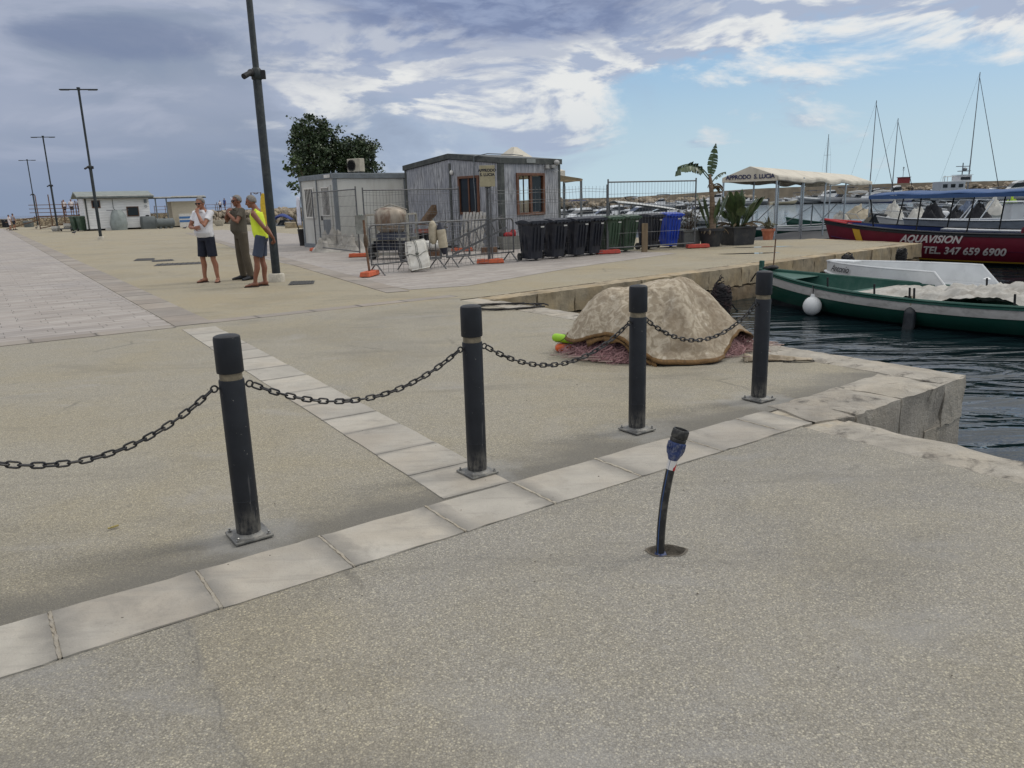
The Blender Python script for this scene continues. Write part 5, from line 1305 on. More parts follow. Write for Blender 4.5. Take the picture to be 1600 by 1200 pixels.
mb = MB(); mb.tube([(.02, 0, .48), (.03, 0, .9), (.0, 0, 1.4), (-.06, 0, 1.9), (-.10, 0, 2.12)], [.13, .10, .075, .06, .04], 12)
mb.build('trunk', mat('ringed_trunk', S(124, 106, 88), .9, 0, .25, 5, .7, 16, S(78, 64, 52), .6, 9, stretch=(.4, .4, 3)), r, smooth=True)
mb = MB()
paddle(mb, (-.08, 0, 2.0), (.10, -.05, 1), 1.02, .17, .06, .35, seed=1, stalk=.10, side=(1, .25, -.15))
paddle(mb, (-.10, 0, 2.05), (-.75, -.1, .85), 1.15, .18, .75, 1, seed=2, stalk=.22)
paddle(mb, (-.09, 0, 1.95), (-.62, -.2, .66), 1.35, .19, .95, 1, seed=3, stalk=.35)
paddle(mb, (-.02, 0, 1.9), (.45, .1, .55), .55, .10, .5, 1, seed=5, stalk=.3)
for k, (ax_, ay) in enumerate(((-.9, 0), (-.6, -.5), (.6, -.4), (-.3, .4), (.3, -.6), (-.8, .3), (.9, 0))):
    paddle(mb, (.10 * ax_, .1 * ay, .5), (ax_ * .38, ay * .35, 1), rnd.uniform(.9, 1.25), .12, .10, 0, seed=20 + k, stalk=.4)
mb.build('leaves', M_STREL, r, fix=False)
mb = MB()
for k in range(9): paddle(mb, (.02, 0, rnd.uniform(1.6, 1.85)), (rnd.uniform(-1, 1) + .4, rnd.uniform(-1, 1), .3), .38, .05, 1.3, 1, seed=40 + k)
for k in range(14): a = rnd.random() * 6.28; paddle(mb, (.1 * math.cos(a), .1 * math.sin(a), .5), (math.cos(a), math.sin(a), .35), rnd.uniform(.3, .5), .04, 1.2, 1, seed=60 + k)
mb.build('dry_leaves', M_DRY, r, fix=False)
pt = P(1156, 383) + Vector((0, .3, 0))
r = thing('strelitzia_plant', 'bushy broad leafed plant in a square black planter', 'potted plant', pt, R(18))
def sq(w0, w1, h, nm, m_, par):
    mb = MB(); mb.loft([[(a * w0, b_ * w0, 0) for a, b_ in ((-1, -1), (1, -1), (1, 1), (-1, 1))], [(a * w1, b_ * w1, h - .05) for a, b_ in ((-1, -1), (1, -1), (1, 1), (-1, 1))], [(a * (w1 + .03), b_ * (w1 + .03), h - .05) for a, b_ in ((-1, -1), (1, -1), (1, 1), (-1, 1))], [(a * (w1 + .03), b_ * (w1 + .03), h) for a, b_ in ((-1, -1), (1, -1), (1, 1), (-1, 1))], [(a * (w1 - .02), b_ * (w1 - .02), h) for a, b_ in ((-1, -1), (1, -1), (1, 1), (-1, 1))], [(a * (w1 - .04), b_ * (w1 - .04), h - .06) for a, b_ in ((-1, -1), (1, -1), (1, 1), (-1, 1))]])
    return mb.build(nm, m_, par, bevel=.01)
sq(.36, .40, .56, 'planter', M_POT, r)
mb = MB()
for k in range(46):
    a = rnd.random() * 6.28; q = rnd.random() ** .7; 
    paddle(mb, (.2 * q * math.cos(a), .2 * q * math.sin(a), .5), (q * .62 * math.cos(a), q * .62 * math.sin(a), 1), rnd.uniform(.62, 1.34) * (1 - .2 * q), .15, .16 + .40 * q * rnd.random(), 0, seed=100 + k, stalk=.50)
mb.build('leaves', M_STREL, r, fix=False)
mb = MB()
for k in range(8): a = rnd.random() * 6.28; paddle(mb, (.1 * math.cos(a), .1 * math.sin(a), .5), (math.cos(a), math.sin(a), .8), rnd.uniform(.5, .8), .05, .9, 1, seed=150 + k)
mb.build('dry_leaves', M_DRY, r, fix=False)
pt = P(1076, 386) + Vector((.05, .3, 0))
r = thing('dry_shrub', 'half dead brown shrub in a grey square planter beside the blue bin', 'potted plant', pt, R(14))
sq(.26, .30, .5, 'planter', mat('grey_planter', S(92, 94, 92), .75, 0, .15, 6), r)
mb = MB(); rr = random.Random(77); tips = []
for k in range(30):
    a = rr.random() * 6.28; q = rr.uniform(.1, .42); e_ = Vector((q * math.cos(a), q * math.sin(a), rr.uniform(.8, 1.35))); mb.tube([(0, 0, .45), e_ * .6 + Vector((0, 0, .1)), e_], [.012, .007, .003], 4); tips.append(e_)
mb.build('twigs', M_BARK, r)
mb = MB()
for e_ in tips:
    for k in range(9): leaf(mb, e_ * rr.uniform(.7, 1.02) + Vector((rr.gauss(0, .06), rr.gauss(0, .06), rr.gauss(0, .07))), .07, rr)
mb.build('leaves', leafmat('olive_brown_leaves', (.045, .045, .025)), r, fix=False)
pt = P(1202, 375) + Vector((0, .15, 0))
r = thing('succulent_pot', 'terracotta pot with a low grey green plant on the pier edge', 'potted plant', pt)
mb = MB(); mb.lathe([(.15, 0), (.20, .28), (.225, .29), (.23, .37), (.20, .37), (.19, .30)], n=24); mb.build('pot', mat('terracotta', S(164, 98, 74), .85, 0, .12, 6, .1, 40, S(190, 160, 136), .3, 5), r, smooth=True)
mb = MB(); rr = random.Random(5)
for k in range(150): a = rr.random() * 6.28; q = rr.random() * .24; leaf(mb, Vector((q * math.cos(a), q * math.sin(a), .36 + rr.random() * .2)), .09, rr)
for k in range(5): paddle(mb, (0, 0, .34), (rr.uniform(-1, .4), rr.uniform(-1, 1), 1.2), .5, .04, .5, 0, seed=200 + k)
mb.build('leaves', leafmat('grey_green_leaves', (.085, .09, .055)), r, fix=False)
# puddle on the pier
M_PUD, t, b = new_mat('standing_water')
b.inputs['Base Color'].default_value = (.05, .05, .048, 1); b.inputs['Roughness'].default_value = .04
for nm, c_, rx_, ry_ in (('puddle', P(1172, 396), .75, .16), ('puddle', P(1190, 386), .9, .14)):
    mb = MB(); mb.face([(c_.x + rx_ * math.cos(a) * (1 + .35 * mnoise.noise(Vector((math.cos(a) * 2, math.sin(a) * 2, rx_ * 9)))), c_.y + ry_ * math.sin(a) * (1 + .4 * mnoise.noise(Vector((math.cos(a) * 2, math.sin(a) * 2, 3)))), .0042) for a in [2 * math.pi * k / 48 for k in range(48)]])
    struct(mb.build(nm, M_PUD, fix=False))
mk = P(1208, 421); r = thing('mooring_rod', 'thin dark iron rod standing at the pier edge above the green bow', 'rod', mk)
mb = MB(); mb.cyl((.0, 0, 0), (.02, 0, .62), .014, n=8); mb.build('rod', M_RUST, r)
mb = MB(); mb.ell((0, .02, .04), (.12, .1, .05)); mb.build('weed_tuft', M_BLACKR, r)
# ------------------------------------------------------------------ people
def DD(px, d): q = D(px, 320, d); return Vector((q.x, q.y, 0))
def fuse(mb, name, m_, parent, vox, smooth=4):
    """grow one continuous skin over the built limbs"""
    me = bpy.data.meshes.new('tmp_body'); me.from_pydata(mb.v, [], mb.f)
    bm = bmesh.new(); bm.from_mesh(me); bmesh.ops.recalc_face_normals(bm, faces=bm.faces); bm.to_mesh(me); bm.free()
    o = bpy.data.objects.new('tmp_body', me); col.objects.link(o)
    md = o.modifiers.new('r', 'REMESH'); md.mode = 'VOXEL'; md.voxel_size = vox
    if smooth: s_ = o.modifiers.new('s', 'SMOOTH'); s_.factor = .5; s_.iterations = smooth
    dg = bpy.context.evaluated_depsgraph_get(); dg.update()
    me2 = bpy.data.meshes.new_from_object(o.evaluated_get(dg)); me2.name = name
    bpy.data.objects.remove(o)
    me2.materials.clear(); me2.materials.append(m_)
    me2.polygons.foreach_set('use_smooth', [True] * len(me2.polygons))
    o2 = bpy.data.objects.new(name, me2); col.objects.link(o2); o2.parent = parent
    return o2
def skinmat(name, base): return mat(name, base, .55, 0, .10, 14, .08, 70, sc3(base, .72), .4, 6)
M_SKIN = skinmat('tanned_skin', S(146, 100, 78)); M_SKIN2 = skinmat('deep_tanned_skin', S(124, 80, 60))
M_HAIRG = mat('grey_hair', S(120, 116, 112), .8, 0, .3, 60, .6, 160); M_HAIRD = mat('dark_grey_hair', S(82, 78, 76), .8, 0, .3, 60, .6, 160)
def cloth(name, base, sc_=9, b_=.5): return mat(name, base, .9, 0, .10, 5, b_, sc_)
def hand(mb, w_, d, n, curl, side, k=1.0):
    d = Vector(d).normalized(); n = Vector(n); n = (n - d * n.dot(d)).normalized(); s_ = d.cross(n) * side
    rings = []
    for q, hw in ((-.01, .026), (.02, .034), (.06, .041), (.09, .040), (.098, .034)):
        c_ = w_ + d * q * k
        rings.append([c_ + (s_ * hw * math.cos(a) + n * .016 * math.sin(a)) * k for a in [2 * math.pi * j / 10 for j in range(10)]])
    mb.loft(rings)
    for i, L in enumerate((.070, .080, .074, .058)):
        p = w_ + (d * .088 + s_ * (.030 - .020 * i)) * k; dv = d + s_ * (.10 - .07 * i); pts = [p - d * .02]
        for j, f in enumerate((.45, .32, .23)):
            ax = s_ * side; cang = curl * (.55, .9, .6)[j] * (1 + .12 * i)
            dv = (dv * math.cos(cang) + n * math.sin(cang)).normalized()
            pts.append(pts[-1] + dv * (L * f * k + (.02 if j == 0 else 0)))
        mb.tube(pts, [.0095 * k, .0092 * k, .0085 * k, .0068 * k], 7)
    p = w_ + (d * .025 + s_ * .03) * k; dv = (d * .62 + s_ * .6 + n * .35).normalized()
    mb.tube([p - s_ * .01, p + dv * .035 * k, p + (dv * .05 + (d * .5 + n * .5) * .03) * k], [.013 * k, .011 * k, .008 * k], 7)
def person(label, loc, rz, h=1.75, lean=0.0, belly=.0, arms=None, head=(0, 0), skin=None, hair=None, shirt=None, sleeve=.55, shorts=None, leg_to=.52, shoes='flip', shoe_m=None, glasses=True, legs=None, vox=.0065, group=None, vest=False, hoff=(0, 0), chest=1.0):
    r = thing('person', label, 'person', loc, rz, group); k = h / 1.75; r.scale = (k, k, k)
    sh = lambda z: -math.tan(lean) * max(0, z - .95)          # forward shift of the trunk
    legs = legs or [(-.105, 0, 0), (.105, 0, 0)]
    mb = MB(); hips = [Vector((-.09, sh(.9), .93)), Vector((.09, sh(.9), .93))]; feet = []
    for (fx, fy, turn), hp_, sg_ in zip(legs, hips, (-1, 1)):
        an = Vector((fx, fy + .02, .085)); kn = hp_.lerp(an, .5) + Vector((sg_ * .006, -.025, .02))
        mid = hp_.lerp(kn, .5) + Vector((0, -.01, 0)); cf = kn.lerp(an, .38) + Vector((0, .022, 0))
        mb.tube([hp_ + Vector((0, 0, .04)), mid, kn + Vector((0, 0, .03)), kn + Vector((0, .004, -.05)), cf, kn.lerp(an, .75), an, an + Vector((0, 0, -.04))], [.092, .078, .058, .053, .057, .042, .036, .038], 14)
        dv = Vector((math.sin(turn), -math.cos(turn), 0)); sd_ = Vector((-dv.y, dv.x, 0)); feet.append((an, dv, hp_, kn))
        rings = []
        for q, w_, z_ in ((-.055, .026, .036), (-.03, .034, .045), (.04, .038, .040), (.11, .045, .026), (.165, .044, .018), (.20, .030, .012)):
            c_ = Vector((an.x, an.y, 0)) + dv * q
            rings.append([c_ + sd_ * w_ * math.cos(a) + Vector((0, 0, .014 + z_ * (1 + math.sin(a)))) for a in [2 * math.pi * j / 12 for j in range(12)]])
        mb.loft(rings)
    prof = [(.86, .145, .105, 0), (.93, .165, .115, .005), (1.03, .155 + belly * .3, .112 + belly, -belly * .8), (1.14, .155 + belly * .2, .112 + belly * .9, -belly * .7), (1.26, .168, .118 + belly * .3, -belly * .2), (1.36, .178, .115, 0), (1.43, .165, .095, .01), (1.475, .105, .07, .015), (1.50, .062, .06, .015)]
    def trunk(infl, z0=0, z1=9):
        rg = []
        for z, a_, b_, y_ in prof:
            if z0 <= z <= z1: rg.append([Vector(((a_ * chest + infl) * math.cos(q), sh(z) + y_ + (b_ + infl) * math.sin(q), z)) for q in [2 * math.pi * j / 20 for j in range(20)]])
        return rg
    mb.loft(trunk(0))
    hc = Vector((hoff[0], sh(1.62) - .015 + hoff[1], 1.625)); hm = Matrix.Rotation(head[0], 3, 'Z') @ Matrix.Rotation(head[1], 3, 'X')
    H = lambda x, y, z: hc + hm @ Vector((x, y, z))
    mb.tube([(0, sh(1.44) + .012, 1.44), (hc.x * .4, sh(1.5) + .010 + hoff[1] * .4, 1.51), H(0, .012, -.05)], [.066, .058, .056], 14)
    mb.ell(H(0, .008, .022), (.073, .092, .096), 18, 12, rot=hm); mb.ell(H(0, -.026, -.045), (.056, .062, .066), 16, 10, rot=hm); mb.ell(H(0, -.062, -.088), (.028, .024, .020), rot=hm)
    mb.tube([H(0, -.078, .022), H(0, -.098, -.012), H(0, -.104, -.026), H(0, -.084, -.036)], [.009, .013, .016, .010], 8)
    mb.ell(H(0, -.080, .028), (.052, .014, .010), rot=hm)
    for sg_ in (-1, 1): mb.ell(H(sg_ * .074, .008, -.012), (.010, .020, .031), 10, 7, rot=hm); mb.ell(H(sg_ * .040, -.062, -.022), (.024, .022, .020), rot=hm)
    sl = MB()
    for sg_, (S_, E_, W_, hd, pn, cu) in zip((-1, 1), arms):
        S_, E_, W_ = Vector(S_), Vector(E_), Vector(W_)
        mb.tube([S_ + Vector((-sg_ * .05, 0, .01)), S_, S_.lerp(E_, .4), E_, E_.lerp(W_, .3), E_.lerp(W_, .75), W_], [.052, .054, .047, .039, .043, .031, .025], 12)
        hand(mb, W_, hd, pn, cu, sg_)
        e_ = S_.lerp(E_, sleeve) if sleeve > .01 else None
        if e_ is not None: sl.tube([S_ + Vector((-sg_ * .07, 0, .0)), S_ + Vector((0, 0, .004)), S_.lerp(E_, sleeve * .6), e_], [.066, .068, .064, .067], 14)
    fuse(mb, 'body', skin, r, vox)
    if shirt:
        for rg in [trunk(.016, .93 if not vest else .92, 1.45)]: sl.loft(rg)
        if not vest: sl.tube([(0, sh(1.44), 1.43), (0, sh(1.48) + .012, 1.485)], [.125, .072], 16)
        else:
            for sg_ in (-1, 1): sl.tube([(sg_ * .10, sh(1.42) - .02, 1.40), (sg_ * .115, sh(1.45) + .01, 1.465), (sg_ * .10, sh(1.42) + .05, 1.40)], [.05, .036, .05], 10)
        fuse(sl, 'shirt', shirt, r, .011 if vox < .01 else .02, 3)
    if shorts:
        pb = MB(); pb.loft(trunk(.011, .86, 1.04))
        for an, dv, hp_, kn in feet:
            if leg_to > .45: pb.tube([hp_ + Vector((0, 0, .05)), hp_.lerp(kn, .5), hp_.lerp(kn, (.93 - leg_to) / .43 * .99)], [.106, .101, .098], 14)
            else: pb.tube([hp_ + Vector((0, 0, .05)), hp_.lerp(kn, .5), kn, kn.lerp(an, .5), Vector((an.x, an.y, .10)), Vector((an.x, an.y - .005, .07))], [.108, .098, .082, .080, .070, .068], 14)
        fuse(pb, 'shorts' if leg_to > .45 else 'trousers', shorts, r, .011 if vox < .01 else .02, 3)
    for an, dv, hp_, kn in feet:
        sd_ = Vector((-dv.y, dv.x, 0)); c0_ = Vector((an.x, an.y, 0)); s_ = MB()
        if shoes == 'flip':
            s_.prism([tuple((c0_ + dv * q + sd_ * w_)[:2]) for q, w_ in ((-.065, -.02), (-.07, .02), (-.02, .04), (.10, .053), (.19, .045), (.215, 0), (.19, -.045), (.10, -.053), (-.02, -.04))], .001, .018)
            s_.tube([c0_ + dv * .06 + sd_ * .045 + Vector((0, 0, .02)), c0_ + dv * .10 + sd_ * .02 + Vector((0, 0, .066)), c0_ + dv * .15 + Vector((0, 0, .045)), c0_ + dv * .10 - sd_ * .02 + Vector((0, 0, .066)), c0_ + dv * .06 - sd_ * .045 + Vector((0, 0, .02))], .009, 6)
            s_.build('flip_flop', shoe_m, r)
        else:
            rings = []
            for q, w_, z_ in ((-.085, .028, .05), (-.05, .042, .058), (.04, .046, .052), (.12, .053, .034), (.19, .05, .026), (.235, .03, .018)):
                c_ = c0_ + dv * q; rings.append([c_ + sd_ * w_ * math.cos(a) + Vector((0, 0, max(.002, .004 + z_ * (1 + math.sin(a))))) for a in [2 * math.pi * j / 14 for j in range(14)]])
            s_.loft(rings); s_.build('shoe', shoe_m, r, smooth=True)
    if hair:
        hb = MB(); hb.ell((0, .014, .024), (.080, .096, .100), 26, 18, rot=None)
        keep = [f for f in hb.f if len(f) == 4 and all(hb.v[i][2] > .062 - .80 * (hb.v[i][1] + .045) - (.03 if abs(hb.v[i][0]) > .066 and hb.v[i][1] > -.03 else 0) for i in f)] + [f for f in hb.f if len(f) > 4 and hb.v[f[0]][2] > .1]
        h2 = MB(); h2.add([tuple(H(*(Vector(v) * (1 + .03 * mnoise.noise(Vector(v) * 60))))) for v in hb.v], keep); h2.build('hair', hair, r, smooth=True, solid=.008)
    if vox < .01:
        if glasses:
            g_ = MB()
            for sg_ in (-1, 1):
                g_.ell(H(sg_ * .034, -.090, .006), (.027, .006, .019), 12, 6, rot=hm); g_.tube([H(sg_ * .058, -.082, .014), H(sg_ * .078, -.02, .014), H(sg_ * .080, .02, .006)], .004, 5)
            g_.tube([H(-.02, -.094, .012), H(.02, -.094, .012)], .004, 5); g_.build('sunglasses', M_BLACKR, r)
        else:
            g_ = MB()
            for sg_ in (-1, 1): g_.ell(H(sg_ * .031, -.083, .008), (.011, .007, .007), 10, 6, rot=hm)
            g_.build('eyes', M_DARKIN, r)
        g_ = MB(); g_.ell(H(0, -.087, -.058), (.024, .007, .0055), 10, 6, rot=hm); g_.build('mouth', mat('lips', S(112, 66, 58), .6), r)
    return r
X_ = .205
person('man in white polo shirt and navy shorts with a hand held to his mouth', P(330, 441), R(-22), 1.77, 0.0, .05, chest=1.10,
    arms=[((-X_, 0, 1.425), (-.285, -.11, 1.15), (-.02, -.275, 1.135), (1, -.05, .05), (0, 1, 0), .35), ((X_, 0, 1.425), (.225, -.265, 1.17), (.045, -.205, 1.43), (-.28, .38, .9), (-.3, 1, -.25), .5)],
    head=(R(8), R(10)), skin=M_SKIN, hair=M_HAIRG, shirt=cloth('white_polo_cotton', S(212, 212, 216)), shorts=cloth('navy_shorts', S(26, 30, 44)), leg_to=.505, shoe_m=mat('brown_flip_flop', S(70, 50, 46), .8),
    legs=[(-.15, -.02, R(-8)), (.16, .02, R(32))], group=None, hoff=(0, -.03))
person('man in olive T-shirt and trousers holding both hands at his collar', P(384, 437), R(-50), 1.80, 0.0, .04,
    arms=[((-X_, 0, 1.43), (-.29, -.17, 1.22), (-.06, -.215, 1.40), (.55, .05, .45), (0, 1, -.2), .9), ((X_, 0, 1.43), (.29, -.17, 1.20), (.045, -.235, 1.38), (-.55, .05, .45), (0, 1, -.2), .9)],
    head=(R(6), R(4)), skin=M_SKIN2, hair=M_HAIRG, shirt=cloth('olive_tee_cotton', S(82, 76, 66)), shorts=cloth('olive_trousers', S(80, 72, 60), 7, .8), leg_to=.1, shoes='shoe', shoe_m=mat('black_trainers', S(28, 30, 36), .7),
    legs=[(-.10, -.02, R(-14)), (.13, .05, R(22))])
person('man in bright yellow vest and denim shorts with hands clasped behind his back', P(416, 447), R(-78), 1.76, R(6), .01,
    arms=[((-X_ + .01, -.085, 1.40), (-.245, .09, 1.13), (-.035, .215, .93), (.5, .12, -.6), (0, -1, 0), .9), ((X_ - .01, -.085, 1.40), (.25, .10, 1.13), (.05, .235, .92), (-.45, .10, -.6), (0, -1, 0), .9)],
    head=(R(0), R(12)), skin=M_SKIN2, hair=M_HAIRG, shirt=cloth('fluorescent_yellow_vest', S(206, 224, 60)), sleeve=0.0, vest=True, shorts=cloth('faded_denim_shorts', S(58, 66, 84)), leg_to=.56, shoe_m=mat('dark_flip_flop', S(52, 44, 42), .8),
    glasses=False, legs=[(-.09, -.04, R(-6)), (.10, -.21, R(6))], hoff=(0, -.04))
# small figures far off
wt, gy, bl_, dk = cloth('pale_shirt', S(214, 206, 204)), cloth('grey_shirt', S(150, 150, 158)), cloth('blue_shirt', S(60, 84, 140)), cloth('dark_cloth', S(36, 40, 52))
DOWN = [((-X_, 0, 1.43), (-.25, .02, 1.14), (-.25, -.03, .88), (0, -.1, -1), (1, 0, 0), .5), ((X_, 0, 1.43), (.25, .02, 1.14), (.25, -.03, .88), (0, -.1, -1), (-1, 0, 0), .5)]
def far_person(label, loc, rz, top, bot, h=1.7, stride=.12, group=None):
    return person(label, loc, rz, h, 0, .02, DOWN, skin=M_SKIN, hair=M_HAIRD, shirt=top, shorts=bot, leg_to=.56, shoes='shoe', shoe_m=dk, legs=[(-.10, stride, 0), (.10, -stride, 0)], vox=.02, group=group)
far_person('far walker in a pale top at the left, striding beside the one in grey', P(17, 360), R(150), wt, wt, 1.62)
far_person('far walker in a grey shirt and dark shorts beside the one in a pale top', P(23.5, 359.5), R(160), gy, dk, 1.74, .2)

# ------------------------------------------------------------------ far left: huts and clutter
M_HUTW = None
m, t, b = new_mat('white_shiplap_boards')
tc = t.new('ShaderNodeTexCoord').outputs['Object']; s3 = t.new('ShaderNodeSeparateXYZ'); t.put(s3.inputs[0], tc)
gx = boards(t, s3.outputs[2], .22)
c = t.mix(t.step(t.noise(t.mapping(tc, (1, 1, 6)), 1.5, 5), .35, .65), S(216, 216, 216), S(232, 232, 230))
c = t.mix(t.math('MULTIPLY', gx, .55), c, S(120, 118, 114)); t.put(b.inputs['Base Color'], c); b.inputs['Roughness'].default_value = .6
M_HUTW = m
M_ROOFG = mat('grey_green_roof_sheet', S(118, 126, 122), .6, .2, .15, 2, dirt=S(170, 170, 164), damt=.4, stretch=(1, 6, 1))
h0, h1 = P(137, 361), P(238, 357); HRZ = ang(h0, h1); HL = (h1 - h0).length
r = thing('white_hut', 'white boarded hut with a low grey roof behind the second lamp post', 'hut', h0, HRZ)
mb = MB(); wall_x(mb, .05, 0, HL, .15, 2.85, (.75, 1.35, 1.95, 2.55)); mb2 = MB()
mb = MB(); mb.box((HL / 2, .05, 1.5), (HL, .1, 2.7)); mb.box((HL / 2, 3.95, 1.5), (HL, .1, 2.7)); mb.box((.05, 2, 1.5), (.1, 3.8, 2.7)); mb.box((HL - .05, 2, 1.5), (.1, 3.8, 2.7))
for x_ in (0, HL - .1): mb.add([(x_, 0, 2.85), (x_, 4, 2.85), (x_, 2, 3.25), (x_ + .1, 0, 2.85), (x_ + .1, 4, 2.85), (x_ + .1, 2, 3.25)], [(0, 2, 1), (3, 4, 5), (0, 3, 5, 2), (1, 2, 5, 4)])
mb.build('wall', M_HUTW, r)
mb = MB(); mb.box((HL / 2, 2, .07), (HL - .1, 3.9, .14)); mb.build('plinth', M_DARKIN, r)
mb = MB(); mb.loft([[(-.5, -.45, 2.82), (-.5, -.45, 2.94), (-.5, 2, 3.42), (-.5, 4.45, 2.94), (-.5, 4.45, 2.82), (-.5, 2, 3.30)], [(HL + .4, -.45, 2.82), (HL + .4, -.45, 2.94), (HL + .4, 2, 3.42), (HL + .4, 4.45, 2.94), (HL + .4, 4.45, 2.82), (HL + .4, 2, 3.30)]]); rf = mb.build('roof', M_ROOFG, r)
mb = MB(); mb.tube([(-.45, -.50, 2.80), (HL + .35, -.50, 2.78)], .07, 6); mb.build('gutter', M_DKTRIM, rf)
mb = MB(); mb.box((HL / 2, -.47, 2.98), (HL + .8, .02, .05)); mb.build('ridge_trim', M_WHITEP, rf)
for x0, x1, z0, z1 in ((.62, 1.30, 1.95, 2.60), (3.35, 4.35, 1.15, 2.02)):
    mb = MB(); mb.box(((x0 + x1) / 2, -.02, (z0 + z1) / 2), (x1 - x0, .10, z1 - z0)); f_ = mb.build('window', M_BROWNF, r)
    mb = MB(); mb.box(((x0 + x1) / 2, -.075, (z0 + z1) / 2), (x1 - x0 - .14, .02, z1 - z0 - .14)); mb.build('pane', M_GLASS, f_)
mb = MB(); mb.box((.15, -.03, 1.5), (.12, .08, 2.7)); mb.build('corner_board', M_DKTRIM, r)
mb = MB(); mb.tube([(2.3, -.03, 2.7), (2.3, -.03, 1.9), (2.6, -.03, 1.5)], .02, 5); mb.build('cable', M_BLACKR, r)
mb = MB(); mb.box((HL - .3, -.06, 2.45), (.22, .1, .3)); mb.tube([(HL - .3 + .1 * math.cos(k), -.05, 2.0 + .1 * math.sin(k)) for k in range(7)], .02, 5); mb.build('wall_box', M_GREYT, r)
mb = MB(); mb.box((2.0, -.35, .1), (1.2, .5, .2)); mb.build('step', M_WHITEP, r)
# covered machine, tanks
hd_ = (h1 - h0).normalized(); hn_ = Vector((hd_.y, -hd_.x, 0))
def athut(s, f): return h0 + hd_ * s + hn_ * f
tp_ = athut(2.45, .9); mb = MB(); rings = []
for q in range(12):
    z = 1.75 * q / 11; kk = .62 + .06 * math.sin(z * 3) - (.5 * max(0, z - 1.35))
    rings.append([(tp_.x + (kk + .05 * mnoise.noise(Vector((math.cos(a) * 3, math.sin(a) * 3, z * 2))) + .035 * math.sin(9 * a + z * 3)) * math.cos(a), tp_.y + (kk + .035 * math.sin(9 * a + z * 3)) * math.sin(a), z) for a in [2 * math.pi * k / 30 for k in range(30)]])
mb.loft(rings); o = mb.build('covered_machine', mat('grey_tarpaulin', S(132, 140, 138), .6, 0, .12, 3, .3, 14), smooth=50); tag(o, 'machine wrapped in grey tarpaulin in front of the white hut', 'tarpaulin')
mb = MB(); mb.box((tp_.x, tp_.y + .1, 1.72), (1.9, .08, .05), hd_.x); o2 = mb.build('boom', M_STEEL); o2.parent = o
M_TANK = mat('grey_plastic_tank', S(88, 94, 94), .55, 0, .1, 4)
def ring_sq(w_, d_, z, c_=.12): return [(sx * w_ - (c_ * sx if a else 0), sy * d_ - (0 if a else c_ * sy), z) for sx, sy, a in ((1, 1, 1), (-1, 1, 1), (-1, 1, 0), (-1, -1, 0), (-1, -1, 1), (1, -1, 1), (1, -1, 0), (1, 1, 0))]
r = thing('water_tank', 'tall grey plastic tank at the right corner of the white hut', 'tank', athut(4.9, .7), HRZ)
mb = MB(); mb.loft([ring_sq(.62, .42, 0), ring_sq(.66, .45, .5), ring_sq(.62, .42, 1.0), ring_sq(.52, .32, 1.12)]); mb.build('body', M_TANK, r, smooth=40)
mb = MB(); mb.lathe([(.16, 1.1), (.16, 1.22), (.02, 1.24)], n=14); mb.build('lid', M_BLACKR, r)
r = thing('water_tank', 'long low grey tank under the open canopy right of the white hut', 'tank', P(259, 357), HRZ)
mb = MB(); mb.tube([(-.78, 0, .48), (-.7, 0, .48), (.7, 0, .48), (.78, 0, .48)], [.3, .42, .42, .3], 20)
for x_ in (-.45, 0, .45): mb.box((x_, 0, .13), (.18, .6, .26))
mb.build('body', M_TANK, r, smooth=40)
mb = MB(); mb.lathe([(.1, .88), (.1, .98), (.02, .99)], n=12); mb.build('lid', M_BLACKR, r)
# second hut with canopy
g0, g1 = P(272, 355), P(308, 353.5)
r = thing('beige_kiosk', 'beige boarded kiosk under a flat canopy behind the man in white', 'kiosk', g0, HRZ)
mb = MB(); mb.box((1.2, 1.2, 1.25), (2.4, 2.4, 2.3)); mb.build('wall', mat('cream_boards', S(204, 194, 174), .7, 0, .08, 3, stretch=(1, 1, 7)), r)
mb = MB(); mb.box((.2, .8, 2.78), (5.6, 3.6, .12)); mb.box((1.4, -1.02, 2.84), (3.0, .02, .10)); mb.build('roof', M_WHITEP, r)
mb = MB(); mb.box((.2, -1.03, 2.70), (5.6, .06, .10)); mb.build('eaves_beam', M_DKTRIM, r)
for x_ in (-1.5, -.55): mb = MB(); mb.box((x_, -.8, 1.4), (.1, .1, 2.7)); mb.build('post', M_GREYT, r)
mb = MB(); mb.box((1.2, 1.2, .06), (2.5, 2.5, .1)); mb.build('plinth', M_DARKIN, r)
r = thing('striped_board', 'white board with two blue stripes leaning beside the kiosk', 'board', P(291, 354.5), HRZ)
mb = MB(); mb.box((0, 0, .62), (1.1, .06, 1.24)); mb.build('panel', M_WHITEP, r)
for z_ in (.55, .88): mb = MB(); mb.box((0, -.036, z_), (1.06, .01, .2)); mb.build('blue_stripe', mat('blue_paint_stripe', S(62, 108, 160), .5), r)
# bins and clutter left of the hut
gB = 'green bins left of the white hut'
fb_ = dup(gb, P(120, 361), HRZ + R(20), 'left green bin beside the corner of the white hut', 1.25); fb_['group'] = gB
fb2 = dup(gb, P(130, 361), HRZ + R(20), 'right green bin against the corner of the white hut', 1.25); fb2['group'] = gB
for i, (px, w_, lab) in enumerate(((2, 1.0, 'dark bin at the left edge below the breakwater'), (8, .9, 'dark bin second from the left edge below the breakwater'), (13.5, .8, 'dark bin next to the far walkers below the breakwater'))):
    q = dup(nb, P(px, 355.5), R(20 * i), lab, 1.0); q['group'] = 'dark bins under the breakwater'
r = thing('grey_skip', 'square dark grey bin at the foot of the farthest lamp post', 'bin', P(45.5, 355), R(5))
mb = MB(); mb.loft([ring_sq(.42, .42, 0), ring_sq(.52, .5, .7), ring_sq(.42, .4, .82)]); mb.build('body', M_TANK, r)
mb = MB(); mb.box((0, -.51, .6), (.8, .03, .06)); mb.build('lip', M_GREYT, r)
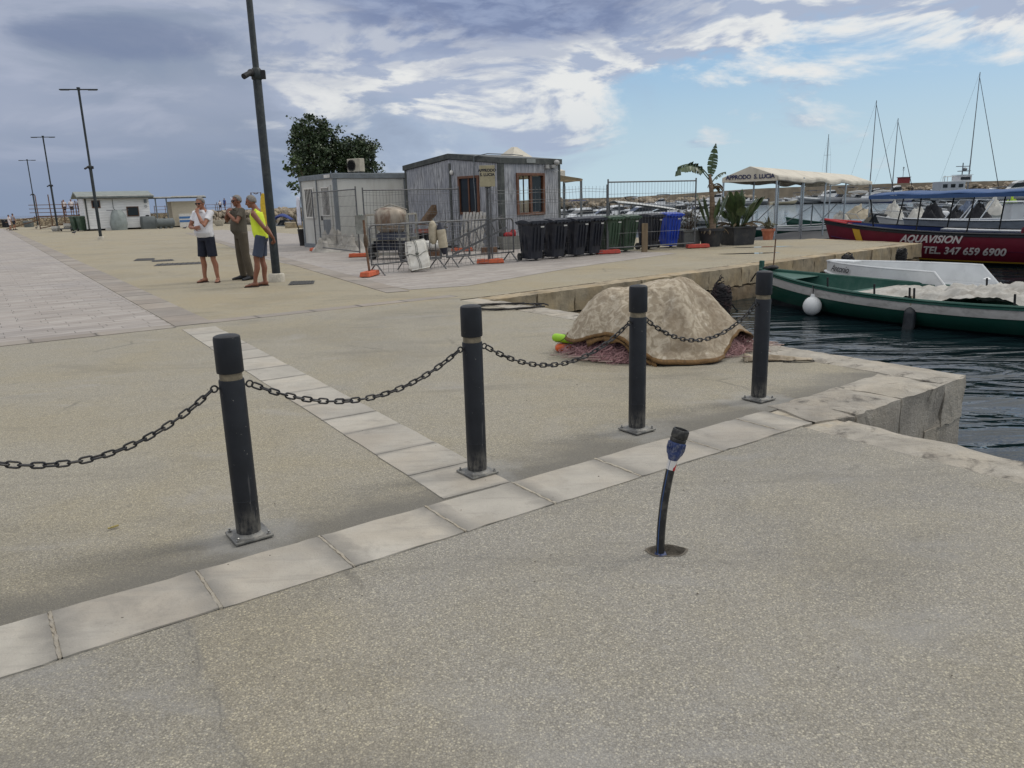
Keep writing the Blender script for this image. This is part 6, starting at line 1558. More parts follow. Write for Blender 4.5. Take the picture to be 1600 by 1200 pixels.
r = thing('fish_crates', 'stack of white fish crates on a low trolley left of the green bins', 'crates', P(107, 361), R(14))
mb = MB(); mb.box((0, 0, .2), (1.2, .6, .08)); mb.build('trolley', M_STEEL, r)
for x_, z_ in ((-.35, .34), (.3, .34), (-.3, .56), (.35, .58)): mb = MB(); mb.loft([ring_sq(.26, .22, z_ - .1, .02), ring_sq(.3, .25, z_ + .1, .02)]); mb.build('crate', M_WHITEP, r)
for x_ in (-.5, .5): mb = MB(); mb.tube([(x_ - .04, -.25, .12), (x_ + .04, -.25, .12)], .12, 12); mb.build('wheel', M_BLACKR, r)
r = thing('fish_crates', 'low pile of white crates at the foot of the third lamp post', 'crates', P(88, 361.5), R(4))
for x_, z_ in ((-.5, .13), (.15, .13), (.75, .13), (.1, .36)): mb = MB(); mb.loft([ring_sq(.26, .22, z_ - .11, .02), ring_sq(.3, .25, z_ + .1, .02)]); mb.build('crate', M_WHITEP, r)
# raised terrace with railings and a group of people
tq = DD(106, 86) + Vector((0, -7, 0)); r = thing('lookout_terrace', 'raised steel terrace with railings beside the white hut', 'terrace', (tq.x, tq.y + 7, 0), R(8))
mb = MB(); mb.box((0, 0, 1.32), (5.4, 3.0, .14)); mb.build('deck', M_RUST, r)
for x_ in (-2.6, -1.3, 0, 1.3, 2.6): mb = MB(); mb.cyl((x_, -1.4, 0), (x_, -1.4, 2.6 + (1.0 if x_ < -1 else .3)), .055, n=6); mb.build('post', M_RUST, r)
mb = MB()
for z_ in (1.7, 2.1, 2.5): mb.cyl((-3.4, -1.4, z_ + .05), (2.6, -1.4, z_), .035, n=5)
mb.cyl((-6.0, -1.4, .1), (-2.6, -1.4, 1.0), .05, n=5); mb.cyl((-6.0, -1.4, .8), (-2.6, -1.4, 1.3), .04, n=5); mb.cyl((-2.6, -1.4, .1), (2.6, -1.4, .9), .06, n=5); mb.build('rails', M_RUST, r)
for i, (dx_, tp2, lab) in enumerate(((-.4, wt, 'far person in white at the left of the terrace group'), (.35, wt, 'far person in white and dark shorts in the terrace group'), (1.1, gy, 'far person in grey in the middle of the terrace group'), (1.75, bl_, 'far person in blue in the terrace group'), (2.4, wt, 'far person in white next to the hut wall on the terrace'))):
    q = Vector((dx_, .0, 0)); q.rotate(Matrix.Rotation(R(8), 3, 'Z'))
    far_person(lab, (tq.x + q.x, tq.y + 7 + q.y, 1.39), R(40 * i), tp2, dk if i != 3 else bl_, 1.66 + .03 * i, .05, 'people on the terrace')
rl = thing('wooden_railing', 'dark post and rail fence along the foot of the breakwater', 'railing', P(58, 353), R(6))
for k in range(4):
    mb = MB(); mb.cyl((k * 1.7, 0, 0), (k * 1.7 - .15, 0, 1.35), .06, n=6); mb.build('post', M_RUST, rl)
mb = MB(); mb.cyl((0, 0, .95), (5.2, 0, .95), .04, n=5); mb.cyl((0, 0, .3), (5.2, 0, .35), .04, n=5); mb.build('rail', M_RUST, rl)
# pigeons
M_PIG = mat('slate_pigeon', S(70, 72, 82), .7, 0, .3, 20)
def pigeon(label, loc, rz):
    r = thing('pigeon', label, 'pigeon', loc, rz, 'pigeons on the promenade')
    mb = MB(); mb.tube([(.18, 0, .10), (.10, 0, .12), (.0, 0, .135), (-.08, 0, .15), (-.115, 0, .19), (-.12, 0, .225), (-.15, 0, .23), (-.18, 0, .222)], [.012, .03, .062, .055, .032, .030, .022, .004], 10); mb.build('body', M_PIG, r, smooth=True)
    mb = MB(); mb.ell((.04, .05, .14), (.10, .016, .045)); mb.ell((.04, -.05, .14), (.10, .016, .045)); mb.build('wings', mat('dark_pigeon_wing', S(52, 54, 62), .7), r, smooth=True)
    for y_ in (-.025, .025): mb = MB(); mb.tube([(-.01, y_, .09), (.0, y_, .04), (-.01, y_, .005), (-.05, y_, .004)], .006, 5); mb.build('leg', mat('pink_leg', S(150, 90, 84), .7), r)
    return r
pg0 = pigeon('pigeon on the tan paving in front of the green bins', P(116, 366), R(190)); dup(pg0, P(57, 358), R(170), 'pigeon farthest left, near the breakwater railing'); dup(pg0, P(289, 358.5), R(200), 'pigeon in front of the striped board'); 

# ------------------------------------------------------------------ breakwater
M_RUB, t, b = new_mat('rubble_masonry')
tc = t.new('ShaderNodeTexCoord').outputs['Object']
v = t.new('ShaderNodeTexVoronoi'); t.put(v.inputs[0], t.mapping(tc, (1, 1, 1.7))); v.inputs['Scale'].default_value = 2.4; v.inputs['Randomness'].default_value = .9
s1 = t.new('ShaderNodeSeparateColor'); t.put(s1.inputs[0], v.outputs['Color'])
c = t.ramp(s1.outputs[0], [(0, S(122, 108, 88)), (.4, S(158, 142, 116)), (.75, S(176, 162, 138)), (1, S(140, 130, 118))])
v2 = t.new('ShaderNodeTexVoronoi', feature='DISTANCE_TO_EDGE'); t.put(v2.inputs[0], t.mapping(tc, (1, 1, 1.7))); v2.inputs['Scale'].default_value = 2.4; v2.inputs['Randomness'].default_value = .9
c = t.mix(t.step(v2.outputs['Distance'], .09, .01), c, S(118, 104, 84))
c = t.mix(t.math('MULTIPLY', t.step(t.noise(tc, .7, 5), .45, .65), .5), c, S(112, 100, 84))
t.put(b.inputs['Base Color'], c); b.inputs['Roughness'].default_value = .9
bn = t.new('ShaderNodeBump'); bn.inputs['Strength'].default_value = 1; bn.inputs['Distance'].default_value = .15; t.put(bn.inputs['Height'], t.step(v2.outputs['Distance'], 0, .2)); t.put(b.inputs['Normal'], bn.outputs[0])
M_MOLE = mat('grey_brown_mole_wall', S(138, 126, 108), .9, 0, .15, .3, .4, 2, S(100, 92, 80), .5, .25)
def bwall(name, pts, th, label, m_):
    mb = MB(); front = []; N = 0
    L = []
    for (a, za), (b_, zb) in zip(pts[:-1], pts[1:]):
        n_ = max(1, int((b_ - a).length / 1.6))
        for k in range(n_): L.append((a.lerp(b_, k / n_), za + (zb - za) * k / n_))
    L.append(pts[-1]); cols = []
    for i, (p, zt) in enumerate(L):
        j = .18 * mnoise.noise(Vector((i * .7, 0, 3))); 
        cols.append([(p.x, p.y - .3 + j, -1.5), (p.x, p.y - .15 + j, 0), (p.x, p.y + j * .6, zt * .6), (p.x, p.y + .1, zt + j * .25), (p.x, p.y + th, zt + j * .25), (p.x, p.y + th + .5, -1.5)])
    mb.loft(cols, closed=False); return tag(mb.build(name, m_), label, 'breakwater')
def DD(px, d): q = D(px, 320, d); return Vector((q.x, q.y, 0))
bwall('breakwater_wall', [(DD(-160, 100), 1.1), (DD(0, 104), 1.1), (DD(130, 112), 1.15), (DD(240, 121), 1.25), (DD(330, 131), 1.35), (DD(450, 142), 1.5)], 3.0, 'rough tan stone breakwater wall along the left end of the quay', M_RUB)
bwall('breakwater_mole', [(DD(450, 142.5), 1.5), (DD(640, 160), 1.55), (DD(880, 176), 1.7), (DD(1000, 182), 1.8), (DD(1090, 186), 2.3), (DD(1180, 191), 2.9), (DD(1300, 197), 3.2), (DD(1420, 201), 3.3), (DD(1620, 206), 3.2), (DD(1800, 212), 3.2)], 4.0, 'long low grey brown mole closing the harbour behind the masts', M_MOLE)
mb = MB(); rr = random.Random(4)
def rocks(name, px0, px1, d0, d1, n_, s0, s1, label, m_, z0=-.7, zr=1.2):
    mb = MB()
    for k in range(n_):
        q = rr.random(); px = px0 + (px1 - px0) * q; d = d0 + (d1 - d0) * q + rr.uniform(-2.0, 1.0); c_ = DD(px, d); s_ = rr.uniform(s0, s1)
        z = z0 + rr.random() * zr * (1 - .0)
        rt = Matrix.Rotation(rr.random() * 6, 3, Vector((rr.random(), rr.random(), rr.random())).normalized())
        o0 = len(mb.v); mb.ell((0, 0, 0), (s_ * rr.uniform(.7, 1.3), s_ * rr.uniform(.6, 1), s_ * rr.uniform(.5, .8)), 7, 5)
        for i in range(o0, len(mb.v)):
            v_ = Vector(mb.v[i]); v_ *= 1 + .35 * mnoise.noise(v_ * 1.5 / s_ + Vector((k, 0, 0))); v_ = rt @ v_; mb.v[i] = (c_.x + v_.x, c_.y + v_.y, z + v_.z)
    o = mb.build(name, m_); return tag(o, label, 'rocks', None, 'stuff')
M_ROCK = mat('pale_boulder', S(150, 138, 120), .9, 0, .2, .8, .6, 3, S(116, 104, 88), .5, .5)
rocks('boulders', 318, 480, 118, 134, 280, .35, .85, 'pale boulders piled below the breakwater behind the three men', M_ROCK, -.5, 1.5)
rocks('boulders', 860, 1180, 166, 184, 240, .5, 1.1, 'boulders along the foot of the far mole', M_ROCK, -.5, 1.5)
rocks('boulders', 1400, 1640, 196, 201, 200, .4, .9, 'boulders along the right end of the far mole', M_ROCK, -.5, 2.9)
far_person('far person in white on the breakwater between the two men at the left', DD(337, 131.5) + Vector((0, 2, 1.35)), R(40), wt, dk)
far_person('far person in blue on the breakwater behind the man in white', DD(344.5, 131.5) + Vector((0, 2, 1.4)), R(-30), bl_, bl_, 2.0)
rl = thing('iron_railing', 'thin iron railing on top of the breakwater behind the kiosk', 'railing', DD(236, 121.5) + Vector((0, 1, 1.2)), ang(DD(236, 121.5), DD(362, 133.5)))
LL = (DD(362, 133.5) - DD(236, 121.5)).length
for k in range(9): mb = MB(); mb.cyl((LL * k / 8, 0, -.1), (LL * k / 8, 0, 1.2), .05, n=5); mb.build('post', M_RUST, rl)
mb = MB(); mb.cyl((0, 0, 1.05), (LL, 0, 1.25), .03, n=5); mb.cyl((0, 0, .55), (LL, 0, .7), .03, n=5); mb.build('rail', M_RUST, rl)
# beach flag, lifeguard frame, planter
fp = P(364, 349); r = thing('feather_flag', 'white feather flag behind the man in olive', 'flag', fp)
mb = MB(); mb.tube([(0, 0, 0), (0, 0, 2.0), (.1, 0, 2.75), (.35, 0, 2.95)], .02, 5); mb.build('pole', M_STEEL, r)
mb = MB(); mb.grid(lambda i, j: (.02 + .62 * i * (1 - .25 * j) + .1 * max(0, j - .7), .05 * math.sin(4 * j + 2 * i), .5 + 2.35 * j - .25 * i * j), 5, 10); mb.build('cloth', cloth('white_flag', S(206, 208, 220)), r, solid=.01, smooth=True)
fp = P(440, 352); r = thing('feather_flag', 'second white feather flag close to the left corner of the cream cabin', 'flag', P(473, 366))
mb = MB(); mb.tube([(0, 0, 0), (0, 0, 1.6), (.05, 0, 2.1)], .02, 5); mb.build('pole', M_STEEL, r)
mb = MB(); mb.grid(lambda i, j: (.0 - .26 * i * (1 - .3 * j), .04 * math.sin(4 * j + 2 * i), .5 + 1.6 * j), 4, 8); mb.build('cloth', cloth('white_flag', S(206, 208, 220)), r, solid=.01, smooth=True)
r = thing('goal_frame', 'rusty upright frame with a yellow surfboard leaning behind the men', 'frame', P(405, 353), R(10))
mb = MB(); mb.tube([(-.42, 0, 0), (-.42, 0, 2.9), (.42, 0, 2.9), (.42, 0, 0)], .055, 6); mb.tube([(-.2, 0, 2.86), (0, 0, 2.78), (.2, 0, 2.86)], .04, 5); mb.build('frame', M_RUST, r)
mb = MB(); mb.ell((.62, -.2, 1.4), (.34, .05, 1.45), 14, 10); mb.build('surfboard', mat('yellow_board', S(206, 172, 46), .5), r, smooth=True)
r = thing('round_planter', 'round concrete planter with a bare stem behind the man in white', 'planter', P(343, 353))
mb = MB(); mb.lathe([(.3, 0), (.5, .3), (.56, .55), (.5, .55), (.46, .4)], n=18); mb.build('bowl', M_CONC, r, smooth=True)
mb = MB(); mb.tube([(0, 0, .4), (.03, 0, 1.2), (-.04, 0, 2.2)], .03, 5); mb.tube([(0, 0, 1.0), (.2, 0, 1.8)], .015, 4); mb.build('stem', M_BARK, r)
r = thing('stone_block', 'low pale stone block at the quay edge left of the cream cabin', 'block', P(462, 356), R(10))
mb = MB(); rough_block(mb, (0, 0, .22), (1.5, .8, .44), 0, .03); mb.build('block', M_WALL, r)

# ------------------------------------------------------------------ boats
def gel(name, base, rough=.35, dirt=None, damt=.35): return mat(name, base, rough, 0, .06, 2.5, 0, 40, dirt or sc3(base, .72), damt, 1.8)
M_GELW = gel('white_gelcoat', S(206, 208, 208)); M_GELG = gel('grey_white_gelcoat', S(190, 194, 196)); M_ANTI = gel('dark_antifouling', S(30, 34, 40)); M_CREAM = gel('cream_hull', S(206, 196, 166))
M_BGREEN = gel('dark_green_boat_paint', S(14, 62, 52), .45, S(30, 66, 58), .5); M_BGRN2 = gel('sea_green_boat_paint', S(18, 74, 62), .55, S(84, 112, 102), .35)
M_BGREY = mat('dirty_white_strake', S(176, 174, 170), .6, 0, .1, 3, .1, 30, S(104, 100, 96), .5, 3, stretch=(1, 1, 2))
M_MAROON = gel('maroon_boat_paint', S(100, 17, 37), .45, S(80, 17, 32), .4); M_BBLUE = gel('deep_blue_boat_paint', S(36, 62, 122), .45); M_YEL = gel('yellow_boat_line', S(202, 160, 50), .5); M_RED3 = gel('red_boat_paint', S(176, 40, 46), .45)
M_CHR = mat('boat_steel_tube', S(170, 174, 178), .3, .8, .1, 20)
class Hull:
    """sections from stern (s=0) to stem (s=1); q=0 at the gunwale, q=1 at the keel; x runs forward, z=0 at the water"""
    def __init__(h, L, B, fb, bow, draft=.35, stern=None, double=False, p=2.4, rake=.12, full=.6, flare=.0):
        h.L, h.B, h.fb, h.bow, h.dr, h.st, h.db, h.p, h.rake, h.full, h.fl = L, B, fb, bow, draft, fb if stern is None else stern, double, p, rake, full, flare
    def half(h, s):
        if h.db: return h.B / 2 * max(0.0, 1 - abs((s - .475) / (.475 if s < .475 else .525)) ** 2.25)
        return h.B / 2 * (max(0.0, 1 - ((min(s, 1.0) - .42) / .58) ** 2.4) if s > .42 else 1 - .12 * ((.42 - s) / .42) ** 2)
    def sheer(h, s):
        m_ = .42
        return h.fb + (h.bow - h.fb) * max(0, (s - m_) / (1 - m_)) ** 2 + (h.st - h.fb) * max(0, (m_ - s) / m_) ** 2
    def pt(h, s, q, side=1, off=0.0):
        zg = h.sheer(s); z = zg + (-h.dr - zg) * q
        w_ = h.half(min(1.0, max(0.0, s))) * (1 - max(0.0, q) ** h.p) * (1 - h.fl * q) + .012 + off
        x = (s - .5) * h.L - h.rake * h.L * (max(0.0, q) ** 1.3) * max(0, (s - .55) / .45) ** 2 + (h.rake * h.L * .6 * q * max(0, (.3 - s) / .3) ** 2 if h.db else 0)
        return Vector((x, side * w_, z))
    def strip(h, mb, q0, q1, side, off=0.0, ns=28, nq=4, s0=0.0, s1=1.0):
        mb.grid(lambda i, j: tuple(h.pt(s0 + (s1 - s0) * i, q0 + (q1 - q0) * j, side, off)), ns, nq)
    def shell(h, q0, q1, name, m_, par, off=0.0, transom=True, s0=0, s1=1):
        mb = MB()
        for sd_ in (1, -1): h.strip(mb, q0, q1, sd_, off, s0=s0, s1=s1)
        if transom and not h.db:
            a = [h.pt(0, q0 + (q1 - q0) * k / 6, 1, off) for k in range(7)]; b_ = [h.pt(0, q0 + (q1 - q0) * k / 6, -1, off) for k in range(7)]; mb.loft([a, b_], closed=False)
        return mb.build(name, m_, par, smooth=True)
    def rail(h, name, m_, par, r_=.035, dz=0.0, q=0.0, off=.01):
        mb = MB()
        for sd_ in (1, -1): mb.tube([h.pt(k / 28, q, sd_, off) + Vector((0, 0, dz)) for k in range(29)], r_, 6)
        return mb.build(name, m_, par, smooth=True)
    def deck(h, name, m_, par, depth, s0=.02, s1=.97, wk=.96):
        mb = MB(); mb.grid(lambda i, j: (lambda s: (((s - .5) * h.L), h.half(s) * wk * (2 * j - 1), h.sheer(s) - depth))(s0 + (s1 - s0) * i), 24, 6)
        return mb.build(name, m_, par)
    def lining(h, name, m_, par, q1=.55):
        mb = MB()
        for sd_ in (1, -1): mb.grid(lambda i, j: tuple(h.pt(.02 + .95 * i, q1 * j, sd_, -.05)), 26, 3)
        return mb.build(name, m_, par, smooth=True)
    def zq(h, s, z): zg = h.sheer(s); return (z - zg) / (-h.dr - zg)
    def onside(h, s, z, side=1, off=.012):
        return h.pt(s, h.zq(s, z), side, off)
WZ = -.7
def boat(name, label, centre, heading, cat='boat', group=None): return thing(name, label, cat, (centre[0], centre[1], WZ), math.atan2(heading[1], heading[0]), group)
def wrap_text(txt, size, m_, par, h, side, xc, zc, shear=.25, bold=.004, spacing=1.0, mirror=False, off=.02):
    """lettering painted on a hull: glyph outlines laid on the curved side"""
    o = lettering(txt, size, m_, par, Matrix.Identity(4), 'lettering', shear=shear, ext=.0, bold=bold, spacing=spacing)
    bm = bmesh.new(); bm.from_mesh(o.data); bmesh.ops.subdivide_edges(bm, edges=[e for e in bm.edges if e.calc_length() > .12], cuts=2)
    for v_ in bm.verts:
        xx = xc + (-v_.co.x if side > 0 else v_.co.x); zz = zc + v_.co.y; s = xx / h.L + .5
        for _ in range(4): s = s + (xx - h.onside(s, zz, side).x) / h.L
        v_.co = h.onside(s, zz, side, off)
    bm.to_mesh(o.data); bm.free(); return o
M_LETW = mat('white_lettering', S(186, 180, 176), .6, 0, .05); M_ROPE = mat('pale_rope', S(150, 142, 124), .9, 0, .2, 20)
# the green double-ender
hd = Vector((-.58, .815, 0)).normalized(); bow = Vector((5.25, 15.95, 0)); L = 7.4
gr = boat('rowing_boat', 'dark green wooden boat with pale strake lying nearest in the basin', bow - hd * L / 2, hd)
h = Hull(L, 2.15, .47, .70, .35, .58, True, 2.8, .05)
h.shell(0, .065, 'rubbing_strake', M_BGRN2, gr, .020); h.shell(.06, .235, 'pale_strake', M_BGREY, gr, .006); h.shell(.235, .535, 'hull', M_BGREEN, gr); h.shell(.53, 1, 'bottom', M_ANTI, gr, .004)
h.rail('gunwale', M_BGRN2, gr, .026); h.lining('lining', M_BGRN2, gr, .5); h.deck('floor', mat('worn_green_floor', S(40, 84, 72), .8, 0, .2, 5, dirt=S(120, 116, 104), damt=.5), gr, .28)
h.deck('foredeck', M_BGRN2, gr, .03, .86, .985, .95)
for s in (.28, .50, .70):
    mb = MB(); mb.box(((s - .5) * L, 0, h.sheer(s) - .14), (.24, h.half(s) * 1.86, .04)); mb.build('thwart', M_BGRN2, gr)
for s, sd_ in ((.715, 1), (.585, 1), (.492, 1), (.502, 1), (.30, 1), (.60, -1), (.47, -1), (.33, -1)):
    p = h.pt(s, 0, sd_); mb = MB(); mb.cyl(p + Vector((0, 0, -.05)), p + Vector((.012, .01, .19)), .017, n=7); mb.build('thole_pin', M_BLACKR, gr)
mb = MB(); p = h.pt(.995, 0, 1); mb.box((p.x + .02, 0, p.z + .02), (.08, .08, .3)); mb.build('stem_post', M_BGRN2, gr, bevel=.01)
mb = MB(); mb.tube([(p.x - .1, .1, p.z + .02), (p.x + .12, .05, p.z - .10), (p.x + .28, .0, p.z - .28)], .014, 5); mb.tube([(p.x - .2 + .12 * math.cos(k), .05 + .1 * math.sin(k), p.z + .04) for k in range(7)], .018, 5); mb.build('mooring_line', M_BLACKR, gr)
nt_ = MB(); ctr = gr.matrix_basis
def netz(x_, y_): return .06 + .15 * mnoise.fractal(Vector((x_ * 2.0, y_ * 2.2, 2)), .7, 2, 6) + .10 * abs(mnoise.noise(Vector((x_ * 3.1, y_ * 2.5, 6))))  + .10 * math.exp(-((x_ + 1.0) / .8) ** 2)
nt_.grid(lambda i, j: (lambda s: ((s - .5) * L, h.half(s) * (2 * j - 1) * (.90 + .05 * math.sin(i * 40)), h.sheer(s) - .06 + netz((s - .5) * L, (2 * j - 1)) * math.sin(math.pi * min(1, max(0.02, i * 1.04))) ** .5 * (1 - .35 * abs(2 * j - 1) ** 3)))(.10 + .57 * i), 90, 30)
nt_o = nt_.build('boat_nets', mat('pale_bundled_net', S(164, 162, 156), .9, 0, .14, 7, .8, 22, S(120, 112, 100), .5, 5), smooth=180); nt_o.matrix_basis = Matrix.LocRotScale(gr.location, gr.rotation_euler, None)
tag(nt_o, 'pale grey nets bundled loosely inside the green boat', 'nets')
def local_world(o, p): return Matrix.LocRotScale(o.location, o.rotation_euler, None) @ p
def ball_fender():
    p = local_world(gr, h.onside(.755, .18, 1, .17)); r = thing('ball_fender', 'round white fender hanging at the bow side of the green boat', 'fender', p)
    mb = MB(); mb.ell((0, 0, 0), (.165, .165, .175), 22, 14); mb.lathe([(.05, .16), (.035, .2), (.03, .22)], n=10); mb.build('ball', M_GELW, r, smooth=True)
    mb = MB(); mb.tube([(0, 0, .2), (.02, .05, .3), (.03, .12, .36)], .01, 5); mb.build('cord', M_BLACKR, r)
ball_fender()
p = local_world(gr, h.onside(.50, .10, 1, .10)); r = thing('long_fender', 'long black fender hanging amidships on the green boat', 'fender', p); r.rotation_euler = (0, R(3), 0)
mb = MB(); mb.lathe([(.03, -.42), (.085, -.36), (.095, -.28), (.095, .14), (.085, .2), (.03, .25)], n=18); mb.build('body', mat('black_fender', S(30, 34, 40), .45, 0, .2, 8, dirt=S(80, 80, 80), damt=.3), r, smooth=True)
mb = MB(); mb.tube([(0, 0, .25), (.02, .03, .36), (.03, .08, .42)], .012, 5); mb.ell((.0, 0, .30), (.04, .04, .05)); mb.build('cord', M_ROPE, r)
# white boat with slab sides
bow = Vector((7.0, 16.9, 0)); L = 5.4
an = boat('white_boat', 'white boat with tall angular side panels behind the green boat', bow - hd * L / 2, hd)
h = Hull(L, 1.9, .34, .52, .3, .38, False, 2.4, .05)
h.shell(0, 1, 'hull', M_GELG, an); h.rail('gunwale', M_GELW, an, .03); h.lining('lining', M_GELW, an, .5); h.deck('deck', M_GELG, an, .22)
for sd_ in (1, -1):
    mb = MB(); N = 16; top_, bot_ = [], []
    for k in range(N + 1):
        s = .985 - .50 * k / N; g_ = h.pt(s, 0, sd_, .004); zt = .74 - .02 * k / N
        bot_.append(h.pt(s, .12, sd_, .012)); top_.append(Vector((g_.x, g_.y * .99, zt)))
    bot_.append(h.pt(.42, .12, sd_, .012)); top_.append(h.pt(.42, 0, sd_, .012))
    mb.loft([top_, bot_], closed=False); mb.build('side_panel', M_GELW, an, solid=.03)
    mb = MB(); mb.tube(top_, .022, 6); mb.build('panel_rail', M_GELW, an, smooth=True)
mb = MB(); g_ = h.pt(.97, 0, 1); mb.box((g_.x - .25, 0, .755), (.62, .34, .035)); mb.build('bow_plate', M_GELW, an, bevel=.01)
mb = MB(); mb.lathe([(.10, 0), (.10, .05), (.05, .07), (.04, .16), (.07, .19), (.02, .22)], (-.6, .0, .36), 14); mb.build('capstan', M_GELW, an, smooth=True)
mb = MB(); mb.box((-1.7, 0, .42), (.9, 1.3, .05)); mb.box((-1.0, .5, .44), (.9, .08, .04)); mb.build('engine_hatch', M_BBLUE, an)
o = wrap_text('Antonio', .20, M_INK, an, h, 1, 2.12, .50, .45, .001, .9, off=.06).location.z = .12
# maroon excursion boat
hd2 = Vector((-.64, .768, 0)).normalized(); bow = Vector((11.15, 27.25, 0)); L = 10.5
aq = boat('excursion_boat', 'maroon excursion boat with blue canopy and white lettering behind the pier', bow - hd2 * L / 2, hd2)
h = Hull(L, 2.7, .92, 1.25, .4, 1.0, False, 3.0, .07)
h.shell(.0, .07, 'top_strake', M_ANTI, aq, .02); h.shell(.06, .60, 'hull', M_MAROON, aq); h.shell(.60, .635, 'yellow_line', M_YEL, aq, .008); h.shell(.635, 1, 'bottom', M_ANTI, aq, .002)
h.rail('gunwale', M_ANTI, aq, .035); h.lining('lining', M_BBLUE, aq, .5); h.deck('floor', M_BBLUE, aq, .5)
h.deck('foredeck', M_RED3, aq, .02, .92, .995, .97)
mb = MB()
for sd_ in (1, -1): mb.tube([h.pt(.90 + .1 * k / 8, 0, sd_, .0) + Vector((0, 0, .03)) for k in range(9)], .045, 6)
mb.build('bow_rail', M_RED3, aq, smooth=True)
mb = MB()
for sd_ in (1, -1):
    mb = MB(); mb.grid(lambda i, j2: tuple(h.pt(.865 - .02 * j2 + .028 * (i - .5), .08 + .55 * j2, sd_, .008)), 2, 8); mb.build('bow_flash', M_YEL, aq)
for sd_ in (1, -1):
    mb = MB(); mb.grid(lambda i, j: (lambda s: (h.pt(s, 0, 1).x, sd_ * (h.half(s) - .12 - .42 * j), h.sheer(s) - .02 - .02 * j))(.30 + .36 * i), 12, 2); mb.build('side_bench', M_GELW, aq, solid=.05)
cz = 2.06
mb = MB(); mb.grid(lambda i, j: ((-.46 + .76 * i) * L * 1.0, 1.30 * (2 * j - 1), cz + .10 * (1 - (2 * j - 1) ** 2) + .02 * math.sin(i * 30)), 24, 8); can = mb.build('canopy', mat('blue_canopy_cloth', S(48, 78, 122), .75, 0, .08, 3), aq, smooth=True, solid=.02)
mb = MB()
for sd_ in (1, -1): mb.grid(lambda i, j: ((-.46 + .76 * i) * L, sd_ * (1.31 + .01 * math.sin(i * 60)), cz - .11 * j), 30, 2)
mb.grid(lambda i, j: (.30 * L + .01, 1.30 * (2 * i - 1), cz + .10 * (1 - (2 * i - 1) ** 2) - .08 * j), 8, 1); mb.build('valance', mat('blue_canopy_cloth', S(46, 84, 140)), can, solid=.012)
for k, s in enumerate((.80, .66, .52, .38, .22)):
    for sd_ in (1, -1):
        p = h.pt(s, 0, sd_, -.03); mb = MB(); mb.cyl(p, ((s - .5) * L - .10 * (1 if s < .8 else 0), sd_ * 1.24, cz), .022, n=7); mb.build('canopy_post', M_BLACKR, aq)
mb = MB(); mb.loft([[(-1.15 - .0 * q, y_, .75), (-1.15, y_, 1.08), (-1.32, y_, 1.22), (-2.6, y_, 1.26), (-2.6, y_, .75)] for q, y_ in ((0, -1.24), (1, 1.24))]); mb.build('engine_box', M_MAROON, aq, bevel=.03)
def side_x(px):  # station whose near gunwale appears at that place
    return px
wrap_text('AQUAVISION', .30, M_LETW, aq, h, 1, 1.25, .735, .42, .010, 1.0)
wrap_text('TEL. 347 659 6900', .30, M_LETW, aq, h, 1, .30, .40, .30, .009, 1.0)

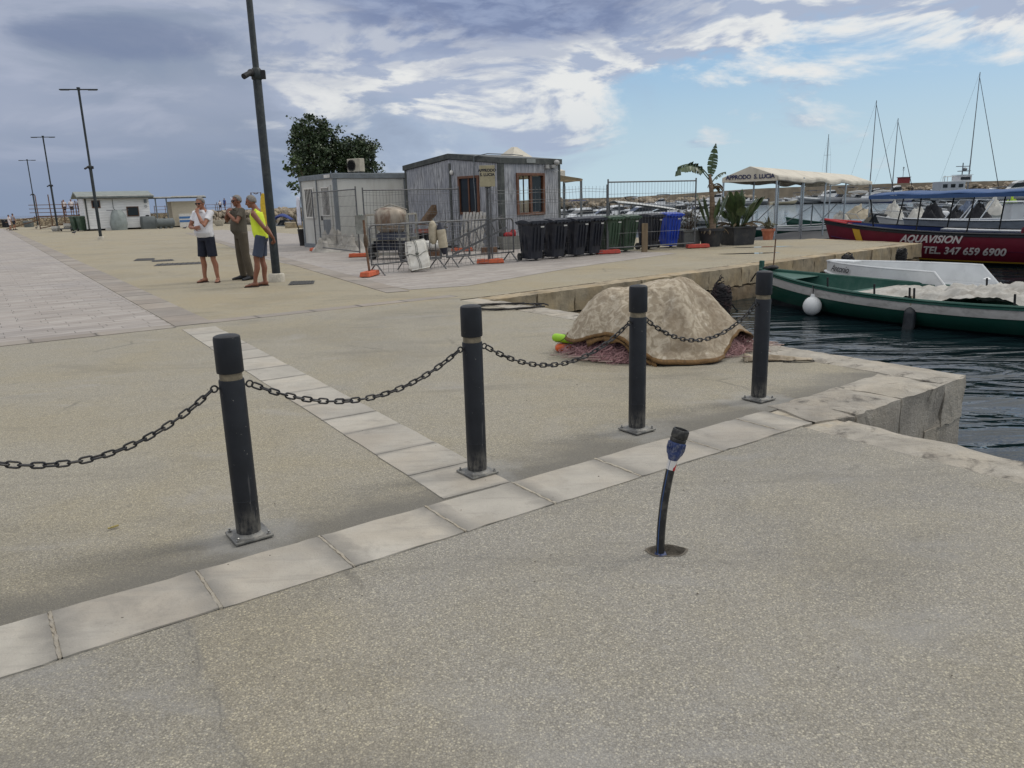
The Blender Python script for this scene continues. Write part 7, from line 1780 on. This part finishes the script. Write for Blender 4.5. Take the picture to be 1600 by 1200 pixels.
# outboards, generic craft of the marina
def outboard(par, x, y=0.0, z=.35, m_=None, k=1.0):
    mb = MB(); mb.loft([ring_sq(.17 * k, .14 * k, 0, .04), ring_sq(.22 * k, .18 * k, .14 * k, .06), ring_sq(.20 * k, .16 * k, .36 * k, .07), ring_sq(.10 * k, .1 * k, .44 * k, .04)]); mb.v = [(a + x, b_ + y, c_ + z) for a, b_, c_ in mb.v]
    o = mb.build('outboard_motor', m_ or M_BLACKR, par, smooth=40)
    mb = MB(); mb.box((x - .02, y, z - .3), (.14, .09, .62)); mb.build('leg', M_GREYT, o)
    return o
def motor_boat(label, centre, heading, L=5.5, B=2.1, group=None, hullm=None, cabin=0, bimini=None, screen=True, motor=None, rib=False, name='motor_boat'):
    r = boat(name, label, centre, heading, 'boat', group); h = Hull(L, B, .62 * L / 5.5, .95 * L / 5.5, .3, .55 * L / 5.5, False, 2.2, .14)
    h.shell(0, .62, 'hull', hullm or M_GELW, r); h.shell(.62, 1, 'bottom', M_ANTI, r, .003)
    if rib: h.rail('inflatable_tube', hullm or M_GELG, r, .22 * L / 5.5, -.06, 0, .08)
    else: h.rail('gunwale', M_GREYT if rnd.random() < .5 else M_GELW, r, .035)
    h.deck('deck', M_GELW, r, .10, .55, .97); h.deck('cockpit', M_GELG, r, .32, .02, .56)
    f = h.sheer(.5)
    if cabin:
        mb = MB(); c_ = cabin * L / 7
        mb.loft([[(-.02 * L, y_, f - .1) for y_ in (-B * .36, B * .36)] + [(.30 * L, y_, f) for y_ in (B * .22, -B * .22)], [(-.02 * L, y_, f + .62 * c_) for y_ in (-B * .34, B * .34)] + [(.24 * L, y_, f + .5 * c_) for y_ in (B * .2, -B * .2)], [(.02 * L, y_, f + 1.15 * c_) for y_ in (-B * .28, B * .28)] + [(.10 * L, y_, f + 1.1 * c_) for y_ in (B * .24, -B * .24)]]); cb = mb.build('cabin', M_GELW, r, smooth=20)
        mb = MB(); mb.loft([[(-.01 * L, y_, f + .66 * c_) for y_ in (-B * .345, B * .345)] + [(.22 * L, y_, f + .58 * c_) for y_ in (B * .215, -B * .215)], [(.0 * L, y_, f + 1.0 * c_) for y_ in (-B * .305, B * .305)] + [(.14 * L, y_, f + .95 * c_) for y_ in (B * .25, -B * .25)]]); mb.build('windows', M_GLASS, cb)
    elif screen:
        mb = MB(); mb.loft([[(.02 * L, -B * .36, f), (.12 * L, -B * .2, f + .05), (.12 * L, B * .2, f + .05), (.02 * L, B * .36, f)], [(-.03 * L, -B * .32, f + .45), (.06 * L, -B * .18, f + .5), (.06 * L, B * .18, f + .5), (-.03 * L, B * .32, f + .45)]], closed=False); mb.build('windscreen', M_GLASS, r, solid=.02)
        mb = MB(); mb.box((-.04 * L, 0, f - .05), (.4, .6, .8)); mb.build('console', M_GELW, r, bevel=.03)
    if bimini:
        zc = f + 1.35
        mb = MB(); mb.grid(lambda i, j: (-.32 * L + .36 * L * i, B * .40 * (2 * j - 1), zc + .12 * math.sin(math.pi * j) + .08 * math.sin(math.pi * i)), 6, 6); mb.build('bimini', bimini, r, smooth=True, solid=.02)
        mb = MB()
        for x_ in (-.32, .04):
            for y_ in (-1, 1): mb.cyl((-.15 * L, y_ * B * .42, f), (x_ * L, y_ * B * .4, zc), .02, n=5)
        mb.build('bimini_frame', M_CHR, r)
    if motor is not None: outboard(r, -.5 * L - .12, 0, .55, motor, 1.0)
    mb = MB(); mb.tube([(.2 * L, -B * .4, f + .1), (.25 * L, -B * .36, f + .5), (.46 * L, -.06, f + .62), (.46 * L, .06, f + .62), (.25 * L, B * .36, f + .5), (.2 * L, B * .4, f + .1)], .018, 5); mb.build('bow_rail', M_CHR, r)
    return r
M_OBB = mat('black_outboard_cowl', S(30, 32, 36), .35); M_OBW = mat('white_outboard_cowl', S(196, 198, 200), .35)
M_BIMB = cloth('navy_bimini', S(36, 48, 84), 4, .2); M_BIMW = cloth('white_bimini', S(196, 196, 192), 4, .2); M_BIMD = cloth('dark_bimini', S(40, 42, 48), 4, .2)
def WD(px, d): q = D(px, 330, d); return (q.x, q.y)
def hdg(a): return (math.cos(R(a)), math.sin(R(a)))
# far row under the mole
gF = 'boats moored in the far row under the mole'
far = motor_boat('small white motor boat moored in the far row under the mole', WD(1015, 168), hdg(150), 6.0, 2.3, gF, motor=M_OBB)
farc = motor_boat('white cabin cruiser moored in the far row under the mole', WD(1038, 150), hdg(170), 7.2, 2.7, gF, cabin=1, hullm=M_GELW)
farb = motor_boat('motor boat with a dark awning moored in the far row under the mole', WD(1070, 165), hdg(160), 6.5, 2.4, gF, bimini=M_BIMD, motor=M_OBB)
farr = motor_boat('inflatable boat moored in the far row under the mole', WD(1325, 172), hdg(178), 6.2, 2.3, gF, rib=True, motor=M_OBB)
rr = random.Random(21)
for px, d, src, a in ((1100, 168, far, 200), (1128, 170, farc, 150), (1152, 168, far, 170), (1262, 176, farb, 190), (1284, 174, far, 165), (1300, 178, farc, 185), (1352, 176, farb, 200), (1338, 180, far, 150), (1440, 176, far, 170), (1455, 172, farc, 20), (1545, 165, far, 10), (1585, 168, farb, 160), (1612, 160, farc, 190), (1240, 180, farb, 150), (1270, 168, farr, 200), (1086, 158, farr, 170), (978, 172, farb, 160), (940, 170, far, 175), (1312, 166, farb, 175), (1342, 164, far, 190), (1372, 170, farc, 160), (1384, 165, farb, 20), (1425, 168, farb, 175), (1434, 160, farr, 160), (1446, 164, far, 190), (1462, 168, farc, 170), (1530, 158, farr, 185), (1566, 172, far, 170), (1250, 172, farr, 170), (1140, 174, farb, 180), (1116, 176, farc, 195), (1166, 176, farr, 165), (1060, 176, far, 190), (1028, 178, farb, 170), (996, 176, farc, 160)):
    dup(src, (*WD(px, d), WZ), R(a), None, rr.uniform(1.05, 1.45))
motor_boat('cream hulled motor boat seen between the tent poles in the far row', WD(1225, 163), hdg(4), 5.6, 2.2, gF, hullm=M_CREAM, screen=True)
motor_boat('big white cabin cruiser with long pale hull in the far row below the red hut', WD(1402, 160), hdg(178), 9.0, 3.0, None, cabin=1.5)
motor_boat('white sports cruiser with a sloping screen at the right end of the far row', WD(1590, 128), hdg(176), 8.6, 2.9, None, cabin=1.6)
motor_boat('grey motor cruiser under a dark awning beside the white sports cruiser', WD(1552, 134), hdg(170), 7.5, 2.8, None, cabin=1.1, bimini=M_BIMD, hullm=M_GELG)
# nearer boats behind the bins
gM = 'boats moored behind the bins'
ma = motor_boat('white motor boat with a pale windscreen moored behind the bins', WD(905, 82), hdg(200), 5.2, 2.1, gM, motor=M_OBB)
mbm = motor_boat('white boat with a blue awning behind the awning post', WD(893, 92), hdg(160), 5.6, 2.1, None, bimini=M_BIMB, motor=M_OBW)
for px, d, a in ((886, 74, 160), (925, 78, 215), (948, 72, 190), (972, 80, 205), (918, 96, 170), (962, 98, 150), (940, 110, 195), (1002, 92, 165), (1090, 112, 200), (1105, 90, 170), (1058, 104, 190)): dup(ma, (*WD(px, d), WZ), R(a), None, rr.uniform(.85, 1.1))
motor_boat('cream hulled cruiser with red waterline behind the square fence panel', WD(1042, 66), hdg(178), 6.2, 2.3, None, hullm=M_CREAM, cabin=.6)
M_GCAN = mat('grey_canopy_sheet', S(176, 178, 176), .6, 0, .06, 2)
gcx = D(1003, 325, 36.5); r = thing('grey_awning', 'pale grey sloping awning sheet on posts behind the green bins', 'awning', (gcx.x, gcx.y, 0), R(6))
mb = MB(); mb.grid(lambda i, j: (-1.35 + 2.9 * i, -.9 + 2.0 * j, 1.30 - .42 * i ** 1.3 + .10 * math.sin(math.pi * j)), 10, 6); mb.build('sheet', M_GCAN, r, smooth=True, solid=.02)
for x_, z_ in ((-1.3, 1.28), (1.5, .9)):
    for y_ in (-.85, 1.05): mb = MB(); mb.cyl((x_, y_, -.6), (x_, y_, z_), .04, n=6); mb.build('post', M_GREYT, r)
gC = 'white cabin boats moored close behind the bins'
mc_ = motor_boat('white cabin boat among those moored close behind the bins', WD(884, 60), hdg(190), 5.4, 2.2, gC, cabin=1.0, motor=M_OBB)
for px, d, a in ((902, 64, 170), (918, 58, 205), (934, 66, 160), (952, 60, 185), (968, 68, 200), (986, 62, 172), (1012, 58, 190), (1072, 62, 168), (1098, 70, 185), (1122, 78, 175)): dup(mc_, (*WD(px, d), WZ), R(a), None, rr.uniform(.85, 1.15))
# boats left of the cabin
motor_boat('white motor boat with a blue cover left of the cream cabin', WD(444, 71), hdg(185), 5.6, 2.1, None, motor=M_OBB, bimini=None, screen=True)
o = MB(); q = WD(440, 70.8); o.grid(lambda i, j: (q[0] - .9 + 1.8 * i, q[1] - .5 + 1.2 * j, .25 + .75 * math.sin(math.pi * (.1 + .8 * i)) * (.7 + .3 * math.sin(math.pi * j))), 10, 6)
tag(o.build('boat_cover', cloth('blue_boat_cover', S(52, 66, 120), 5), smooth=True, solid=.03), 'blue fabric cover over the boat left of the cabin', 'boat cover')
# sailing boats
def sailboat(label, px, d, top_px, top_py, a, L=9.5, stay=1, dark=False):
    base = WD(px, d); r = boat('sailing_boat', label, base, hdg(a), 'sailing boat', 'sailing boats with bare masts')
    h = Hull(L, 2.9, .95, 1.25, .6, .9, False, 2.0, .12); h.shell(0, .55, 'hull', M_GELW, r); h.shell(.55, 1, 'bottom', M_BBLUE, r, .003); h.deck('deck', M_GELG, r, .06)
    mb = MB(); mb.loft([[(-.15 * L, -.7, .9), (-.15 * L, .7, .9), (.2 * L, .4, 1.0), (.2 * L, -.4, 1.0)], [(-.13 * L, -.6, 1.35), (-.13 * L, .6, 1.35), (.15 * L, .32, 1.3), (.15 * L, -.32, 1.3)]]); mb.build('coachroof', M_GELW, r)
    hm = D(top_px, top_py, d).z - WZ; mm = M_CHR if not dark else M_GREYT
    mb = MB(); mb.cyl((0, 0, .9), (0, 0, hm), .085, .06, 8); mb.build('mast', mat('dull_mast', S(104, 108, 112), .5, .3), r)
    mb = MB(); mb.cyl((-.05, 0, 2.0), (-.40 * L, 0, 2.1), .07, n=7); mb.tube([(-.3, 0, 2.2), (-.2 * L, 0, 2.28), (-.39 * L, 0, 2.2)], [.12, .16, .08], 8); mb.build('boom', M_BIMD if dark else M_BIMW, r)
    mb = MB()
    for z_ in (hm * .42, hm * .70): mb.cyl((0, -.9 + .2 * (z_ > hm * .5), z_), (0, .9 - .2 * (z_ > hm * .5), z_), .03, n=5)
    mb.build('spreaders', M_GREYT, r)
    mb = MB()
    for sd_ in (1, -1): mb.tube([(0, sd_ * 1.35, .95), (0, sd_ * .9, hm * .42), (0, sd_ * .7, hm * .7), (0, 0, hm * .97)], .014, 4); mb.tube([(-.2, sd_ * 1.35, .95), (0, 0, hm * .42)], .012, 4)
    mb.tube([(-.48 * L, 0, 1.0), (0, 0, hm)], .014, 4); mb.build('rigging', M_GREYT, r)
    mb = MB(); mb.cyl((.47 * L, 0, 1.2), (.02, 0, hm * .96), .075 if stay else .015, .045 if stay else .015, 6); mb.build('furled_jib', M_BIMD, r)
    return r
sailboat('sailing boat whose tall mast stands at the right end of the tent', 1356, 152, 1363, 157, -22)
sailboat('sailing boat with the shorter mast right of the tent, near the red hut', 1391, 158, 1394, 185, -30, 8.5)
sailboat('sailing boat with the distant thin mast above the middle of the tent', 1287, 175, 1288, 210, 60, 8.0, 0)
sailboat('sailing boat with the tallest mast, beside the grey workboat', 1508, 146, 1519, 113, -35, 11.0)
# grey workboat
r = boat('work_boat', 'grey workboat with tall wheelhouse and radar mast beneath the tallest mast', WD(1492, 138), hdg(182))
h = Hull(10.0, 3.4, 1.2, 1.9, .6, 1.1, False, 2.4, .08); h.shell(0, .6, 'hull', gel('warm_grey_hull', S(150, 156, 160)), r); h.shell(.6, 1, 'bottom', M_ANTI, r, .003); h.deck('deck', M_GREYT, r, .15); h.rail('gunwale', M_WHITEP, r, .06)
mb = MB(); mb.box((1.6, 0, 2.35), (4.4, 2.6, 2.3)); wh = mb.build('wheelhouse', gel('grey_wheelhouse', S(164, 170, 176)), r, bevel=.06)
for x_ in (.2, 1.6, 3.0):
    for sd_ in (1, -1): mb = MB(); mb.box((x_, sd_ * 1.31, 2.75), (.8, .04, .6)); mb.build('window', M_GLASS, wh)
mb = MB(); mb.box((-.6, 0, 3.9), (2.2, 2.2, 1.1)); mb.box((-.6, 0, 4.55), (2.5, 2.5, .08)); mb.build('upper_bridge', M_GELW, r)
mb = MB(); mb.box((-.6, 1.12, 3.95), (1.7, .04, .5)); mb.build('bridge_window', M_GLASS, r)
mb = MB(); mb.cyl((-.6, 0, 4.6), (-.6, 0, 6.6), .09, n=6); mb.box((-.6, 0, 6.0), (2.4, .12, .12)); mb.box((-.9, 0, 5.2), (1.6, 1.3, .12)); mb.ell((-1.0, 0, 5.5), (.4, .4, .3)); mb.cyl((2.8, .6, 3.4), (2.8, .6, 4.5), .05, n=5); mb.build('radar_mast', M_GREYT, r)
mb = MB()
for x_ in (3.4, 2.6, 1.8): mb.cyl((x_, 1.1, 3.5), (x_, 1.1, 4.3), .05, n=5)
mb.cyl((3.4, 1.1, 4.3), (1.0, 1.1, 4.3), .05, n=5); mb.build('rail', M_WHITEP, r)
# red light hut on the mole
rb = D(1417, 288, 200.5); r = thing('light_hut', 'small dark red hut with an aerial standing on the far mole', 'hut', (rb.x, rb.y + 1.8, 3.2), R(10))
mb = MB(); mb.box((0, 0, .75), (2.2, 2.0, 1.5)); mb.build('wall', mat('dark_red_paint', S(120, 36, 40), .6), r)
mb = MB(); mb.box((0, 0, 1.56), (2.5, 2.3, .14)); mb.build('roof', mat('dark_red_roof', S(96, 34, 38), .6), r)
mb = MB(); mb.cyl((-.3, 0, 1.6), (-.3, 0, 4.2), .06, n=5); mb.box((-.3, 0, 3.4), (.7, .08, .08)); mb.box((-.3, 0, 3.9), (.4, .08, .3)); mb.build('aerial', M_GREYT, r)

# ------------------------------------------------------------------ tent and pontoon
T0 = D(1172, 258, 28.2); td = Vector((.60, .80, 0)); tn = Vector((.80, -.60, 0))
r = thing('tent_canopy', 'long cream tent roof on thin poles lettered along its gable', 'tent', (T0.x, T0.y, WZ + .45), math.atan2(td.y, td.x))
TL, TW, ze, zr_ = 14.6, 1.0, 1.5 + .62 - (WZ + .45), 1.5 + .98 - (WZ + .45)
def troof(i, j):
    x_ = TL * i; a = 2 * j - 1; sag = .05 * math.sin(math.pi * ((i * 5) % 1)) * abs(a)
    return (x_, TW * a, ze + (zr_ - ze) * (1 - abs(a)) - sag - .15 * i + .04 * math.sin(i * 22) * abs(a))
mb = MB(); mb.grid(troof, 50, 10); mb.build('roof', M_CANVAS, r, smooth=30, solid=.012)
mb = MB()
for sg_ in (1, -1): mb.grid(lambda i, j: (TL * i, sg_ * (TW + .01 + .02 * math.sin(i * 70) * j), ze - .15 * i + .04 * math.sin(i * 22) - .05 * math.sin(math.pi * ((i * 5) % 1)) - .16 * j), 70, 3)
mb.build('valance', M_CANVAS, r, smooth=True, solid=.01)
mb = MB(); mb.loft([[(-.0, -TW, ze), (-.0, 0, zr_), (-.0, TW, ze)], [(-.012, -TW, ze - .16), (-.012, 0, ze - .16), (-.012, TW, ze - .16)]], closed=False); mb.build('gable', M_CANVAS, r, solid=.01)
lettering('APPRODO  S. LUCIA', .205, mat('navy_tent_lettering', S(40, 46, 84), .6), r, frame((-.03, -.02, ze + .0), (0, -1, 0), (0, 0, 1)), bold=.006, spacing=.95)
for i in (0, .22, .43, .66, 1.0):
    for a in (-1, 1): mb = MB(); mb.cyl((TL * i + .03, a * (TW - .03), 0), (TL * i + .03, a * (TW - .03), ze - .15 * i), .036, n=7); mb.build('pole', M_CHR, r, smooth=True)
r = thing('pontoon', 'dark floating pontoon under the cream tent', 'pontoon', (T0.x, T0.y, WZ), math.atan2(td.y, td.x))
mb = MB(); mb.box((TL / 2 - .3, -.2, .38), (TL + 1.4, 3.0, .12)); mb.build('deck', mat('dark_pontoon_boards', S(72, 72, 72), .85, 0, .2, 4, stretch=(1, 6, 1)), r)
for k in range(6):
    for y_ in (-1.2, .9): mb = MB(); mb.box((.4 + k * 2.7, y_, .12), (1.7, .7, .40)); mb.build('float', M_BLACKR, r, bevel=.05)
mb = MB()
for k in range(6): mb.box((-1.0, -1.5 + k * .55, .22), (.1, .4, .5))
mb.box((-1.05, -.2, .5), (.14, 3.2, .12)); mb.build('rubber_edge', M_BLACKR, r)
# green boats moored at the pontoon
h_ = hdg(170)
def wood_boat(label, centre, heading, L, B, hm_, sm_, cover=None):
    r = boat('wooden_boat', label, centre, heading); h = Hull(L, B, .62, 1.0, .35, .8, True, 2.6, .05)
    h.shell(0, .16, 'sheer_strake', sm_, r, .015); h.shell(.15, .62, 'hull', hm_, r); h.shell(.62, 1, 'bottom', M_ANTI, r, .003); h.rail('gunwale', sm_, r, .04); h.lining('lining', hm_, r, .5); h.deck('floor', M_BGREY, r, .3)
    mb = MB(); mb.cyl((-.2 * L, 0, .6), (-.2 * L, .1, 1.7), .03, n=6); mb.tube([(-.3 * L, .3, .7), (-.2 * L, .1, 1.6), (.0, -.3, .7)], .02, 5); mb.cyl((.25 * L, .5, .7), (.1 * L, .5, 1.7), .025, n=5); mb.build('davit', M_GREYT, r)
    for s in (.3, .55, .75): mb = MB(); mb.box(((s - .5) * L, 0, h.sheer(s) - .12), (.22, h.half(s) * 1.8, .05)); mb.build('thwart', sm_, r)
    return r
wood_boat('green hulled wooden boat with white strake lying beyond the pontoon', WD(1225, 38), hdg(176), 6.6, 2.2, M_BGREEN, M_GELW)
wood_boat('dark green wooden boat behind the bow of the maroon boat', WD(1322, 40), hdg(176), 6.0, 2.1, M_BGREEN, M_BGRN2)
def covered(name, label, c_, rx_, ry_, hh_, m_, seed, cat='boat cover'):
    mb = MB(); mb.grid(lambda i, j: (lambda a, q: (c_[0] + .30 * rx_ * (1 - q) * math.sin(seed * 1.7) + rx_ * q * math.cos(a) * (1 + .12 * mnoise.noise(Vector((math.cos(a) * 2, math.sin(a) * 2, seed)))), c_[1] + ry_ * q * math.sin(a), c_[2] + hh_ * (1 - q ** 2.2) * (.86 + .14 * math.cos(a * (2 + seed % 2) + seed)) * (1 + .55 * mnoise.fractal(Vector((q * math.cos(a) * 2.2, q * math.sin(a) * 2.2, seed)), .8, 2, 4)) - .10 * abs(math.sin(a * 3.5 + seed)) * q ** .5 * (1 - q * .5)))(2 * math.pi * i, .02 + .98 * j), 40, 14)
    return tag(mb.build(name, m_, smooth=50), label, cat)
def at3(px, py, d): q = D(px, py, d); return (q.x, q.y, q.z)
M_COVW = cloth('pale_boat_cover', S(188, 186, 178), 4, .4); M_COVK = cloth('black_boat_cover', S(24, 26, 32), 4, .5); M_COVB = cloth('blue_grey_cover', S(92, 104, 124), 4, .4)
wb1 = motor_boat('white open boat between the tent and the blue canopy', WD(1375, 39), hdg(172), 5.4, 2.1, None, motor=M_OBW, hullm=M_GELG)
covered('boat_cover', 'beige cover bundled over the dark green boat behind the tent pole', at3(1338, 341, 40.5), .85, .7, .62, cloth('beige_cover', S(176, 166, 146), 4, .5), 1)
covered('boat_cover', 'peaked white cover standing on the white open boat', at3(1396, 341, 39), .50, .5, .82, M_COVW, 2)
covered('boat_cover', 'small white motor cover left of the beige bundle', at3(1314, 342, 40), .42, .4, .36, M_COVW, 3)
wb2 = motor_boat('white open boat behind the aluminium boat', WD(1478, 36.5), hdg(168), 6.0, 2.2, None, motor=None, screen=False, hullm=M_GELW)
for px, py, d, a_, b_, hh_, m_, lab in ((1459, 345, 33.2, .58, .5, .68, M_COVK, 'black cover nearest the bow of the aluminium boat'), (1491, 345, 33.5, .42, .45, .58, M_COVK, 'small black cover between the two larger black covers'), (1524, 345, 34.0, .70, .5, .72, M_COVK, 'large black cover behind the middle of the aluminium boat'), (1432, 343, 36, .45, .4, .55, M_COVW, 'white outboard cover left of the black covers'), (1550, 335, 40, .55, .5, .9, M_COVW, 'tall white cover behind the aluminium boat'), (1509, 337, 41, .6, .5, .8, M_COVB, 'blue grey cover behind the black covers'), (1590, 343, 37, .6, .5, .62, M_COVK, 'black cover at the right edge under the blue canopy'), (1581, 332, 41, .45, .4, .75, cloth('lime_cover', S(170, 200, 60), 4, .3), 'lime green cover at the right under the blue canopy')):
    covered('boat_cover', lab, at3(px, py, d), a_, b_, hh_, m_, px)
r = boat('aluminium_boat', 'plain aluminium grey boat with raked bow behind the maroon boat', WD(1545, 30.5), hdg(174), 'boat')
h = Hull(6.4, 2.2, .98, 1.12, .35, .98, False, 2.0, .10); M_ALU = mat('brushed_aluminium', S(150, 158, 170), .42, .55, .12, 2, dirt=S(110, 116, 126), damt=.4, dscale=1.5, stretch=(1, 1, 3))
h.shell(0, 1, 'hull', M_ALU, r); h.rail('gunwale', M_CHR, r, .035); h.lining('lining', M_ALU, r, .4); h.deck('deck', M_GREYT, r, .35)
mb = MB(); mb.grid(lambda i, j: tuple(h.pt(.60 + .13 * i, .42 + .16 * j, 1, .012)), 6, 2); mb.build('blue_panel', M_BBLUE, r)
mb = MB(); mb.box((-.9, 0, 1.15), (.5, .7, .9)); mb.box((-.9, 0, 1.65), (.7, .85, .06)); mb.build('console', M_GELG, r, bevel=.03)
mb = MB()
for x_ in (1.3, .7):
    mb.tube([(x_, -.8, 1.0), (x_ - .5, -.7, 1.75), (x_ - .5, .7, 1.75), (x_, .8, 1.0)], .025, 6)
mb.build('grab_rails', M_CHR, r)
gW = 'white boats moored beyond the aluminium boat'
for px, d, a, src in ((1420, 44, 200, wb1), (1450, 50, 185, wb2), (1500, 47, 195, wb1), (1530, 52, 175, wb2), (1575, 46, 205, wb1), (1600, 55, 185, wb1), (1480, 58, 170, wb1), (1620, 43, 190, wb2), (1405, 62, 15, wb1), (1440, 70, 190, wb1), (1470, 76, 175, wb1), (1510, 68, 185, wb1), (1550, 72, 200, wb1), (1590, 66, 170, wb1)):
    o = dup(src, (*WD(px, d), WZ), R(a), 'white boat among those moored beyond the aluminium boat', rr.uniform(.9, 1.1)); o['group'] = gW
# black nets hung at the pier wall, bollard iron
q = Vector((3.55, 15.25, 0)); q = D(1127, 465, 14.6)
mb = MB(); rr2 = random.Random(8)
mb.ell((q.x, q.y, q.z - .03), (.17, .14, .30), 14, 10)
for k in range(120):
    ph = rr2.random() * 6; z0_ = rr2.uniform(-.42, .34); tl_ = rr2.uniform(-.9, .9)
    def rad_(z): return .19 * math.sqrt(max(.05, 1 - ((z + .06) / .42) ** 2))
    pp = []
    for j in range(rr2.randint(5, 11)):
        z = z0_ + .05 * math.sin(j * tl_ + ph) * 2 - .02 * j; pp.append((q.x + rad_(z) * math.cos(ph + j * .45) * rr2.uniform(.95, 1.12), q.y + .8 * rad_(z) * math.sin(ph + j * .45), q.z + z))
    mb.tube(pp, .009, 4)
tag(mb.build('black_net_bundle', mat('black_net', S(34, 32, 34), .9, 0, .4, 14, .5, 60, S(92, 58, 54), .35, 6)), 'bundle of black and reddish net hung against the pier wall', 'net')
for px, py, d, lab in ((1322, 409, 17.6, 'small knot of black rope on the pier coping above the white boat'), (1407, 399, 20.6, 'larger black rope bundle hanging near the end of the pier')):
    q = D(px, py, d); mb = MB()
    for k in range(34):
        ph = rr2.random() * 6; z0_ = rr2.uniform(-.2, .16)
        mb.tube([(q.x + .13 * math.sqrt(max(.05, 1 - ((z0_ + .03 * math.sin(j + ph)) / .24) ** 2)) * math.cos(ph + j * .6) * rr2.uniform(.9, 1.25), q.y + .09 * math.sin(ph + j * .6) - .05, q.z + z0_ + .05 * math.sin(j * 1.1 + ph)) for j in range(7)], .012, 4)
    mb.ell((q.x, q.y, q.z), (.12, .1, .18), 8, 6)
    tag(mb.build('rope_bundle', M_BLACKR), lab, 'rope')
mb = MB(); a_ = D(1190, 452, 15.0); b2_ = D(1140, 470, 14.7); mb.tube([a_.lerp(b2_, k / 10) + Vector((0, 0, -.35 * math.sin(math.pi * k / 10))) for k in range(11)], .014, 5)
tag(mb.build('mooring_rope', M_BLACKR), 'dark mooring rope slung along the pier wall to the green bow', 'rope')
